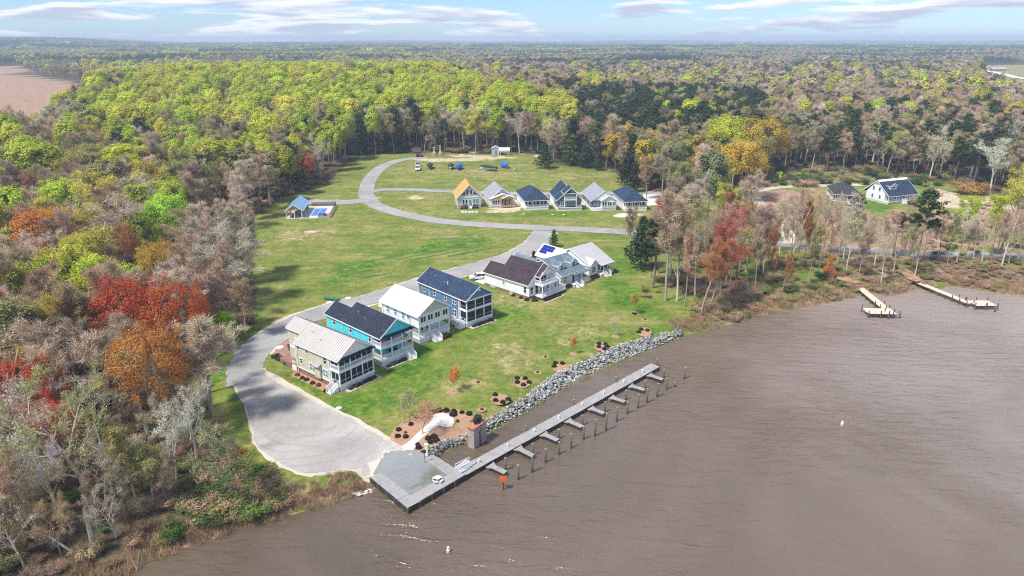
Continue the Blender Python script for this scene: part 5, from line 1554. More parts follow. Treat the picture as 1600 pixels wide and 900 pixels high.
BROAD = dict(levels=3, kids=(9, 5, 4), first=(0.34, 0.25, 0.2), angle=((30, 58), (28, 55), (25, 60)), ratio=(0.52, 0.55, 0.55), shrink=0.62, wob=0.16, up=1.0)
TALL = dict(levels=3, kids=(12, 4, 4), first=(0.42, 0.25, 0.2), angle=((28, 50), (28, 55), (25, 60)), ratio=(0.34, 0.55, 0.55), shrink=0.55, wob=0.12, up=1.1)
WIDE = dict(levels=3, kids=(8, 6, 4), first=(0.22, 0.25, 0.2), angle=((38, 66), (30, 60), (25, 60)), ratio=(0.66, 0.55, 0.55), shrink=0.55, wob=0.2, up=0.9)
OPEN = dict(levels=3, kids=(7, 5, 5), first=(0.38, 0.3, 0.2), angle=((30, 62), (30, 62), (30, 65)), ratio=(0.62, 0.6, 0.5), shrink=0.45, wob=0.22, up=0.9)


def grow(spec, seed, H=20.0, r=0.26, lean=(0, 0)):
    g = Grow(seed)
    g.limb(Vector((0, 0, -0.3)), Vector((lean[0], lean[1], 1)).normalized(), H * 0.86, r, 0, spec)
    return g


for i in range(4):      # spring leaf, round crowns
    g = grow((BROAD, TALL, WIDE, BROAD)[i], 10 + i)
    finish('leafy', g, g.crown(6000, 500, tip_r=1.15, size=(0.26, 0.54), keep=0.9), 'bark_mid')
for i in range(3):      # thin new leaf: you see the branches through it
    g = grow((BROAD, TALL, OPEN)[i], 30 + i)
    finish('thin', g, g.crown(2200, 2200, tip_r=0.95, size=(0.15, 0.32), keep=0.8), 'bark_mid')
for i in range(4):      # bare
    g = grow((BROAD, TALL, WIDE, TALL)[i], 50 + i)
    finish('bare', g, g.crown(0, 9000, tw_len=(0.4, 1.2), tw_w=0.021), ('bark_grey', 'bark_mid', 'bark_grey', 'bark_mid')[i])
for i in range(3):      # bare with pale limbs, few twigs
    g = grow((OPEN, WIDE, OPEN)[i], 70 + i, r=0.36)
    finish('pale', g, g.crown(420, 3800, tw_len=(0.35, 1.1), tw_w=0.019, tip_r=1.0, size=(0.2, 0.4)), 'bark_pale')
for i in range(3):      # maples in red bud
    g = grow((BROAD, WIDE, BROAD)[i], 90 + i)
    finish('maple', g, g.crown(4200, 1400, tip_r=1.0, size=(0.16, 0.34), keep=0.9), 'bark_mid')
for i in range(4):      # loblolly pines: long bare trunk, ragged top
    g = Grow(110 + i)
    P = [Vector((0, 0, -0.3))]
    for k in range(8):
        P.append(P[-1] + Vector((g.r.gauss(0, .12), g.r.gauss(0, .12), 22 / 8)))
    g.tube(P, [0.27 - 0.026 * k for k in range(9)], 6)
    nb = 34
    for k in range(nb):
        t = k / nb
        z = 10.5 + 11.5 * t + g.r.uniform(-.4, .4)
        q = min(z / 22 * 8, 7.99); base = P[int(q)].lerp(P[int(q) + 1], q - int(q))
        L = (1.2 + 3.0 * math.sin(PI * min(1, (t * 0.85 + 0.18)))) * g.r.uniform(0.6, 1.15)
        az = k * 2.4 + g.r.uniform(-.4, .4)
        d = Vector((math.cos(az), math.sin(az), g.r.uniform(0.05, 0.5) + 0.3 * t)).normalized()
        e = base + d * L
        g.tube([base, base + d * L * .5 + UP * .05, e], [0.07, 0.05, 0.02], 3)
        for s_ in (0.55, 0.8, 1.0):
            g.tips.append((base + d * L * s_ + UP * g.r.uniform(-.1, .3), (d + UP * .6).normalized()))
    g.tips.append((P[-1], UP)); g.tips.append((P[-1] + UP * .5, UP))
    finish('pine', g, g.crown(1900, 900, tip_r=0.85, size=(0.28, 0.6), tw_len=(0.3, 0.8), tw_w=0.05, flat=.3), 'bark_pine')
for i in range(3):      # young pines and cedars, green to the ground
    g = Grow(130 + i)
    g.tube([Vector((0, 0, -0.3)), Vector((0.05, 0, 5)), Vector((0, 0.05, 11))], [0.22, 0.14, 0.03], 6)
    nb = 60
    for k in range(nb):
        t = k / nb
        z = 0.8 + 10.0 * t
        L = (3.2 * (1 - t) ** (0.75, 0.55, 1.0)[i] + 0.3) * g.r.uniform(0.65, 1.15)
        az = k * 2.4
        d = Vector((math.cos(az), math.sin(az), g.r.uniform(0.0, 0.4))).normalized()
        for s_ in (0.4, 0.7, 1.0):
            g.tips.append((Vector((0, 0, z)) + d * L * s_, (d + UP * .5).normalized()))
    finish('cedar', g, g.crown(2600, 500, tip_r=0.55, size=(0.2, 0.45), tw_len=(0.2, 0.6), tw_w=0.05), 'bark_pine')
def dome(kind, seed, quads, size, tip_r, H=22.0):
    '''tall oval crown of full spring leaf, built of lobes over a few limbs'''
    g = Grow(seed)
    g.limb(Vector((0, 0, -.3)), UP, H * .8, .26, 0, dict(levels=1, kids=(9,), first=(.42,), angle=((28, 50),), ratio=(.30,), shrink=.4, wob=.1, up=1.0))
    g.tips = []
    rx, rz, cz = H * g.r.uniform(.17, .215), H * g.r.uniform(.30, .36), H * .66
    for k in range(46):
        u = 1 - 1.55 * (k + .5) / 46; az = k * 2.399 + g.r.uniform(-.3, .3); s = math.sqrt(max(0, 1 - u * u)); q = g.r.uniform(.68, 1.0)
        g.tips.append((Vector((rx * s * math.cos(az) * q, rx * s * math.sin(az) * q, cz + rz * u * q)), UP))
    finish(kind, g, g.crown(quads, 200, tip_r=tip_r, size=size), 'bark_mid')


def ball(kind, seed, quads, size, tip_r, twigs, H=17.0, bark='bark_mid', shell=.62):
    '''broad rounded crown of fine leaf or bud over visible limbs'''
    g = grow(WIDE if seed % 2 else BROAD, seed, H)
    n_ = 84
    rx, rz, cz = H * g.r.uniform(.33, .38), H * g.r.uniform(.32, .37), H * .63
    old = g.tips; g.tips = []
    for k in range(n_):
        u = 1 - 1.5 * (k + .5) / n_; az = k * 2.399 + g.r.uniform(-.3, .3); s = math.sqrt(max(0, 1 - u * u)); q = g.r.uniform(shell, 1.0) * (1 + .13 * math.sin(3 * az + seed) * math.cos(4 * u))
        g.tips.append((Vector((rx * s * math.cos(az) * q, rx * s * math.sin(az) * q, cz + rz * u * q)), Vector((s * math.cos(az), s * math.sin(az), u + .4)).normalized()))
    finish(kind, g, g.crown(quads, twigs, tip_r=tip_r, size=size, tw_len=(.5, 1.3), tw_w=.02), bark)


for i in range(4):
    ball('red_maple', 640 + i, 5200, (.12, .27), 1.25, 4200)
for i in range(3):      # bare trees in red bud
    g = grow((TALL, BROAD, OPEN)[i], 660 + i)
    finish('bud', g, g.crown(2600, 6000, tip_r=1.0, size=(.09, .2), tw_len=(.4, 1.1), tw_w=.02), 'bark_mid')
for i in range(3):
    ball('round_leafy', 650 + i, 7500, (.18, .40), 1.35, 1200, 18.0)
for i in range(4):
    dome('dome', 600 + i, 4200, (.28, .58), 1.45)
for i in range(3):
    dome('dome_far', 620 + i, 900, (.75, 1.35), 1.7)
SAP = dict(levels=2, kids=(10, 5), first=(0.36, 0.25), angle=((30, 55), (28, 55)), ratio=(0.48, 0.6), shrink=0.5, wob=0.14, up=1.0)
for i in range(3):      # saplings
    g = grow(SAP, 150 + i, H=6.0, r=0.07)
    finish('sapling', g, g.crown(500 if i < 2 else 60, 420, tip_r=0.4, size=(0.12, 0.24), tw_len=(0.3, 0.8), tw_w=0.016), 'bark_mid')
for i in range(3):      # brush and shrubs
    g = Grow(170 + i)
    for k in range(26):
        az = g.r.uniform(0, 2 * PI); d = Vector((math.cos(az) * .6, math.sin(az) * .6, g.r.uniform(.5, 1.2))).normalized()
        e = d * g.r.uniform(1.0, 2.4)
        g.tube([Vector((0, 0, -.1)), e], [.03, .012], 3)
        g.tips.append((e, d)); g.tips.append((e * .6, d))
    finish('brush', g, g.crown((2600, 1200, 300)[i], (500, 1200, 2400)[i], tip_r=0.55, size=(0.07, 0.17), tw_len=(0.3, 0.9), tw_w=0.013), 'bark_grey')


def cheap(src_kind, name, n, size, seed, bark, tip_r, sl=0):
    """the same trees with fewer, larger leaf faces, for the woods beyond the clearing"""
    for i in range(n):
        spec = dict(src_kind); spec['levels'] = 2; spec['kids'] = (10, 5); spec['first'] = (0.4, 0.3)
        g = grow(spec, seed + i, r=0.24)
        finish(name, g, g.crown(size[0], sl, tip_r=tip_r, size=(size[1], size[2]), tw_len=(1.0, 2.4), tw_w=0.085), bark)


cheap(BROAD, 'leafy_far', 3, (760, 0.8, 1.5), 210, 'bark_mid', 1.7)
cheap(TALL, 'bare_far', 3, (0, 0, 0), 230, 'bark_mid', 1.3, 1400)
for i in range(2):
    g = Grow(250 + i)
    g.tube([Vector((0, 0, 0)), Vector((0, 0, 21))], [.25, .06], 5)
    for k in range(40):
        t = k / 40; az = k * 2.4; L = (0.8 + 3.0 * math.sin(PI * (0.2 + 0.75 * t))) * g.r.uniform(.5, 1.1)
        g.tips.append((Vector((math.cos(az) * L, math.sin(az) * L, 10 + 11.5 * t)), UP))
    finish('pine_far', g, g.crown(480, 0, tip_r=0.9, size=(0.6, 1.2), flat=.3), 'bark_pine')
for i in range(4):      # a stand of some twelve trees, for the far ridges
    rr = np.random.RandomState(300 + i)
    V, F, var = [], [], []
    k = 0
    for q in range(13):
        cx, cy, hh, rad = rr.uniform(-21, 21), rr.uniform(-21, 21), rr.uniform(13, 21), rr.uniform(4, 6.5)
        n = 70
        o = rr.normal(0, 1, (n, 3)); o /= np.linalg.norm(o, axis=1, keepdims=True); o[:, 2] = np.abs(o[:, 2]) * 1.1 - 0.35
        c = np.array([cx, cy, hh - rad * .8]) + o * rad * rr.uniform(.7, 1, (n, 1))
        nr = o + rr.normal(0, .4, (n, 3)); nr /= np.linalg.norm(nr, axis=1, keepdims=True)
        a = np.cross(nr, rr.normal(0, 1, (n, 3))); a /= np.linalg.norm(a, axis=1, keepdims=True); b_ = np.cross(nr, a)
        s = rr.uniform(0.9, 1.9, (n, 1))
        V.append(np.stack([c - a * s - b_ * s, c + a * s - b_ * s, c + a * s + b_ * s, c - a * s + b_ * s], 1).reshape(-1, 3))
        F.append(np.arange(n * 4).reshape(-1, 4) + k); k += n * 4
        var.append(np.clip(rr.uniform(0, 1) * .7 + rr.uniform(0, .3, n), 0, 1))
    V, F, var = np.concatenate(V), np.concatenate(F), np.concatenate(var)
    FORMS.setdefault('stand', []).append(dict(joined=bpy.data.objects.new('stand', np_mesh('stand', V, F, ['leaf'], None, var)), H=20.0))

for kd in FORMS:
    for fm in FORMS[kd]:
        fm['w'] = 1
TINT = dict(
    lime=(0.46, 0.52, 0.035), yellow=(0.50, 0.47, 0.075), olive=(0.33, 0.31, 0.11), gold=(0.52, 0.38, 0.05), fresh=(0.38, 0.52, 0.045), sage=(0.30, 0.31, 0.15),
    bare=(0.42, 0.315, 0.205), pink=(0.50, 0.36, 0.245), ash=(0.56, 0.47, 0.34), brown=(0.38, 0.25, 0.155),
    pine=(0.060, 0.095, 0.030), deep=(0.035, 0.065, 0.028), blue=(0.05, 0.095, 0.055), cedar=(0.05, 0.085, 0.035),
    red=(0.54, 0.105, 0.028), crimson=(0.58, 0.085, 0.055), orange=(0.58, 0.20, 0.04), rust=(0.36, 0.15, 0.06), rose=(0.50, 0.21, 0.15), whitish=(0.58, 0.55, 0.50), green=(0.09, 0.17, 0.03))

TREES = []      # hand placed and grown: dict(kind, form, x, y, z, h, rz, tint, lean, label, cat)
_tr = random.Random(77)


def stand_tree(kind, x, y, h, tint, form=None, name='tree', label=None, lean=(0, 0), group=None, wide=1.0, z=None, cat='tree'):
    """a single tree as a thing with a trunk and a crown"""
    fms = FORMS[kind]
    fm = fms[_tr.randrange(len(fms)) if form is None else form % len(fms)]
    s = h / fm['H']
    z = gh(x, y) if z is None else z
    root = empty(name, (x, y, z), _tr.uniform(0, 2 * PI), label, cat, group)
    root.rotation_euler = (lean[0], lean[1], _tr.uniform(0, 2 * PI))
    root.rotation_mode = 'ZYX' if lean != (0, 0) else 'XYZ'
    root.scale = (s * wide, s * wide, s)
    tk = link('trunk', fm['trunk'], root)
    cr = link('crown', fm['crown'], root)
    tv = TINT[tint] if isinstance(tint, str) else tint
    j = [1 + _tr.uniform(-.10, .10) for _ in range(3)]
    cr['tint'] = tuple(float(a * b_) for a, b_ in zip(tv, j))
    tk['tint'] = (0.3, 0.26, 0.22)
    TREES.append((x, y, h, fm.get('rad', 4.5) * s * wide * (kind in ('red_maple', 'round_leafy')), z))
    return root

# ------------------------------------------------------------------ hand placed trees (pixel of the foot, pixel row of the top)


def at_foot(kind, px, py, top, tint, label, form=None, lean=(0, 0), wide=1.0, group=None, cat='tree', name='tree'):
    p = G(px, py)
    z = gh(p.x, p.y)
    p = G(px, py, z)
    h = height_for(p, top)
    return stand_tree(kind, p.x, p.y, h, tint, form, name, label, lean, group, wide, z, cat)


def at_top(kind, px, py, h, tint, label, form=None, lean=(0, 0), wide=1.0, group=None, cat='tree', name='tree'):
    """a tree of real height h whose top shows at this pixel"""
    p = G(px, py, LAND + h)
    z = gh(p.x, p.y)
    p = G(px, py, z + h)
    return stand_tree(kind, p.x, p.y, h, tint, form, name, label, lean, group, wide, gh(p.x, p.y), cat)


# near left woods
at_top('red_maple', 60, 314, 22, 'orange', 'broad orange-red maple, uppermost of the orange trees at the far left', 0, wide=1.25)
at_top('red_maple', 190, 420, 20, 'red', 'vivid red maple in the middle of the left woods, western half of the red pair', 1, wide=1.15)
at_top('red_maple', 262, 428, 19, 'red', 'vivid red maple in the left woods, eastern half of the red pair', 2, wide=1.1)
at_top('red_maple', 28, 545, 17, 'red', 'red maple at the left edge above the crimson one', 0, wide=1.0)
at_top('red_maple', 62, 612, 15, 'crimson', 'crimson budding tree low at the left edge, behind pale leaning trunks', 2, wide=0.8)
at_top('red_maple', 215, 490, 21, (0.58, 0.25, 0.05), 'orange tree behind the big white-limbed sycamore', 1, wide=.95)
at_top('red_maple', 178, 345, 16, 'rust', 'rusty orange tree above the red maple pair', 0, wide=1.1)
at_top('red_maple', 240, 368, 15, 'gold', 'golden brown tree just above the red maple pair', 2, wide=1.1)
at_top('red_maple', 475, 236, 15, 'red', 'small red tree at the wood edge above the court pavilion', 1, wide=1.0)
at_top('red_maple', 35, 260, 17, 'rose', 'rose pink tree near the left edge above the orange maple', 0)
at_top('red_maple', 255, 232, 16, 'rust', 'reddish brown tree among grey trees in the upper left woods', 1, wide=.8)
at_top('round_leafy', 90, 275, 19, 'lime', 'bright yellow-green tree at the left, behind the orange maple', 0, wide=1.2)
at_top('round_leafy', 250, 300, 19, 'fresh', 'bright fresh green tree left of the sport court, largest of the green ones there', 2, wide=1.1)
at_top('round_leafy', 262, 275, 18, 'fresh', 'fresh green round tree behind the largest green one', 0)
at_top('round_leafy', 215, 322, 17, 'fresh', 'fresh green tree leaning out left of the largest green one', 1)
at_top('thin', 150, 315, 17, 'lime', 'thin yellow-green tree between the orange maple and the green trees', 0)
at_top('round_leafy', 40, 180, 20, 'lime', 'bright yellow-green tree below the brown field', 0, wide=1.2)
at_top('round_leafy', 395, 195, 20, 'lime', 'round yellow-green tree in the upper left woods above the court', 3, wide=1.1)
at_top('pale', 318, 245, 18, 'whitish', 'white-barked bare sycamore in the woods left of the court', 0, wide=.9)
at_top('bare', 310, 355, 20, 'bare', 'large bare tree with pale limbs at the right of the left woods', 2, wide=1.25)
at_top('bare', 345, 400, 17, 'pink', 'bare pinkish tree on the edge of the lawn left', 0, wide=1.2)
at_top('bare', 370, 430, 14, 'brown', 'bare brown tree at the lawn edge above the bend of the street', 1, wide=1.2)
at_top('cedar', 350, 315, 11, 'deep', 'dark green cedar at the edge of the left woods', 0, wide=.9)
at_top('cedar', 322, 318, 9, 'deep', 'small dark cedar hidden left of the larger cedar', 1)
at_top('round_leafy', 345, 482, 8, 'fresh', 'small fresh green tree at the wood edge left of the street bend', 1)
at_foot('pale', 234, 690, 535, 'sage', 'big white-limbed sycamore in the near left woods', 0, wide=1.3)
at_foot('pale', 138, 782, 560, 'olive', 'tall pale trunk with thin olive top in the near left woods', 1, wide=1.0)
at_foot('pale', 112, 828, 655, 'whitish', 'pale double trunk leaning to the left, near the water', 2, lean=(0.05, -0.22), wide=.55)
at_foot('pale', 186, 768, 660, 'ash', 'small bare pale tree between the two tall sycamores', 2, wide=1.0)
at_foot('thin', 240, 785, 690, 'olive', 'ivy-hung olive tree near the left shore', 0, wide=1.1)
at_foot('thin', 215, 790, 655, 'olive', 'slim olive tree beside the ivy-hung one', 1, wide=.8)
at_foot('pale', 276, 748, 640, 'whitish', 'lichen-white bare tree by the grass strip', 0, wide=.9)
at_foot('pale', 310, 730, 595, 'whitish', 'whitish dead tree with brush-like top beside the grass strip', 2, lean=(0, 0.10), wide=.8)
at_foot('thin', 364, 788, 640, 'sage', 'slim grey-green tree on the grass beside the gravel lot', 2, wide=.85)
at_foot('pale', 112, 862, 745, 'olive', 'fallen pale tree with sprawling limbs low at the left', 0, lean=(0.15, -0.75), wide=1.0)
at_foot('thin', 20, 640, 480, 'olive', 'olive tree with pale trunk at the left edge', 0)
at_foot('pale', 40, 560, 440, 'ash', 'white-trunked tree at the left edge above the red maple', 1)
at_foot('pale', 140, 565, 460, 'ash', 'white-trunked bare tree below the red maple pair', 1, wide=.8)
at_foot('bare', 268, 760, 700, 'ash', 'small bare tree at the reed edge near the shore', 1)
at_foot('pale', 20, 800, 600, 'ash', 'grey bare tree at the left edge near the bottom', 1)
at_foot('pale', 62, 760, 590, 'ash', 'grey bare tree behind the leaning double trunk', 0)

_nl = [(22, 720, 500, 'ash'), (75, 700, 560, 'bare'), (160, 706, 590, 'ash'), (204, 742, 640, 'bare'), (92, 806, 690, 'ash'), (152, 826, 730, 'bare'), (182, 842, 752, 'ash'), (28, 846, 690, 'bare'), (62, 838, 712, 'ash'), (256, 724, 618, 'bare'),
       (300, 698, 600, 'ash'), (172, 640, 520, 'bare'), (122, 690, 560, 'ash'), (284, 668, 570, 'bare'), (48, 780, 640, 'bare'), (12, 800, 660, 'ash'), (215, 690, 580, 'bare'), (130, 740, 628, 'bare'), (88, 752, 622, 'ash'), (8, 880, 740, 'bare'), (40, 890, 770, 'ash'), (98, 876, 770, 'bare'),
       (262, 792, 702, 'bare'), (166, 790, 680, 'ash'), (236, 640, 545, 'ash'), (196, 812, 716, 'bare')]
for _i, (_x, _y, _t, _c) in enumerate(sorted(_nl)):
    at_foot('bare' if _c == 'bare' else 'pale', _x, _y, _t, _c, '%s slim bare tree from left in the near shore woods below the red maples' % ('first second third fourth fifth sixth seventh eighth ninth tenth eleventh twelfth thirteenth fourteenth fifteenth sixteenth seventeenth eighteenth nineteenth twentieth twenty-first twenty-second twenty-third twenty-fourth twenty-fifth twenty-sixth'.split()[_i]), wide=.85, group='slim bare trees of the near shore woods')
# round the houses and the river bank
at_foot('cedar', 865, 386, 358, 'green', 'dark green conical cedar behind the white house with solar panels', 0, wide=1.1)
at_foot('bare', 1040, 470, 290, 'pink', 'tallest pinkish bare tree in the bank thicket right of the lawn', 1, wide=1.0)
at_foot('bare', 1020, 440, 300, 'rose', 'pink bare tree in the bank thicket, beside the dark pine', 3)
at_foot('pale', 1058, 470, 330, 'ash', 'slim pale bare tree at the right end of the bank thicket', 1, wide=.7)
at_foot('pine', 1020, 450, 330, 'pine', 'dark green pine at the lawn edge of the bank thicket', 0, wide=1.4)
at_foot('cedar', 1000, 420, 335, 'cedar', 'dark bushy pine at the lawn edge', 2, wide=1.1)
at_foot('bare', 985, 400, 320, 'bare', 'grey bare tree behind the dark bushy pine', 1)
at_foot('bud', 1095, 490, 370, (0.48, 0.19, 0.075), 'rust-red budding tree with orange lower crown on the river bank', 0, wide=1.15, lean=(0, .05))
at_foot('bud', 1110, 480, 335, (0.46, 0.13, 0.08), 'rose-red budding tree behind the rust-red one on the bank', 1)
at_foot('bud', 1155, 425, 305, (0.48, 0.2, 0.08), 'rust-orange budding tree above the right bank', 2)
at_foot('bare', 1150, 440, 320, 'rose', 'pinkish bare tree right of the orange one above the bank', 0)
at_foot('bare', 1178, 430, 310, 'pink', 'pink-grey bare tree by the lane on the right', 1)
at_foot('thin', 1085, 400, 320, 'olive', 'pale green thin tree above the right bank', 0)
at_foot('leafy', 1072, 380, 300, 'sage', 'pale sage tree behind the bank thicket', 1)
at_foot('leafy', 1105, 345, 235, 'sage', 'sage green tree at the end of the back lane', 0)
at_foot('bare', 1092, 345, 262, 'ash', 'grey fuzzy bare tree in front of the large yellow tree', 2, wide=1.3)
at_foot('round_leafy', 1150, 312, 215, 'gold', 'large golden-yellow tree between the back lane and the right lots', 2, wide=1.3)
at_foot('round_leafy', 1185, 280, 178, 'gold', 'golden-yellow tree behind the large golden one', 0, wide=1.1)
at_foot('round_leafy', 1130, 275, 176, 'lime', 'yellow-green tree left of the golden pair', 3)
at_foot('leafy', 1070, 300, 215, 'olive', 'olive tree left of the golden trees', 1)
for _x, _y, _t, _k, _c, _l in ((1042, 300, 212, 'thin', 'sage', 'grey-green thin tree right of the back row, leftmost of the sage trees'), (1062, 332, 248, 'thin', 'olive', 'olive thin tree just past the end of the back lane'), (1122, 332, 240, 'thin', 'sage', 'grey-green thin tree left of the large golden one'),
                               (1090, 312, 222, 'bare', 'ash', 'tall pale grey bare tree behind the fuzzy grey one'), (1046, 348, 272, 'bare', 'bare', 'low grey-brown bare tree between back row and bank thicket'), (1172, 336, 258, 'bare', 'ash', 'pale bare tree in front of the golden pair'),
                               (1128, 354, 282, 'thin', 'yellow', 'pale yellow thin tree below the large golden one'), (1060, 368, 292, 'bare', 'pink', 'pinkish bare tree beside the cross road behind the thicket'), (1142, 372, 296, 'bud', 'rust', 'rusty budding tree beside the cross road')):
    at_foot(_k, _x, _y, _t, _c, _l, wide=1.15)
at_foot('leafy', 1217, 288, 268, 'fresh', 'small bright green tree beside the lot lane', 0, wide=1.3)
at_foot('cedar', 992, 300, 255, 'deep', 'dark cedar behind the last house of the back row', 1, wide=1.1)
at_foot('cedar', 975, 290, 245, 'deep', 'dark cedar left of the one behind the last house', 0)
at_foot('bare', 1010, 312, 240, 'bare', 'bare grey tree right of the back row', 1)
at_foot('bare', 1035, 318, 225, 'bare', 'taller bare grey tree right of the back row', 3)
at_foot('bare', 947, 262, 175, 'pink', 'broad bare pinkish tree behind the boat field', 0, wide=1.4)
at_foot('cedar', 852, 263, 222, 'pine', 'broad dark cedar at the right end of the boat field', 2, wide=1.5)
at_foot('cedar', 893, 258, 210, 'green', 'mid green cedar right of the broad dark one', 0, wide=1.4)
at_foot('cedar', 915, 262, 225, 'cedar', 'rounded dark cedar right of the mid green one', 1, wide=1.6)
at_foot('cedar', 935, 266, 240, 'cedar', 'low dark cedar rightmost at the end of the boat field', 2, wide=1.6)
at_foot('pine', 1432, 414, 292, 'pine', 'tall full dark green pine on the right bank by the docks', 0, wide=1.25)
at_foot('pine', 1395, 400, 330, 'pine', 'smaller pine left of the tall pine on the right bank', 1, wide=1.2)
at_foot('pine', 1330, 380, 298, 'pine', 'slim pine in front of the low dark house', 2, wide=.9)
at_foot('thin', 1505, 380, 302, 'lime', 'yellow-green thin tree in the right lots, left one', 0)
at_foot('thin', 1548, 400, 300, 'lime', 'yellow-green thin tree beside the right road', 1)
at_foot('thin', 1562, 395, 248, 'yellow', 'tall leaning yellow-green tree at the right edge', 1, lean=(0, .12))
at_foot('thin', 1585, 350, 250, 'yellow', 'yellow-green tree behind the leaning one at the right edge', 0)
at_foot('brush', 1518, 303, 280, (0.42, 0.24, 0.07), 'low golden-brown bushy tree behind the right lots', 0, wide=2.0)
at_foot('pale', 1546, 306, 212, 'whitish', 'white-limbed bare tree at the wood edge behind the right lots', 0, wide=1.1)
at_foot('bare', 1596, 380, 300, 'rose', 'pinkish bare tree at the right edge', 1)
# thin bare trunks along the right bank
_rb = [(1218, 400, 300, 'bare'), (1232, 428, 318, 'pink'), (1255, 416, 330, 'rust'), (1283, 403, 300, 'bare'), (1297, 392, 312, 'bare'), (1322, 426, 320, 'ash'), (1338, 412, 330, 'olive'), (1352, 400, 325, 'bare'),
       (1376, 448, 345, 'ash'), (1396, 424, 330, 'bare'), (1404, 430, 345, 'sage'), (1442, 402, 330, 'ash'), (1455, 400, 345, 'bare'), (1480, 412, 330, 'sage'), (1494, 410, 320, 'ash'), (1520, 408, 340, 'bare'),
       (1534, 410, 330, 'ash'), (1576, 412, 330, 'bare'), (1198, 446, 350, 'rust'), (1166, 450, 352, 'olive'), (1292, 452, 395, 'orange'), (1262, 446, 350, 'olive'), (1222, 458, 392, 'rust'), (1308, 412, 340, 'bare'),
       (1070, 478, 352, 'pink'), (1125, 470, 345, 'rust'), (1140, 462, 350, 'bare'), (1180, 455, 348, 'pink'), (1192, 430, 322, 'bare'), (1075, 430, 318, 'bare'), (1112, 420, 320, 'rust'), (1132, 405, 310, 'pink'), (1160, 408, 312, 'olive'), (1205, 420, 330, 'pink'), (1246, 405, 305, 'rust'), (1279, 428, 335, 'pink'), (1312, 398, 318, 'pink'), (1340, 440, 350, 'pink'), (1366, 418, 330, 'bare'), (1384, 404, 325, 'pink'), (1416, 408, 335, 'rust'), (1428, 436, 352, 'bare'), (1466, 402, 328, 'pink'), (1508, 404, 330, 'pink'), (1555, 410, 325, 'pink'), (1590, 408, 318, 'bare'), (1060, 452, 325, 'rust'), (1048, 440, 335, 'bare'), (1165, 425, 300, 'bare'), (1237, 410, 292, 'bare'), (1318, 405, 296, 'ash'), (1412, 398, 300, 'bare'), (1565, 416, 310, 'bare'), (1086, 465, 330, 'bare'), (1102, 452, 318, 'pink'), (1134, 446, 322, 'bare'), (1270, 360, 300, 'pink'), (1250, 350, 292, 'pink'), (1228, 352, 296, 'ash'), (1308, 352, 305, 'pink'), (1206, 395, 305, 'ash'), (1187, 425, 330, 'rose'), (1240, 390, 312, 'pink'), (1268, 396, 305, 'pink')]
_cn = dict(bare='grey-brown', pink='pinkish', rust='rust-tinged', ash='pale grey', olive='olive-tinged', sage='grey-green', orange='orange-tinged', rose='rose-tinged')
_ord = ['first', 'second', 'third', 'fourth', 'fifth', 'sixth', 'seventh', 'eighth', 'ninth', 'tenth', 'eleventh', 'twelfth', 'thirteenth', 'fourteenth', 'fifteenth', 'sixteenth', 'seventeenth', 'eighteenth', 'nineteenth', 'twentieth']


def nth(n):
    if n <= 20:
        return _ord[n - 1]
    tens = {2: 'twenty', 3: 'thirty', 4: 'forty', 5: 'fifty', 6: 'sixty', 7: 'seventy', 8: 'eighty', 9: 'ninety'}
    return (tens[n // 10][:-1] + 'ieth') if n % 10 == 0 else tens[n // 10] + '-' + _ord[n % 10 - 1]


_cnt = {}
for bx, by, ty, tn in sorted(_rb):
    _cnt[tn] = _cnt.get(tn, 0) + 1
    kd = 'thin' if tn in ('olive', 'sage') else 'bud' if tn in ('orange', 'rust') else 'bare' if tn in ('pink', 'rose') else 'pale'
    at_foot(kd, bx, by, ty, tn, '%s slim %s tree from the left along the right bank and lots' % (nth(_cnt[tn]), _cn[tn]), wide=.72, group='slim trees along the right bank')
# young trees on the lawn
at_foot('sapling', 708, 613, 572, 'orange', 'young orange-leaved lawn tree nearest the mulch bed', 0, wide=1.1, group='young lawn trees', name='young_tree')
at_foot('sapling', 660, 679, 622, 'rose', 'bare young tree standing in the mulch bed beside the white path', 2, wide=1.5, group='young lawn trees', name='young_tree')
at_foot('sapling', 631, 662, 608, 'bare', 'bare young tree at the left end of the mulch bed', 2, wide=1.5, group='young lawn trees', name='young_tree')
at_foot('sapling', 896, 553, 522, 'orange', 'small young orange tree on the lawn above the middle of the stone bank', 1, wide=.8, group='young lawn trees', name='young_tree')
at_foot('sapling', 962, 526, 490, 'ash', 'bare young tree on the lawn above the far end of the stone bank', 2, group='young lawn trees', name='young_tree')
at_foot('sapling', 990, 490, 452, 'gold', 'young golden-brown tree on the lawn nearest the thicket', 1, group='young lawn trees', name='young_tree')

# ------------------------------------------------------------------ the woods
rs = np.random.RandomState(5)
HAND = np.array([(q[0], q[1]) for q in TREES])

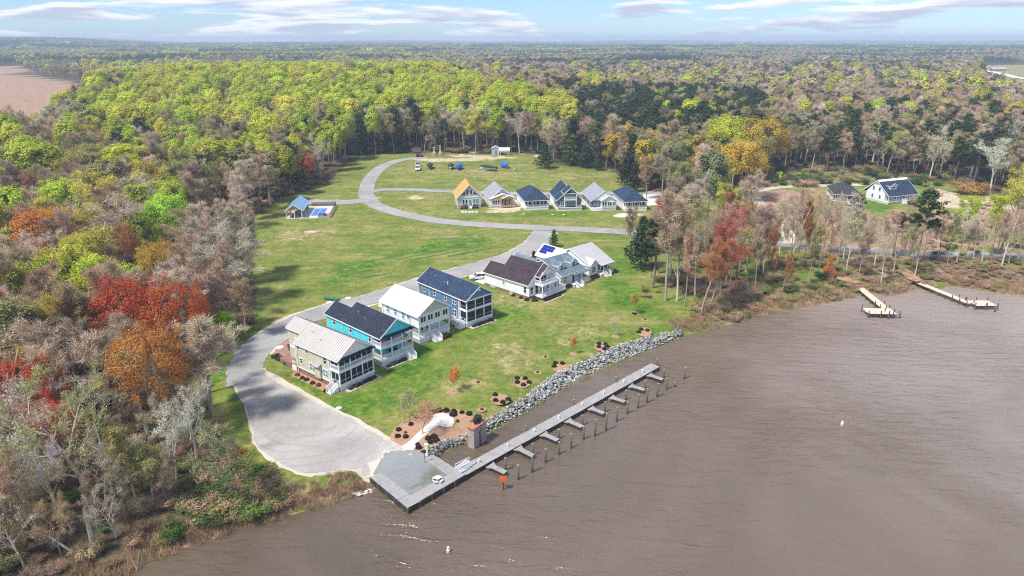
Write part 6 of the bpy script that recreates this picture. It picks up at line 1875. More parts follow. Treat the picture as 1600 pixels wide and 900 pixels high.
# what grows where, by where the tops show in the photograph: (outline, [(kind, tint, weight)...])
MIXES = [
    ([(130, 140), (310, 92), (420, 96), (560, 92), (660, 100), (760, 118), (900, 146), (895, 175), (800, 160), (640, 150), (520, 165), (430, 182), (330, 172), (200, 182), (135, 160)],
     [('dome', 'lime', 9), ('dome', 'yellow', 3.5), ('dome', 'olive', 1.5), ('bare', 'bare', .8), ('pine', 'deep', .3)]),
    ([(430, 172), (520, 156), (640, 143), (800, 152), (900, 164), (900, 262), (420, 262)],
     [('bare', 'bare', 3), ('bare', 'ash', 1.6), ('cedar', 'deep', 2.2), ('pine', 'deep', 1.8), ('thin', 'olive', 1.8), ('dome', 'lime', 1.2), ('thin', 'yellow', 1.2), ('pale', 'ash', 1.2)]),
    ([(880, 120), (1200, 130), (1200, 185), (1010, 185), (880, 178)],
     [('pine', 'pine', 5), ('pine', 'deep', 3), ('bare', 'bare', 2), ('leafy', 'lime', .8), ('thin', 'olive', 1)]),
    ([(940, 185), (1200, 180), (1200, 300), (960, 300)],
     [('thin', 'sage', 3), ('thin', 'olive', 2.5), ('bare', 'bare', 2), ('leafy', 'olive', 1.5), ('cedar', 'deep', .8), ('leafy', 'gold', 1)]),
    ([(1180, 160), (1700, 178), (1700, 330), (1180, 300)],
     [('pine', 'pine', 5), ('pine', 'olive', 1.2), ('bare', 'bare', 2.6), ('pale', 'ash', 1.6), ('bare', 'pink', 1.5), ('thin', 'olive', .6)]),
    ([(-300, 100), (130, 95), (135, 175), (330, 172), (420, 185), (420, 262), (300, 262), (-300, 262)],
     [('dome', 'lime', 2.4), ('thin', 'olive', 2.4), ('thin', 'yellow', 2), ('bare', 'bare', 4), ('bare', 'ash', 1.5), ('pine', 'deep', .5), ('leafy', 'olive', 1)]),
    ([(-400, 262), (560, 262), (430, 330), (380, 420), (-400, 420)],
     [('bare', 'bare', 4), ('bare', 'ash', 2.4), ('thin', 'yellow', 2.2), ('thin', 'lime', 1.4), ('leafy', 'lime', .7), ('bud', 'orange', .3), ('pale', 'ash', 1.0)]),
    ([(-400, 420), (420, 420), (420, 560), (-400, 560)],
     [('bare', 'brown', 2.2), ('bare', 'bare', 3.4), ('thin', 'olive', 1.0), ('bud', 'orange', .7), ('bud', 'rust', 1.0), ('bud', 'gold', .8), ('pale', 'ash', 1.6)]),
    ([(-500, 560), (600, 560), (600, 1000), (-500, 1000)],
     [('bare', 'bare', 3.2), ('pale', 'ash', 3.0), ('pale', 'olive', 1.2), ('bare', 'ash', 1.5), ('thin', 'yellow', .6)]),
]
FAR_MIX = [('bare', 'pink', 3.6), ('bare', 'bare', 3), ('bare', 'ash', 2.4), ('pine', 'pine', 2.0), ('leafy', 'olive', 1.2), ('dome', 'yellow', .6), ('dome', 'lime', .2)]
LEFT_FAR_MIX = [('dome', 'yellow', 3), ('dome', 'lime', 2.4), ('dome', 'olive', 1.6), ('bare', 'bare', 2.4), ('pine', 'blue', 2.0)]


def scatter(y0, y1, cell, keep=1.0, seed=0):
    r_ = np.random.RandomState(seed)
    xs = np.arange(-1.02 * y1 - 70, 1.02 * y1 + 70, cell)
    ys = np.arange(y0, y1, cell)
    A, B = np.meshgrid(xs, ys)
    A = A + r_.uniform(-.46, .46, A.shape) * cell + (np.arange(A.shape[0]) % 2)[:, None] * cell / 2
    B = B + r_.uniform(-.46, .46, B.shape) * cell
    a, b_ = A.ravel(), B.ravel()
    ok = (np.abs(a) < 0.86 * b_ + 55) & (r_.uniform(size=a.shape) < keep)
    return a[ok], b_[ok]


def woods(a, b_):
    rr_ = np.hypot(a, b_)
    near = rr_ < 900
    ok = np.ones(len(a), bool)
    d = shore_d(a[near], b_[near])
    ok[near] = (d > 5) & ~inside(CLEAR, a[near], b_[near])
    ok &= ~inside(FIELD, a, b_) & ~inside(FARLOT, a, b_)
    return ok


def pick(kinds, n, r_):
    w_ = np.array([k[2] for k in kinds], float); w_ /= w_.sum()
    return r_.choice(len(kinds), n, p=w_)


NEARP = []
for (y0, y1, cell, sd) in ((40, 190, 8.0, 4), (40, 360, 7.4, 1), (360, 640, 7.4, 2), (640, 1050, 9.6, 3)):
    a, b_ = scatter(y0, y1, cell, 0.94, sd)
    k = woods(a, b_)
    NEARP.append(np.stack([a[k], b_[k]], 1))
NP_ = np.concatenate(NEARP)
# clear a little room round the hand placed trees
keep = np.ones(len(NP_), bool)
for hx, hy in HAND:
    keep &= (NP_[:, 0] - hx) ** 2 + (NP_[:, 1] - hy) ** 2 > 3.4 ** 2
NP_ = NP_[keep]
npz = ground_h(NP_[:, 0], NP_[:, 1])
nr = np.hypot(NP_[:, 0], NP_[:, 1])
hgt_ = rs.uniform(16, 23, len(NP_)) + 5.0 * sstep(330, 460, nr)
# the trees on the wood's edge by the near shore are lower
hgt_ *= 1 - 0.12 * sstep(170, 90, nr)
apx, apy = project(NP_[:, 0], NP_[:, 1], npz + hgt_)
# where a tree with a look of its own stands behind, the wood in front of it is thinner
vis = np.ones(len(NP_), bool)
for (hx, hy, hh, hrad, hz_) in TREES:
    hr = math.hypot(hx, hy)
    tx, ty = project(hx, hy, hz_ + hh); cx_, cy_ = project(hx, hy, hz_ + hh * .70)
    pm = FX / (hr * 1.03)
    vis &= ~((np.abs(apx - tx) < (hrad + 2.5) * pm) & (apy > ty - 45) & (apy < cy_ + 2) & (nr < hr - 1))
NP_, npz, nr, hgt_, apx, apy = NP_[vis], npz[vis], nr[vis], hgt_[vis], apx[vis], apy[vis]
KIND = np.empty(len(NP_), object); TNT = np.empty(len(NP_), object)
KIND[:] = ''
patch = vnoise(NP_[:, 0] / 26, NP_[:, 1] / 26, 41)
for poly, mixk in MIXES:
    s = inside(poly, apx, apy) & (KIND == '')
    n = int(s.sum())
    if not n:
        continue
    # the same kinds stand together: draw by a slow noise as well as by chance
    w_ = np.array([q[2] for q in mixk], float); w_ = np.cumsum(w_) / w_.sum()
    u = np.clip(0.5 * ((patch[s] - .2) / .6) + 0.5 * rs.uniform(size=n) + rs.normal(0, .16, n), 0, .999) if n else 0
    u = np.where(rs.uniform(size=n) < 0.72, rs.uniform(size=n), u)
    ix = np.searchsorted(w_, u, side='right').clip(0, len(mixk) - 1)
    KIND[s] = [mixk[q][0] for q in ix]; TNT[s] = [mixk[q][1] for q in ix]
s = KIND == ''
mixsel = np.where(apx[s] < 700, 1, 0)
fa = pick(FAR_MIX, int(s.sum()), rs); fb = pick(LEFT_FAR_MIX, int(s.sum()), rs)
KIND[s] = [(LEFT_FAR_MIX[q2] if ml else FAR_MIX[q1])[0] for q1, q2, ml in zip(fa, fb, mixsel)]
TNT[s] = [(LEFT_FAR_MIX[q2] if ml else FAR_MIX[q1])[1] for q1, q2, ml in zip(fa, fb, mixsel)]

# the wood's edge along the lawn is bare and grey
ec = (seg_dist(CLEAR, NP_[:, 0], NP_[:, 1]) < 17) & (apy > 240) & (apx < 560) & np.isin(KIND.astype(str), ['leafy', 'dome', 'thin', 'red_maple', 'bud'])
KIND[ec] = 'bare'; TNT[ec] = rs.choice(['bare', 'pink', 'ash'], int(ec.sum()))
# full spring crowns overtop the rest of the wood
hgt_ = hgt_ + np.where(KIND == 'dome', 3.0, 0.0)
# the 300 or so that show largest stand singly
seen = (apx > -20) & (apx < 1620) & (apy > 0) & (apy < 890)
big_ = hgt_ / nr * seen
order = np.argsort(-big_)
N_SINGLE = 300 - len(TREES)
single = set(order[:N_SINGLE].tolist())
KN = dict(bud='red-budded', red_maple='round budding', dome='full-crowned', leafy='leafing', thin='thin-leaved', bare='bare', pale='white-limbed bare', maple='budding', pine='pine', cedar='cedar')
TN = dict(lime='yellow-green', yellow='pale yellow', olive='olive', gold='golden', fresh='fresh green', sage='grey-green', bare='grey-brown', pink='pinkish', ash='pale grey', brown='brown', pine='dark green', deep='blackish green',
          rust='rust brown', orange='orange', red='red', rose='rose', whitish='whitish', cedar='dark green', blue='bluish green')


def zone_of(px, py):
    if py > 640:
        return 'near the shore below the lot'
    if py > 520:
        return 'in woods beside the street bend'
    if py > 400:
        return 'in woods facing the lawn'
    if py > 330:
        return 'in woods around the orange maple' if px < 200 else 'in woods near the court'
    if px < 480:
        return 'in woods behind the court'
    if px < 960:
        return 'in wood behind the boats'
    return 'in wood behind right lots'


fpx, fpy = project(NP_[:, 0], NP_[:, 1], npz)
sing = sorted(single, key=lambda i_: fpx[i_])
zc = {}
for i_ in sing:
    zk = (KIND[i_], TNT[i_], zone_of(fpx[i_], fpy[i_]))
    zc[zk] = zc.get(zk, 0) + 1
    noun = KN[KIND[i_]] + ('' if KIND[i_] in ('pine', 'cedar') else ' tree')
    lab = '%s %s %s from left %s' % (nth(zc[zk]), TN[TNT[i_]], noun, zk[2])
    stand_tree(KIND[i_], NP_[i_, 0], NP_[i_, 1], float(hgt_[i_]), TNT[i_], None, 'pine_tree' if KIND[i_] == 'pine' else 'tree', lab, group='trees ' + zk[2], wide=_tr.uniform(1.15, 1.5), z=float(npz[i_]))


def instancer(name, pts, hs, forms, tints, wides, seed, label=None):
    """one object of woods: a point for each tree, each point draws one of the grown forms at its own height, turn and tint"""
    r_ = np.random.RandomState(seed)
    protos = []
    index = {}
    for kd in sorted(set(forms)):
        index[kd] = (len(protos), len(FORMS[kd]))
        protos += FORMS[kd]
    pid = np.array([index[k][0] + r_.randint(index[k][1]) for k in forms])
    sc = hs / np.array([protos[p]['H'] for p in pid])
    me = bpy.data.meshes.new(name)
    me.vertices.add(len(pts)); me.vertices.foreach_set('co', np.asarray(pts, np.float32).ravel())
    def att(nm, typ, dat, key):
        a_ = me.attributes.new(nm, typ, 'POINT'); a_.data.foreach_set(key, np.asarray(dat).ravel())
    att('form', 'INT', pid.astype(np.int32), 'value')
    att('turn', 'FLOAT_VECTOR', np.stack([r_.normal(0, .03, len(pts)), r_.normal(0, .03, len(pts)), r_.uniform(0, 2 * PI, len(pts))], 1).astype(np.float32), 'vector')
    att('grow', 'FLOAT_VECTOR', np.stack([sc * wides, sc * wides, sc], 1).astype(np.float32), 'vector')
    tc_ = np.array([TINT[t_] if isinstance(t_, str) else t_ for t_ in tints]) * r_.uniform(.82, 1.18, (len(pts), 1)) * r_.uniform(.93, 1.07, (len(pts), 3))
    att('tint', 'FLOAT_COLOR', np.concatenate([tc_, np.ones((len(pts), 1))], 1).astype(np.float32), 'color')
    g = bpy.data.node_groups.new(name, 'GeometryNodeTree')
    g.interface.new_socket('Geometry', in_out='INPUT', socket_type='NodeSocketGeometry'); g.interface.new_socket('Geometry', in_out='OUTPUT', socket_type='NodeSocketGeometry')
    N = g.nodes.new; L = g.links.new
    gi = N('NodeGroupInput'); go = N('NodeGroupOutput')
    nf = N('GeometryNodeInputNamedAttribute'); nf.data_type = 'INT'; nf.inputs['Name'].default_value = 'form'
    nt_ = N('GeometryNodeInputNamedAttribute'); nt_.data_type = 'FLOAT_VECTOR'; nt_.inputs['Name'].default_value = 'turn'
    ng = N('GeometryNodeInputNamedAttribute'); ng.data_type = 'FLOAT_VECTOR'; ng.inputs['Name'].default_value = 'grow'
    jn = N('GeometryNodeJoinGeometry')
    for k_, pr in enumerate(protos):
        if not (pid == k_).any():
            continue
        cp = N('FunctionNodeCompare'); cp.data_type = 'INT'; cp.operation = 'EQUAL'
        ins = [s_ for s_ in cp.inputs if s_.type == 'INT']
        L(nf.outputs[0], ins[0]); ins[1].default_value = k_
        oi = N('GeometryNodeObjectInfo'); oi.inputs['Object'].default_value = pr['joined']; oi.inputs['As Instance'].default_value = True
        ip = N('GeometryNodeInstanceOnPoints')
        L(gi.outputs[0], ip.inputs['Points']); L(oi.outputs['Geometry'], ip.inputs['Instance']); L(cp.outputs[0], ip.inputs['Selection'])
        L(nt_.outputs[0], ip.inputs['Rotation']); L(ng.outputs[0], ip.inputs['Scale'])
        L(ip.outputs[0], jn.inputs[0])
    L(jn.outputs[0], go.inputs[0])
    o = link(name, me)
    md = o.modifiers.new('grow', 'NODES'); md.node_group = g
    o['kind'] = 'stuff'
    if label:
        o['label'] = label
    return o


rest = np.array([i_ for i_ in range(len(NP_)) if i_ not in single])
# the woods left of the lawn, behind the fields and at the right, each one mass
zl = np.where((fpx[rest] < 520) & (fpy[rest] > 215), 0, np.where(fpx[rest] < 1000, 1, 2))
for zi, (nm, lb) in enumerate((('left_woods', 'mixed spring woods left of the lawn'), ('back_woods', 'yellow-green spring woods behind the boat field'), ('right_woods', 'pine and bare woods behind the right lots'))):
    q = rest[zl == zi]
    fm = [KIND[i_] if nr[i_] < 620 else {'dome': 'dome_far', 'thin': 'leafy_far', 'leafy': 'leafy_far', 'bare': 'bare_far', 'pale': 'bare_far', 'maple': 'leafy_far', 'red_maple': 'dome_far', 'bud': 'leafy_far', 'pine': 'pine_far', 'cedar': 'pine_far'}[KIND[i_]] for i_ in q]
    instancer(nm, np.stack([NP_[q, 0], NP_[q, 1], npz[q]], 1), hgt_[q], fm, [TNT[i_] for i_ in q], rs.uniform(1.0, 1.35, len(q)) * np.where(KIND[q] == 'dome', .82, 1.0), 60 + zi, lb)

# beyond one kilometre: single far trees, then stands of trees out to the horizon
a, b_ = scatter(1050, 2150, 11.5, 0.95, 9)
k = woods(a, b_); a, b_ = a[k], b_[k]
z_ = ground_h(a, b_)
px_, py_ = project(a, b_, z_ + 18)
st = vnoise(a / 140, b_ / 70, 51); st2 = vnoise(a / 60, b_ / 45, 52)
fm, tn = [], []
for i_ in range(len(a)):
    u = st[i_] * .75 + st2[i_] * .25 + rs.normal(0, .045)
    left = px_[i_] < 720
    v_ = int(np.clip((st2[i_] + rs.normal(0, .12)) * 5, 0, 4))
    if u > (0.55 if left else 0.57):
        fm.append('pine_far'); tn.append('blue' if left else rs.choice(['pine', 'blue']))
    elif u > (.38 if left else .51):
        fm.append('dome_far'); tn.append(rs.choice(['yellow', 'olive', 'lime']) if left else ['olive', 'sage', 'sage', 'olive', 'yellow'][v_])
    else:
        fm.append('bare_far' if rs.uniform() < .8 else 'leafy_far'); tn.append(rs.choice(['bare', 'olive']) if left else ['bare', 'pink', 'ash', 'sage', 'bare'][v_])
instancer('far_woods', np.stack([a, b_, z_], 1), rs.uniform(14, 21, len(a)), fm, tn, rs.uniform(1.2, 1.6, len(a)), 71, 'hazy mixed woods a mile off')
a, b_ = scatter(2150, 9500, 40, 0.97, 12)
z_ = ground_h(a, b_)
px_, py_ = project(a, b_, z_)
st = vnoise(a / 420, b_ / 210, 61) * .6 + vnoise(a / 150, b_ / 120, 62) * .4
tn = [('blue' if u > .57 else 'pine') if u > .51 else (('lime' if rs.uniform() < .4 else 'olive') if u > .42 else ('sage' if rs.uniform() < .9 else 'bare')) for u in st + rs.normal(0, .05, len(a))]
instancer('horizon_woods', np.stack([a, b_, z_ - 1], 1), rs.uniform(15, 23, len(a)), ['stand'] * len(a), tn, rs.uniform(1.0, 1.25, len(a)), 81, 'blue-green wooded ridges along the horizon')

# undergrowth below the wood edges, scrub and reeds along the shore
a, b_ = scatter(50, 330, 3.0, 0.9, 14)
dd = shore_d(a, b_)
ic = inside(CLEAR, a, b_); ds = seg_dist(CLEAR, a, b_)
px_, py_ = project(a, b_, np.full(len(a), LAND))
k = (dd > 1.0) & ~ic & (dd < 300) & (rs.uniform(size=len(a)) < np.where(px_ < 480, .85, .5))
a, b_ = a[k], b_[k]; px_ = px_[k]; py_ = py_[k]
tn = rs.choice(['brown', 'bare', 'olive', 'green', 'rust', 'sage'], len(a), p=[.36, .32, .12, .09, .04, .07])
instancer('undergrowth', np.stack([a, b_, ground_h(a, b_)], 1), rs.uniform(1.1, 3.0, len(a)), ['brush'] * len(a), tn, rs.uniform(1.0, 1.6, len(a)), 91, 'tangled brown and green undergrowth below the trees')
# scrub on the right bank and at the shore
pts, tn, hs = [], [], []
for (x0, y0, x1, y1, n, tints, hh) in ((1080, 440, 1190, 500, 120, ['brown', 'brown', 'pink', 'bare', 'olive'], (1, 2.6)), (1180, 400, 1330, 465, 130, ['brown', 'olive', 'olive', 'green', 'bare'], (.8, 2.2)), (1340, 405, 1600, 450, 220, ['brown', 'bare', 'bare', 'olive'], (.6, 1.8)),
                                       (1330, 430, 1420, 456, 60, ['olive', 'brown', 'bare'], (.8, 2.0)), (310, 735, 420, 815, 130, ['green', 'green', 'olive', 'brown'], (1.0, 3.2)), (1060, 380, 1160, 450, 60, ['brown', 'bare', 'rose'], (1, 3)),
                                       (1440, 320, 1600, 400, 70, ['brown', 'olive', 'green', 'bare'], (.6, 1.6)), (340, 770, 440, 820, 60, ['olive', 'brown', 'green'], (1, 2.4)), (1000, 380, 1060, 470, 30, ['brown', 'bare', 'olive'], (.8, 2)),
                                       (1190, 258, 1600, 292, 170, ['deep', 'olive', 'green', 'bare'], (2, 4.5)), (560, 232, 850, 240, 70, ['deep', 'green', 'brown'], (1.5, 4))):
    for _i in range(n):
        p = G(rs.uniform(x0, x1), rs.uniform(y0, y1))
        if shore_d(np.array([p.x]), np.array([p.y]))[0] > .8:
            pts.append((p.x, p.y, gh(p.x, p.y))); tn.append(tints[rs.randint(len(tints))]); hs.append(rs.uniform(*hh))
instancer('bank_scrub', np.array(pts), np.array(hs), ['brush'] * len(pts), tn, rs.uniform(1.1, 1.9, len(pts)), 93, 'low brown and green scrub along the banks')

# reeds: slivers in tufts
rr_ = np.random.RandomState(8)
for i in range(3):
    n = 90
    p0 = np.concatenate([rr_.normal(0, .55, (n, 2)), np.zeros((n, 1)) - .05], 1)
    d = np.concatenate([rr_.normal(0, .28, (n, 2)), np.ones((n, 1))], 1); L_ = rr_.uniform(.7, 1.9, (n, 1))
    an = rr_.uniform(0, PI, n); s = np.stack([np.cos(an), np.sin(an), np.zeros(n)], 1) * rr_.uniform(.015, .035, (n, 1))
    V = np.stack([p0 - s, p0 + s, p0 + d * L_ + s * .3, p0 + d * L_ - s * .3], 1).reshape(-1, 3)
    FORMS.setdefault('reed', []).append(dict(joined=bpy.data.objects.new('reed', np_mesh('reed', V, np.arange(n * 4).reshape(-1, 4), ['twig'], None, rr_.uniform(0, 1, n))), H=1.7))
pts, tn, hs = [], [], []
straw = [(0.42, 0.27, 0.15), (0.36, 0.22, 0.13), (0.48, 0.34, 0.20), (0.30, 0.19, 0.12)]


def reeds_along(px_pts, wid, step, jit=1.0, hh=(.7, 1.4), inset=0.4):
    P = [G(x, y, 0) for x, y in px_pts]
    for p, q in zip(P, P[1:]):
        L_ = (q - p).length; n = max(2, int(L_ / step)); d = (q - p).normalized(); nn = Vector((-d.y, d.x, 0))
        for k_ in range(n):
            for rw in range(int(wid / step) + 1):
                c_ = p + d * (k_ * step + rr_.uniform(-.5, .5) * jit) + nn * (inset + rw * step + rr_.uniform(-.6, .6) * jit)
                if rr_.uniform() < .78:
                    pts.append((c_.x, c_.y, max(gh(c_.x, c_.y), -.1))); tn.append(straw[rr_.randint(4)]); hs.append(rr_.uniform(*hh))


reeds_along([(1066, 525), (1100, 517), (1140, 507), (1178, 497), (1210, 486), (1250, 479), (1305, 471), (1338, 463)], 4.5, 1.0, hh=(.8, 1.5))
reeds_along([(1362, 458), (1395, 462), (1432, 452)], 4.5, 1.0)
reeds_along([(1480, 447), (1520, 452), (1570, 460), (1640, 464)], 6.5, 1.1)
reeds_along([(300, 852), (345, 838), (372, 822), (420, 814), (470, 800), (520, 784), (560, 772), (578, 762)], 4.0, .8, hh=(.6, 1.2), inset=.2)
reeds_along([(200, 905), (216, 885), (262, 868), (300, 852)], 6.0, 1.0)
reeds_along([(880, 608), (905, 594), (925, 584)], .5, .7, .3, (.4, .8), -.5)
reeds_along([(940, 578), (990, 557)], .3, 1.1, .3, (.3, .6), -.5)
instancer('reeds', np.array(pts), np.array(hs), ['reed'] * len(pts), tn, rs.uniform(.9, 1.5, len(pts)), 95, 'dry straw-coloured reeds along the water')


# ------------------------------------------------------------------ quay, docks, piles
DZ = 0.85
q0, q1, q2, q3 = G(579, 747, DZ), G(637, 795, DZ), G(727, 743, DZ), G(677, 711, DZ)
dend = G(1031, 573, DZ)


def deck_run(root, a, b_, w_, z, mat, n, side=1, panel='deck_panel', boards=8):
    """boards in sections between two points; the run lies to one side of the line a-b (side 0: centred)"""
    a = Vector((a.x, a.y, 0)); b_ = Vector((b_.x, b_.y, 0))
    d = (b_ - a).normalized(); nrm = Vector((-d.y, d.x, 0)) * side
    L = (b_ - a).length
    c0 = 0 if side else -w_ / 2
    nn = nrm if side else Vector((-d.y, d.x, 0))
    for i in range(n):
        s0, s1 = L * i / n + .02, L * (i + 1) / n - .02
        mb = MB()
        dz = .012 * ((i * 7) % 3)
        nb = boards
        for k in range(nb):
            t0, t1 = s0 + (s1 - s0) * k / nb + .012, s0 + (s1 - s0) * (k + 1) / nb - .012
            dk = dz + .006 * ((k * 5 + i) % 3)
            P = [a + d * t0 + nn * c0, a + d * t1 + nn * c0, a + d * t1 + nn * (c0 + w_), a + d * t0 + nn * (c0 + w_)]
            mb.slab([(p.x, p.y, z + dk) for p in P], .05)
        p_ = mb.build(panel, mat, root)
    f = MB()
    for c in (c0 + .05, c0 + w_ - .05):
        p, q = a + nn * c, b_ + nn * c
        f.bar((p.x, p.y, z - .20), (q.x, q.y, z - .20), .12, .26)
    f.build('stringer', 'wet_timber', root)
    return d, nn, L


quay = empty('quay', (0, 0, 0), 0, 'grey timber quay deck edging the gravel pad on its three water sides', 'quay')
c_ = (q0 + q1 + q2 + q3) / 4
sgn = lambda a, b_: 1 if (Vector((-(b_ - a).y, (b_ - a).x, 0))).dot(c_ - a) > 0 else -1
for a, b_, n in ((q0, q1, 4), (q1, q2, 6), (q2, q3, 4)):
    a_in = a if a is q0 else a + (b_ - a).normalized() * 1.93
    deck_run(quay, a_in, b_, 1.9, 0.97, 'grey_deck', n, sgn(a, b_))
    d = (b_ - a).normalized(); m_ = int((b_ - a).length / 1.0)
    for i in range(m_):
        p = a.lerp(b_, i / m_); q = a.lerp(b_, (i + .96) / m_)
        mb = MB(); mb.bar((p.x, p.y, -.2), (q.x, q.y, -.2), .14, 1.9); mb.build('bulkhead_board', 'wet_timber', quay)
    for i in range(m_ // 2 + 1):
        p = a.lerp(b_, min(1, i * 2 / m_)); mb = MB(); mb.tube((p.x, p.y, -1.4), (p.x, p.y, .92), .16, n=8); mb.build('pile', 'pile_wood', quay)
dock = empty('floating_dock', (0, 0, 0), 0, 'long grey timber dock running from the quay parallel to the stone bank', 'dock')
d, nn, L = deck_run(dock, q2, dend, 2.1, DZ, 'grey_deck', 24, 1, boards=9)
if (q2 + nn).y < q2.y:
    pass
for i in range(13):
    p = q2 + d * (L * i / 12)
    for c in (.15, 1.95):
        pp = Vector((p.x, p.y, 0)) + nn * c; mb = MB(); mb.tube((pp.x, pp.y, -1.5), (pp.x, pp.y, DZ - .06), .14, n=7); mb.build('pile', 'pile_wood', dock)
# power posts along the dock
for i in range(8):
    p = Vector((q2.x, q2.y, 0)) + d * (L * (i + .6) / 8.3) + nn * 1.0
    mb = MB(); mb.box(-.10, .10, -.08, .08, 0, .5); mb.box(-.13, .13, -.11, .11, .5, .56); mb.box(-.06, .06, -.092, -.08, .2, .4)
    o = mb.build('power_post', 'white_paint'); o.location = (p.x, p.y, DZ + .02); o.rotation_euler = (0, 0, math.atan2(d.y, d.x))
    tag(o, '%s small white power post on the long dock counted from the quay' % nth(i + 1), 'power post', 'power posts on the long dock')
FING = [((765, 723.6), (790, 736)), ((808, 697), (833, 709.7)), ((848, 675), (872, 685.5)), ((886, 654), (910, 664.4)), ((922, 634.7), (944, 643.6)), ((954, 618), (976.7, 625.5)), ((984.4, 600), (1007.5, 607)), ((1013.6, 583), (1035.8, 591))]
for i, (a, b_) in enumerate(FING):
    A, B = G(*a, 1.0), G(*b_, 1.0)
    fr = empty('finger_pier', (0, 0, 0), 0, '%s narrow grey finger pier off the long dock counted from the quay' % nth(i + 1), 'pier', 'finger piers')
    dd, n2, L2 = deck_run(fr, A, B, .95, DZ - .12, 'grey_deck', 2, 0, boards=7)
    br = MB()
    p = Vector((A.x, A.y, 0)); 
    for s in (-1, 1):
        br.add([tuple(p + n2 * s * .57 + UPZ * (DZ - .09)), tuple(p + n2 * s * .95 + UPZ * (DZ - .09)), tuple(p + dd * .8 + n2 * s * .57 + UPZ * (DZ - .09))], [(0, 1, 2) if s < 0 else (2, 1, 0)])
        br.add([tuple(p + n2 * s * .57 + UPZ * (DZ - .2)), tuple(p + n2 * s * .95 + UPZ * (DZ - .2)), tuple(p + dd * .8 + n2 * s * .57 + UPZ * (DZ - .2))], [(2, 1, 0) if s < 0 else (0, 1, 2)])
    br.build('gusset', 'grey_deck', fr)
z6 = lambda x, y: (740 + x / 3.6, 500 + y / 3.6)
INNER = [(178, 845, 775), (333, 762, 695), (478, 668, 615), (612, 592, 535), (738, 517, 460), (855, 450, 395), (965, 385, 340), (1068, 325, 278)]
OUTER = [(252, 895, 815), (330, 855, 765), (405, 800, 725), (480, 755, 685), (548, 720, 640), (618, 670, 598), (682, 652, 562), (744, 622, 525), (805, 570, 490), (865, 525, 458), (924, 495, 420), (975, 465, 385), (1032, 432, 358), (1085, 390, 325), (1130, 375, 350), (1185, 330, 268)]
NORTH = [(294, 650, 595), (563, 500, 448), (799, 372, 320), (1029, 262, 220)]


def piling(px, py, top, label, group):
    p = G(px, py, 0)
    lo, hi = 0.3, 6.0
    for _ in range(30):
        m_ = (lo + hi) / 2
        if project(p.x, p.y, m_)[1] > top: lo = m_
        else: hi = m_
    rt = empty('piling', (p.x, p.y, 0), 0, label, 'piling', group)
    lean = ((px * 7.3) % 1 - .5) * .10
    MB().tube((0, 0, -1.5), (lean, lean * .4, lo), .19, .17, 9).build('post', 'pile_green', rt, True)
    MB().tube((0, 0, -.3), (lean * .3 / lo, 0, .38), .205, .20, 9).build('wet_band', 'wet_timber', rt, True)
    MB().tube((lean, lean * .4, lo), (lean, lean * .4, lo + .10), .19, .08, 9).build('cap', 'pile_cap', rt)
    return rt


for i, q in enumerate(INNER):
    x, y = z6(q[0], q[1]); piling(x, y, z6(0, q[2])[1], 'green-tinged piling at the tip of the %s finger pier from the quay' % nth(i + 1), 'pilings at the finger pier tips')
for i, q in enumerate(OUTER):
    x, y = z6(q[0], q[1]); piling(x, y, z6(0, q[2])[1], '%s outer mooring piling from the quay, standing free in open water' % nth(i + 1), 'outer mooring pilings')
for i, q in enumerate(NORTH):
    x, y = z6(q[0], q[1]); piling(x, y, z6(0, q[2])[1], '%s piling from the quay between long dock and stone bank' % nth(i + 1), 'pilings behind the dock')
# channel marker
p = G(786, 765, 0); rt = empty('channel_marker', (p.x, p.y, 0), 0, 'orange square marker board on a piling off the quay', 'marker')
MB().tube((0, 0, -1.5), (.03, 0, 2.0), .14, .13, 9).build('post', 'pile_wood', rt)
MB().box(-.5, .5, -.22, -.16, 1.4, 2.25).build('marker_board', 'sign_orange', rt)
b2 = MB().box(-.5, .5, .16, .22, 1.4, 2.25).build('marker_board', 'sign_orange', rt)
MB().box(-.3, .3, -.235, -.222, 1.72, 1.80).build('marker_stripe', 'rust_cap', rt)
# concrete pier stump with orange cap and dark urn
pc = empty('old_bridge_pier', G(744, 694, 0), 0, 'weathered twin-legged concrete pier with rust-orange cap beside the stone bank', 'pier')
pa, pb = G(740, 697, 0), G(751.5, 688.5, 0)
dd = (pb - pa); pc.rotation_euler = (0, 0, math.atan2(dd.y, dd.x)); pc.location = ((pa.x + pb.x) / 2, (pa.y + pb.y) / 2, 0)
hl = dd.length / 2
ph = 3.6
for s in (-1, 1):
    mb = MB(); z0_, w0, w1 = -1.6, .72, .62
    mb.add([(s * hl - w0, -w0, z0_), (s * hl + w0, -w0, z0_), (s * hl + w0, w0, z0_), (s * hl - w0, w0, z0_), (s * hl - w1, -w1, ph), (s * hl + w1, -w1, ph), (s * hl + w1, w1, ph), (s * hl - w1, w1, ph)],
           [(3, 2, 1, 0), (4, 5, 6, 7), (0, 1, 5, 4), (1, 2, 6, 5), (2, 3, 7, 6), (3, 0, 4, 7)]); mb.build('leg', 'old_concrete', pc)
MB().box(-hl + .64, hl - .64, -.5, .5, 2.5, ph - .05).build('cross_beam', 'old_concrete', pc)
MB().box(-hl - .85, hl + .85, -.8, .8, ph + .001, ph + .22).build('cap', 'rust_cap', pc)
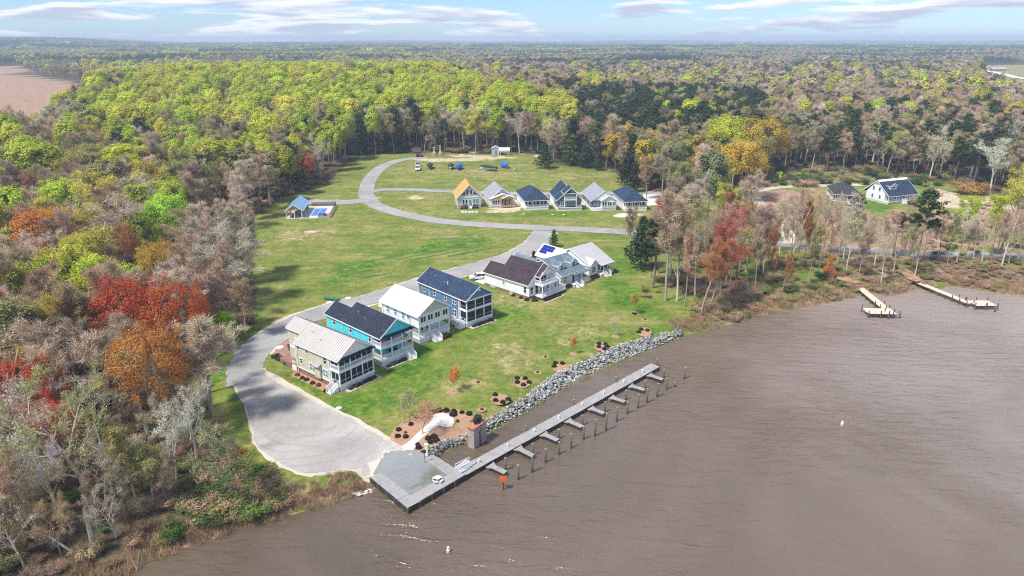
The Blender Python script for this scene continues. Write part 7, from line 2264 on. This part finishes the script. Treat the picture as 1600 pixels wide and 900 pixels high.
for s, r_ in ((.35, .5), (-.25, .42)):
    u = MB().lathe([(r_ * .5, 0), (r_ * .45, .12), (r_ * .9, .35), (r_, .75), (r_ * .8, 1.0), (r_ * .9, 1.08), (r_ * .55, 1.12)], 12).build('urn', 'urn_dark')
    u.location = Vector(pc.location) + Vector((math.cos(pc.rotation_euler.z) * hl * s * 1.6, math.sin(pc.rotation_euler.z) * hl * s * 1.6 , ph + .22)); tag(u, ('larger' if s > 0 else 'smaller') + ' dark urn standing on the orange cap of the concrete pier', 'urn', 'urns on the concrete pier')
# gangway with white rails
ga, gb = G(716, 737, DZ + .1), G(738, 722, DZ)
gw = empty('gangway', (0, 0, 0), 0, 'white-railed gangway from the quay corner beside the dock', 'gangway')
A = Vector((ga.x, ga.y, DZ + .2)); B = Vector((gb.x, gb.y, .5)); dr = (B - A).normalized(); sd = Vector((-dr.y, dr.x, 0)).normalized()
mb = MB(); P = [A - sd * .55, B - sd * .55, B + sd * .55, A + sd * .55]
if (P[1] - P[0]).cross(P[2] - P[0]).z < 0: P = P[::-1]
mb.slab(P, .1); mb.build('ramp', 'pale_metal', gw)
for s in (-1, 1):
    mb = MB(); p, q = A + sd * s * .55, B + sd * s * .55
    mb.bar(p + UPZ * 1.0, q + UPZ * 1.0, .08, .08); mb.bar(p + UPZ * .55, q + UPZ * .55, .06, .06)
    for k in range(6): mb.bar(p.lerp(q, k / 5), p.lerp(q, k / 5) + UPZ * 1.0, .07, .07)
    mb.build('handrail', 'white_paint', gw)
fp = G(724, 728, .3); mb = MB()
mb.box(-1.6, 1.6, -.8, .8, -.2, .35); o = mb.build('float_platform', 'pale_metal'); o.location = (fp.x, fp.y, 0); o.rotation_euler = (0, 0, math.atan2(dr.y, dr.x)); tag(o, 'low pale floating platform at the foot of the gangway', 'float')
# white post at the corner of the stone bank
p = G(666.5, 711, 1.0); mb = MB(); mb.box(-.22, .22, -.22, .22, 0, 1.9); mb.box(-.28, .28, -.28, .28, 1.9, 2.0); o = mb.build('white_post', 'white_paint'); o.location = p; tag(o, 'white box post at the quay end of the stone bank', 'post')
# round picnic table
p = G(684, 752, .985); rt = empty('round_table', p, .3, 'round white picnic table with curved benches on the grey gravel pad', 'table')
rt.scale = (.54, .54, .9)
MB().lathe([(.25, 0), (.14, .1), (.14, .70), (.3, .705)], 10).build('pedestal', 'white_paint', rt)
MB().lathe([(.84, .706), (.86, .72), (.86, .77), (.82, .78), (.1, .785)], 18).build('table_top', 'lattice_white', rt)
for k in range(4):
    mb = MB(); a0 = k * PI / 2 + .2
    for i in range(5):
        a1_, a2_ = a0 + i * .22, a0 + (i + 1) * .22 + .01
        P = [(r_ * math.cos(a), r_ * math.sin(a), .46) for r_, a in ((1.15, a1_), (1.55, a1_), (1.55, a2_), (1.15, a2_))]
        mb.slab(P, .06)
    am = a0 + .55; mb.bar((1.35 * math.cos(am), 1.35 * math.sin(am), 0), (1.35 * math.cos(am), 1.35 * math.sin(am), .41), .1, .1); mb.bar((.2 * math.cos(am), .2 * math.sin(am), .3), (1.3 * math.cos(am), 1.3 * math.sin(am), .38), .07, .07)
    mb.build('bench', 'lattice_white', rt)
# stones along the edge between lot and pad
rr = random.Random(12)


def rock_mesh(seed, sub=1):
    r_ = random.Random(seed)
    bm = bmesh.new(); bmesh.ops.create_icosphere(bm, subdivisions=sub, radius=1)
    for v in bm.verts:
        v.co *= r_.uniform(.72, 1.12)
        v.co.z *= .72
    for f in bm.faces:
        f.smooth = False
    me = bpy.data.meshes.new('stone'); bm.to_mesh(me); bm.free(); me.materials.append(MATS['stone'])
    at_ = me.attributes.new('var', 'FLOAT', 'FACE'); at_.data.foreach_set('value', [r_.uniform(.3, .7) for _ in me.polygons])
    return me


ROCKS = [rock_mesh(i) for i in range(8)]
SHADES = [(0.36, 0.36, 0.37), (0.25, 0.26, 0.29), (0.15, 0.165, 0.195), (0.50, 0.48, 0.45), (0.09, 0.10, 0.12), (0.56, 0.535, 0.50), (0.30, 0.29, 0.29), (0.40, 0.35, 0.29), (0.17, 0.19, 0.24)]
SHADES = [tuple(.62 * v + .38 * g_ for v, g_ in zip(c3, (.27, .275, .28))) for c3 in SHADES]
bank = empty('stone_bank', G(850, 610, 0), 0, 'long bank of loose grey and white boulders between lawn and river', 'stone bank')
bo = Vector(bank.location)
OUT = spline([G(x, y, 0) for x, y in ((684, 716), (692, 706), (716, 697), (742, 688), (778, 668), (830, 640), (880, 607), (930, 580), (990, 556), (1036, 538), (1066, 526))], 8)
INN = spline([G(x, y, LAND) for x, y in ((668, 706), (680, 695), (704, 683), (738, 671), (768, 651), (820, 618), (868, 584), (918, 560), (972, 538), (1024, 523), (1063, 515))], 8)
pts = []
n = len(OUT)
acc = 0
for i in range(n - 1):
    a, b_, c, e = OUT[i], OUT[i + 1], INN[i], INN[i + 1]
    wdt = (a - c).length; ln = ((b_ - a).length + (e - c).length) / 2
    k = int(wdt * ln / .08) + 1
    for _ in range(k):
        t, u = rr.random(), rr.random()
        p = a.lerp(b_, t).lerp(c.lerp(e, t), u)
        r_ = rr.choice((.15, .18, .21, .25, .29, .36)) * rr.uniform(.85, 1.1)
        pts.append((p.x, p.y, -.05 + (LAND + .10) * u ** .75 + rr.uniform(-.05, .16), r_))
pts.sort(key=lambda q: -q[3] / math.hypot(q[0], q[1]))
stuff_v, stuff_f, stuff_c, stuff_t = [], [], [], []
for i, (x, y, z, r_) in enumerate(pts):
    me = ROCKS[i % 8]
    sh_ = SHADES[rr.randrange(len(SHADES))]
    k = rr.uniform(.8, 1.2)
    e = (rr.uniform(-.5, .5), rr.uniform(-.5, .5), rr.uniform(0, 6.28))
    sc = (r_ * rr.uniform(.85, 1.25), r_, r_ * rr.uniform(.75, 1.05))
    if i < 300:
        o = bpy.data.objects.new('stone', me); COL.objects.link(o); o.parent = bank
        o.location = (x - bo.x, y - bo.y, z); o.rotation_euler = e; o.scale = sc
        o['tint'] = tuple(v * k * .88 for v in sh_)
    else:
        M = Matrix.LocRotScale(Vector((x - bo.x, y - bo.y, z)), __import__('mathutils').Euler(e), Vector(sc))
        b0_ = len(stuff_v)
        stuff_v += [M @ v.co for v in me.vertices]
        stuff_f += [tuple(j + b0_ for j in f.vertices) for f in me.polygons]
        stuff_t += [tuple(v * k for v in sh_)] * len(me.polygons)
me = bpy.data.meshes.new('small_stones'); me.from_pydata([tuple(v) for v in stuff_v], [], stuff_f)
at_ = me.attributes.new('shade', 'FLOAT_COLOR', 'FACE'); at_.data.foreach_set('color', np.concatenate([np.array(stuff_t), np.ones((len(stuff_t), 1))], 1).astype(np.float32).ravel())
m, t, b = principled('loose_stone', None, .9, 0, .25)
an = t.n('ShaderNodeAttribute'); an.attribute_name = 'shade'; t.link(an.outputs['Color'], b.inputs['Base Color'])
me.materials.append(m)
o = link('small_stones', me, bank); o['kind'] = 'stuff'
# scattered pale stones where lot, pad and grass meet
for nm, path, cnt, lab in (('edge_stones', [(583, 738), (590, 722), (600, 703), (604, 697)], 26, 'low line of pale stones between the gravel lot and the grey pad'), ('corner_stones', [(556, 757), (566, 757), (574, 753), (580, 750)], 40, 'heap of grey stones at the outer corner of the quay'), ('path_stones', [(604, 684), (615, 690), (628, 699), (648, 703)], 26, 'pale stones at the foot of the white path')):
    P = spline([G(x, y) for x, y in path], 6); v_, f_, t_ = [], [], []
    for i in range(cnt):
        q = P[rr.randrange(len(P))]; r_ = rr.uniform(.12, .32); zz = max(gh(q.x, q.y), -.1)
        M = Matrix.LocRotScale(Vector((q.x + rr.uniform(-.5, .5), q.y + rr.uniform(-.5, .5), zz + r_ * .2)), None, Vector((r_, r_ * .9, r_ * .7)))
        b0_ = len(v_); mm = ROCKS[i % 8]; v_ += [tuple(M @ vv.co) for vv in mm.vertices]; f_ += [tuple(j + b0_ for j in ff.vertices) for ff in mm.polygons]; t_ += [rr.choice(((.5, .46, .4), (.6, .56, .5), (.4, .38, .36)))] * len(mm.polygons)
    me = bpy.data.meshes.new(nm); me.from_pydata(v_, [], f_); a_ = me.attributes.new('shade', 'FLOAT_COLOR', 'FACE'); a_.data.foreach_set('color', np.concatenate([np.array(t_), np.ones((len(t_), 1))], 1).astype(np.float32).ravel()); me.materials.append(MATS['loose_stone'])
    o = link(nm, me); o['kind'] = 'stuff'; o['label'] = lab

# clipped shrubs of the beds
z5 = lambda x, y: (560 + x / 3.75, 570 + y / 3.75)
BED = [(235, 372, 1), (230, 404, 1), (277, 406, 1), (308, 344, .9), (275, 384, .6), (440, 278, 1.2), (475, 273, 1.2), (514, 272, 1.2), (558, 280, 1.2), (556, 296, 1.4), (607, 283, .9), (648, 290, 1.1), (695, 299, 1), (690, 322, .8), (407, 416, 1.1), (440, 408, 1.2), (420, 432, .9), (455, 422, 1.2), (345, 447, .8), (352, 466, 1.1), (375, 488, .7), (340, 308, .7), (580, 332, .7), (668, 322, .7)]
for i, (x, y, k) in enumerate(sorted(BED)):
    p = G(*z5(x, y)); shrub_ball(p.x, p.y, .46 * k, SHRUB_DARK if k > .75 else SHRUB_BROWN, '%s shrub from the left in the mulch bed beside the white path' % nth(i + 1), 'shrubs in the quay mulch bed', 'shrub', gh(p.x, p.y) + .05)
for bi, (cx, cy, rx, ry, items, nm) in enumerate((((150), 447, 54, 30, [(122, 423), (124, 455), (164, 465), (194, 449)], 'nearest the concrete pier'), (275, 352, 48, 30, [(246, 330), (245, 353), (280, 368), (311, 353), (290, 332)], 'second from the concrete pier'),
                                     (490, 270, 46, 26, [(453, 263), (460, 245), (500, 247)], 'third from the concrete pier'), (722, 150, 44, 24, [(706, 136), (704, 154), (735, 165), (750, 150), (742, 139)], 'fourth from the concrete pier'), (962, 68, 40, 26, [(930, 71), (943, 56), (977, 61)], 'farthest from the quay'))):
    ring = [G(*z6(cx + rx * math.cos(a), cy + ry * math.sin(a))) for a in [2 * PI * k / 10 for k in range(10)]]
    sheet('mulch_bed', wobble(ring, 3, .12, 40 + bi), LAND + .03, 'mulch')
    for i, (x, y) in enumerate(items):
        p = G(*z6(x, y)); shrub_ball(p.x, p.y, .48, SHRUB_DARK, '%s dark shrub from left in the lawn bed %s' % (nth(1 + sorted(items).index((x, y))), nm), 'shrubs of the lawn beds', 'shrub', LAND + .02)
for i, (x, y) in enumerate(((708, 613), (896, 553), (962, 526), (990, 490), (747, 598), (753, 640), (840, 582), (852, 558), (950, 545), (992, 490), (1008, 500))):
    p = G(x, y); ring = [(p.x + .8 * math.cos(a), p.y + .8 * math.sin(a)) for a in [2 * PI * k / 9 for k in range(9)]]
    sheet('mulch_ring', wobble(ring, 2, .08, 60 + i), LAND + .024, 'mulch')
    if i > 3 and i != 9:
        shrub_ball(p.x, p.y, .32, SHRUB_BROWN, '%s small lone brown shrub from the left in a mulch ring on the lawn' % {4: 'first', 5: 'second', 6: 'third', 7: 'fourth', 8: 'fifth', 10: 'sixth'}[i], 'lone shrubs in mulch rings')
for i, (x, y) in enumerate(((449, 569), (442, 565), (436, 562), (430, 559))):
    p = G(x, y); shrub_ball(p.x, p.y, .6, SHRUB_GREEN, '%s green shrub from the left below the dark garden wall' % nth(4 - i), 'shrubs below the garden wall')

# ------------------------------------------------------------------ the two tan landings at the right
for nm, foot, elbow, tip, wd, lab in (('landing', (1336, 443), (1390, 487), (1352, 486), 1.9, 'left tan timber landing with an L-shaped end on the right bank'), ('landing', (1434, 441), (1516, 474), (1551, 474), 1.9, 'right tan timber landing with a square end on the right bank')):
    rt = empty(nm, (0, 0, 0), 0, lab, 'landing', 'tan landings')
    A, B, C_ = G(*foot, 1.0), G(*elbow, 1.0), G(*tip, 1.0)
    deck_run(rt, A, B, wd, 1.0, 'tan_deck', 8, 0, boards=6)
    dB = (C_ - B).normalized(); st0 = B + dB * .0
    deck_run(rt, B - dB * 1.0, C_, 3.4, 1.07, 'tan_deck', 4, 1 if dB.x < 0 else -1, boards=6) if False else deck_run(rt, B - dB * (1.0 if dB.x < 0 else -.4), C_, 3.6, 1.07, 'tan_deck', 4, 0, boards=6)
    for i in range(6):
        p = A.lerp(B, .35 + .65 * i / 5)
        dd = (B - A).normalized(); nrm = Vector((-dd.y, dd.x, 0))
        for s in (-1, 1):
            q = p + nrm * s * 1.1; mb = MB(); mb.tube((q.x, q.y, -1.2), (q.x, q.y, 1.75 if i > 2 else .95), .12, n=7); mb.build('pile', 'pile_wood', rt)
    nB = Vector((-dB.y, dB.x, 0))
    for t_ in (0, .5, 1):
        for s in (-1, 1):
            q = B.lerp(C_, t_) + nB * s * 1.95; mb = MB(); mb.tube((q.x, q.y, -1.2), (q.x, q.y, 1.9), .12, n=7); mb.build('pile', 'pile_wood', rt)
for i, (x, y, tp) in enumerate(((1405, 497, 485), (1388, 498, 486), (1554, 487, 478), (1540, 484, 474))):
    piling(x, y, tp, '%s free piling from the left beside the tan landings' % nth(1 + (1, 0, 3, 2)[i]), 'free pilings by the landings')
# marsh pool behind the right reeds
sheet('marsh_pool', wobble([G(x, y, .3) for x, y in ((1492, 447), (1510, 443), (1528, 446), (1530, 453), (1508, 456), (1494, 453))], 4, .2, 71), .42, 'pad_gravel') if False else None
# a broken stump at the bottom left
p = G(146, 856); p = G(146, 856, gh(p.x, p.y)); mb = MB(); hh_ = height_for(p, 797)
mb.tube((0, 0, -.3), (.1, .05, hh_ * .9), .34, .22, 9)
mb.add([(-.12, -.2, hh_ * .9), (.32, -.1, hh_ * .9), (.3, .22, hh_ * .9), (-.05, .2, hh_ * .88), (.0, -.05, hh_ * 1.06), (.2, .12, hh_ * .98)], [(0, 1, 4), (1, 2, 5), (1, 5, 4), (2, 3, 5), (3, 4, 5), (3, 0, 4)])
o = mb.build('tree_stump', 'bark_pale'); o.location = p; tag(o, 'tall broken grey stump at the water edge in the bottom left corner', 'stump')
# two small buoys
for px, py, lab in ((1315.5, 664, 'white buoy floating far out at the right'), (700.5, 862, 'white buoy floating below the quay near the bottom')):
    p = G(px, py, 0); rt = empty('buoy', (p.x, p.y, 0), 0, lab, 'buoy', 'white buoys'); rt.scale = (.8, .8, .8)
    MB().lathe([(.12, -.4), (.30, -.1), (.30, .35), (.22, .5), (.20, .9), (.1, .98), (.02, 1.0)], 12).build('float', 'white_paint', rt)
    MB().lathe([(.305, .12), (.31, .16), (.31, .24), (.305, .27)], 12).build('band', 'sign_orange', rt)
# two pale signs by the lane
p = G(664, 722, .98); mb = MB(); mb.tube((0, 0, 0), (0, 0, 2.2), .05, n=6); mb.box(-.25, .25, -.03, .03, 1.6, 2.2); o = mb.build('sign_post', 'dark_metal'); o.location = p; tag(o, 'thin dark signpost at the inner edge of the grey pad', 'sign')

# ------------------------------------------------------------------ spring haze between the view and the far ridges
hm = bpy.data.materials.new('haze'); hm.use_nodes = True
ht = NT(hm.node_tree)
for nd in list(hm.node_tree.nodes):
    hm.node_tree.nodes.remove(nd)
pv = ht.n('ShaderNodeVolumePrincipled'); pv.inputs['Color'].default_value = (0.68, 0.83, 1.0, 1); pv.inputs['Density'].default_value = 0.00022; pv.inputs['Anisotropy'].default_value = 0.0
ho = ht.n('ShaderNodeOutputMaterial'); ht.link(pv.outputs[0], ho.inputs['Volume'])
gz0 = float(Z.min()) - 1.0
HTOP = max(CAMZ + 3.0, float((Z + 27.0)[(Z > 1)].max()) + 2.0)
print('haze box', gz0, HTOP)
hb = MB().box(-7600, 7600, -1000, 12100, gz0, HTOP)
hz = hb.build('haze', hm); hz['kind'] = 'stuff'
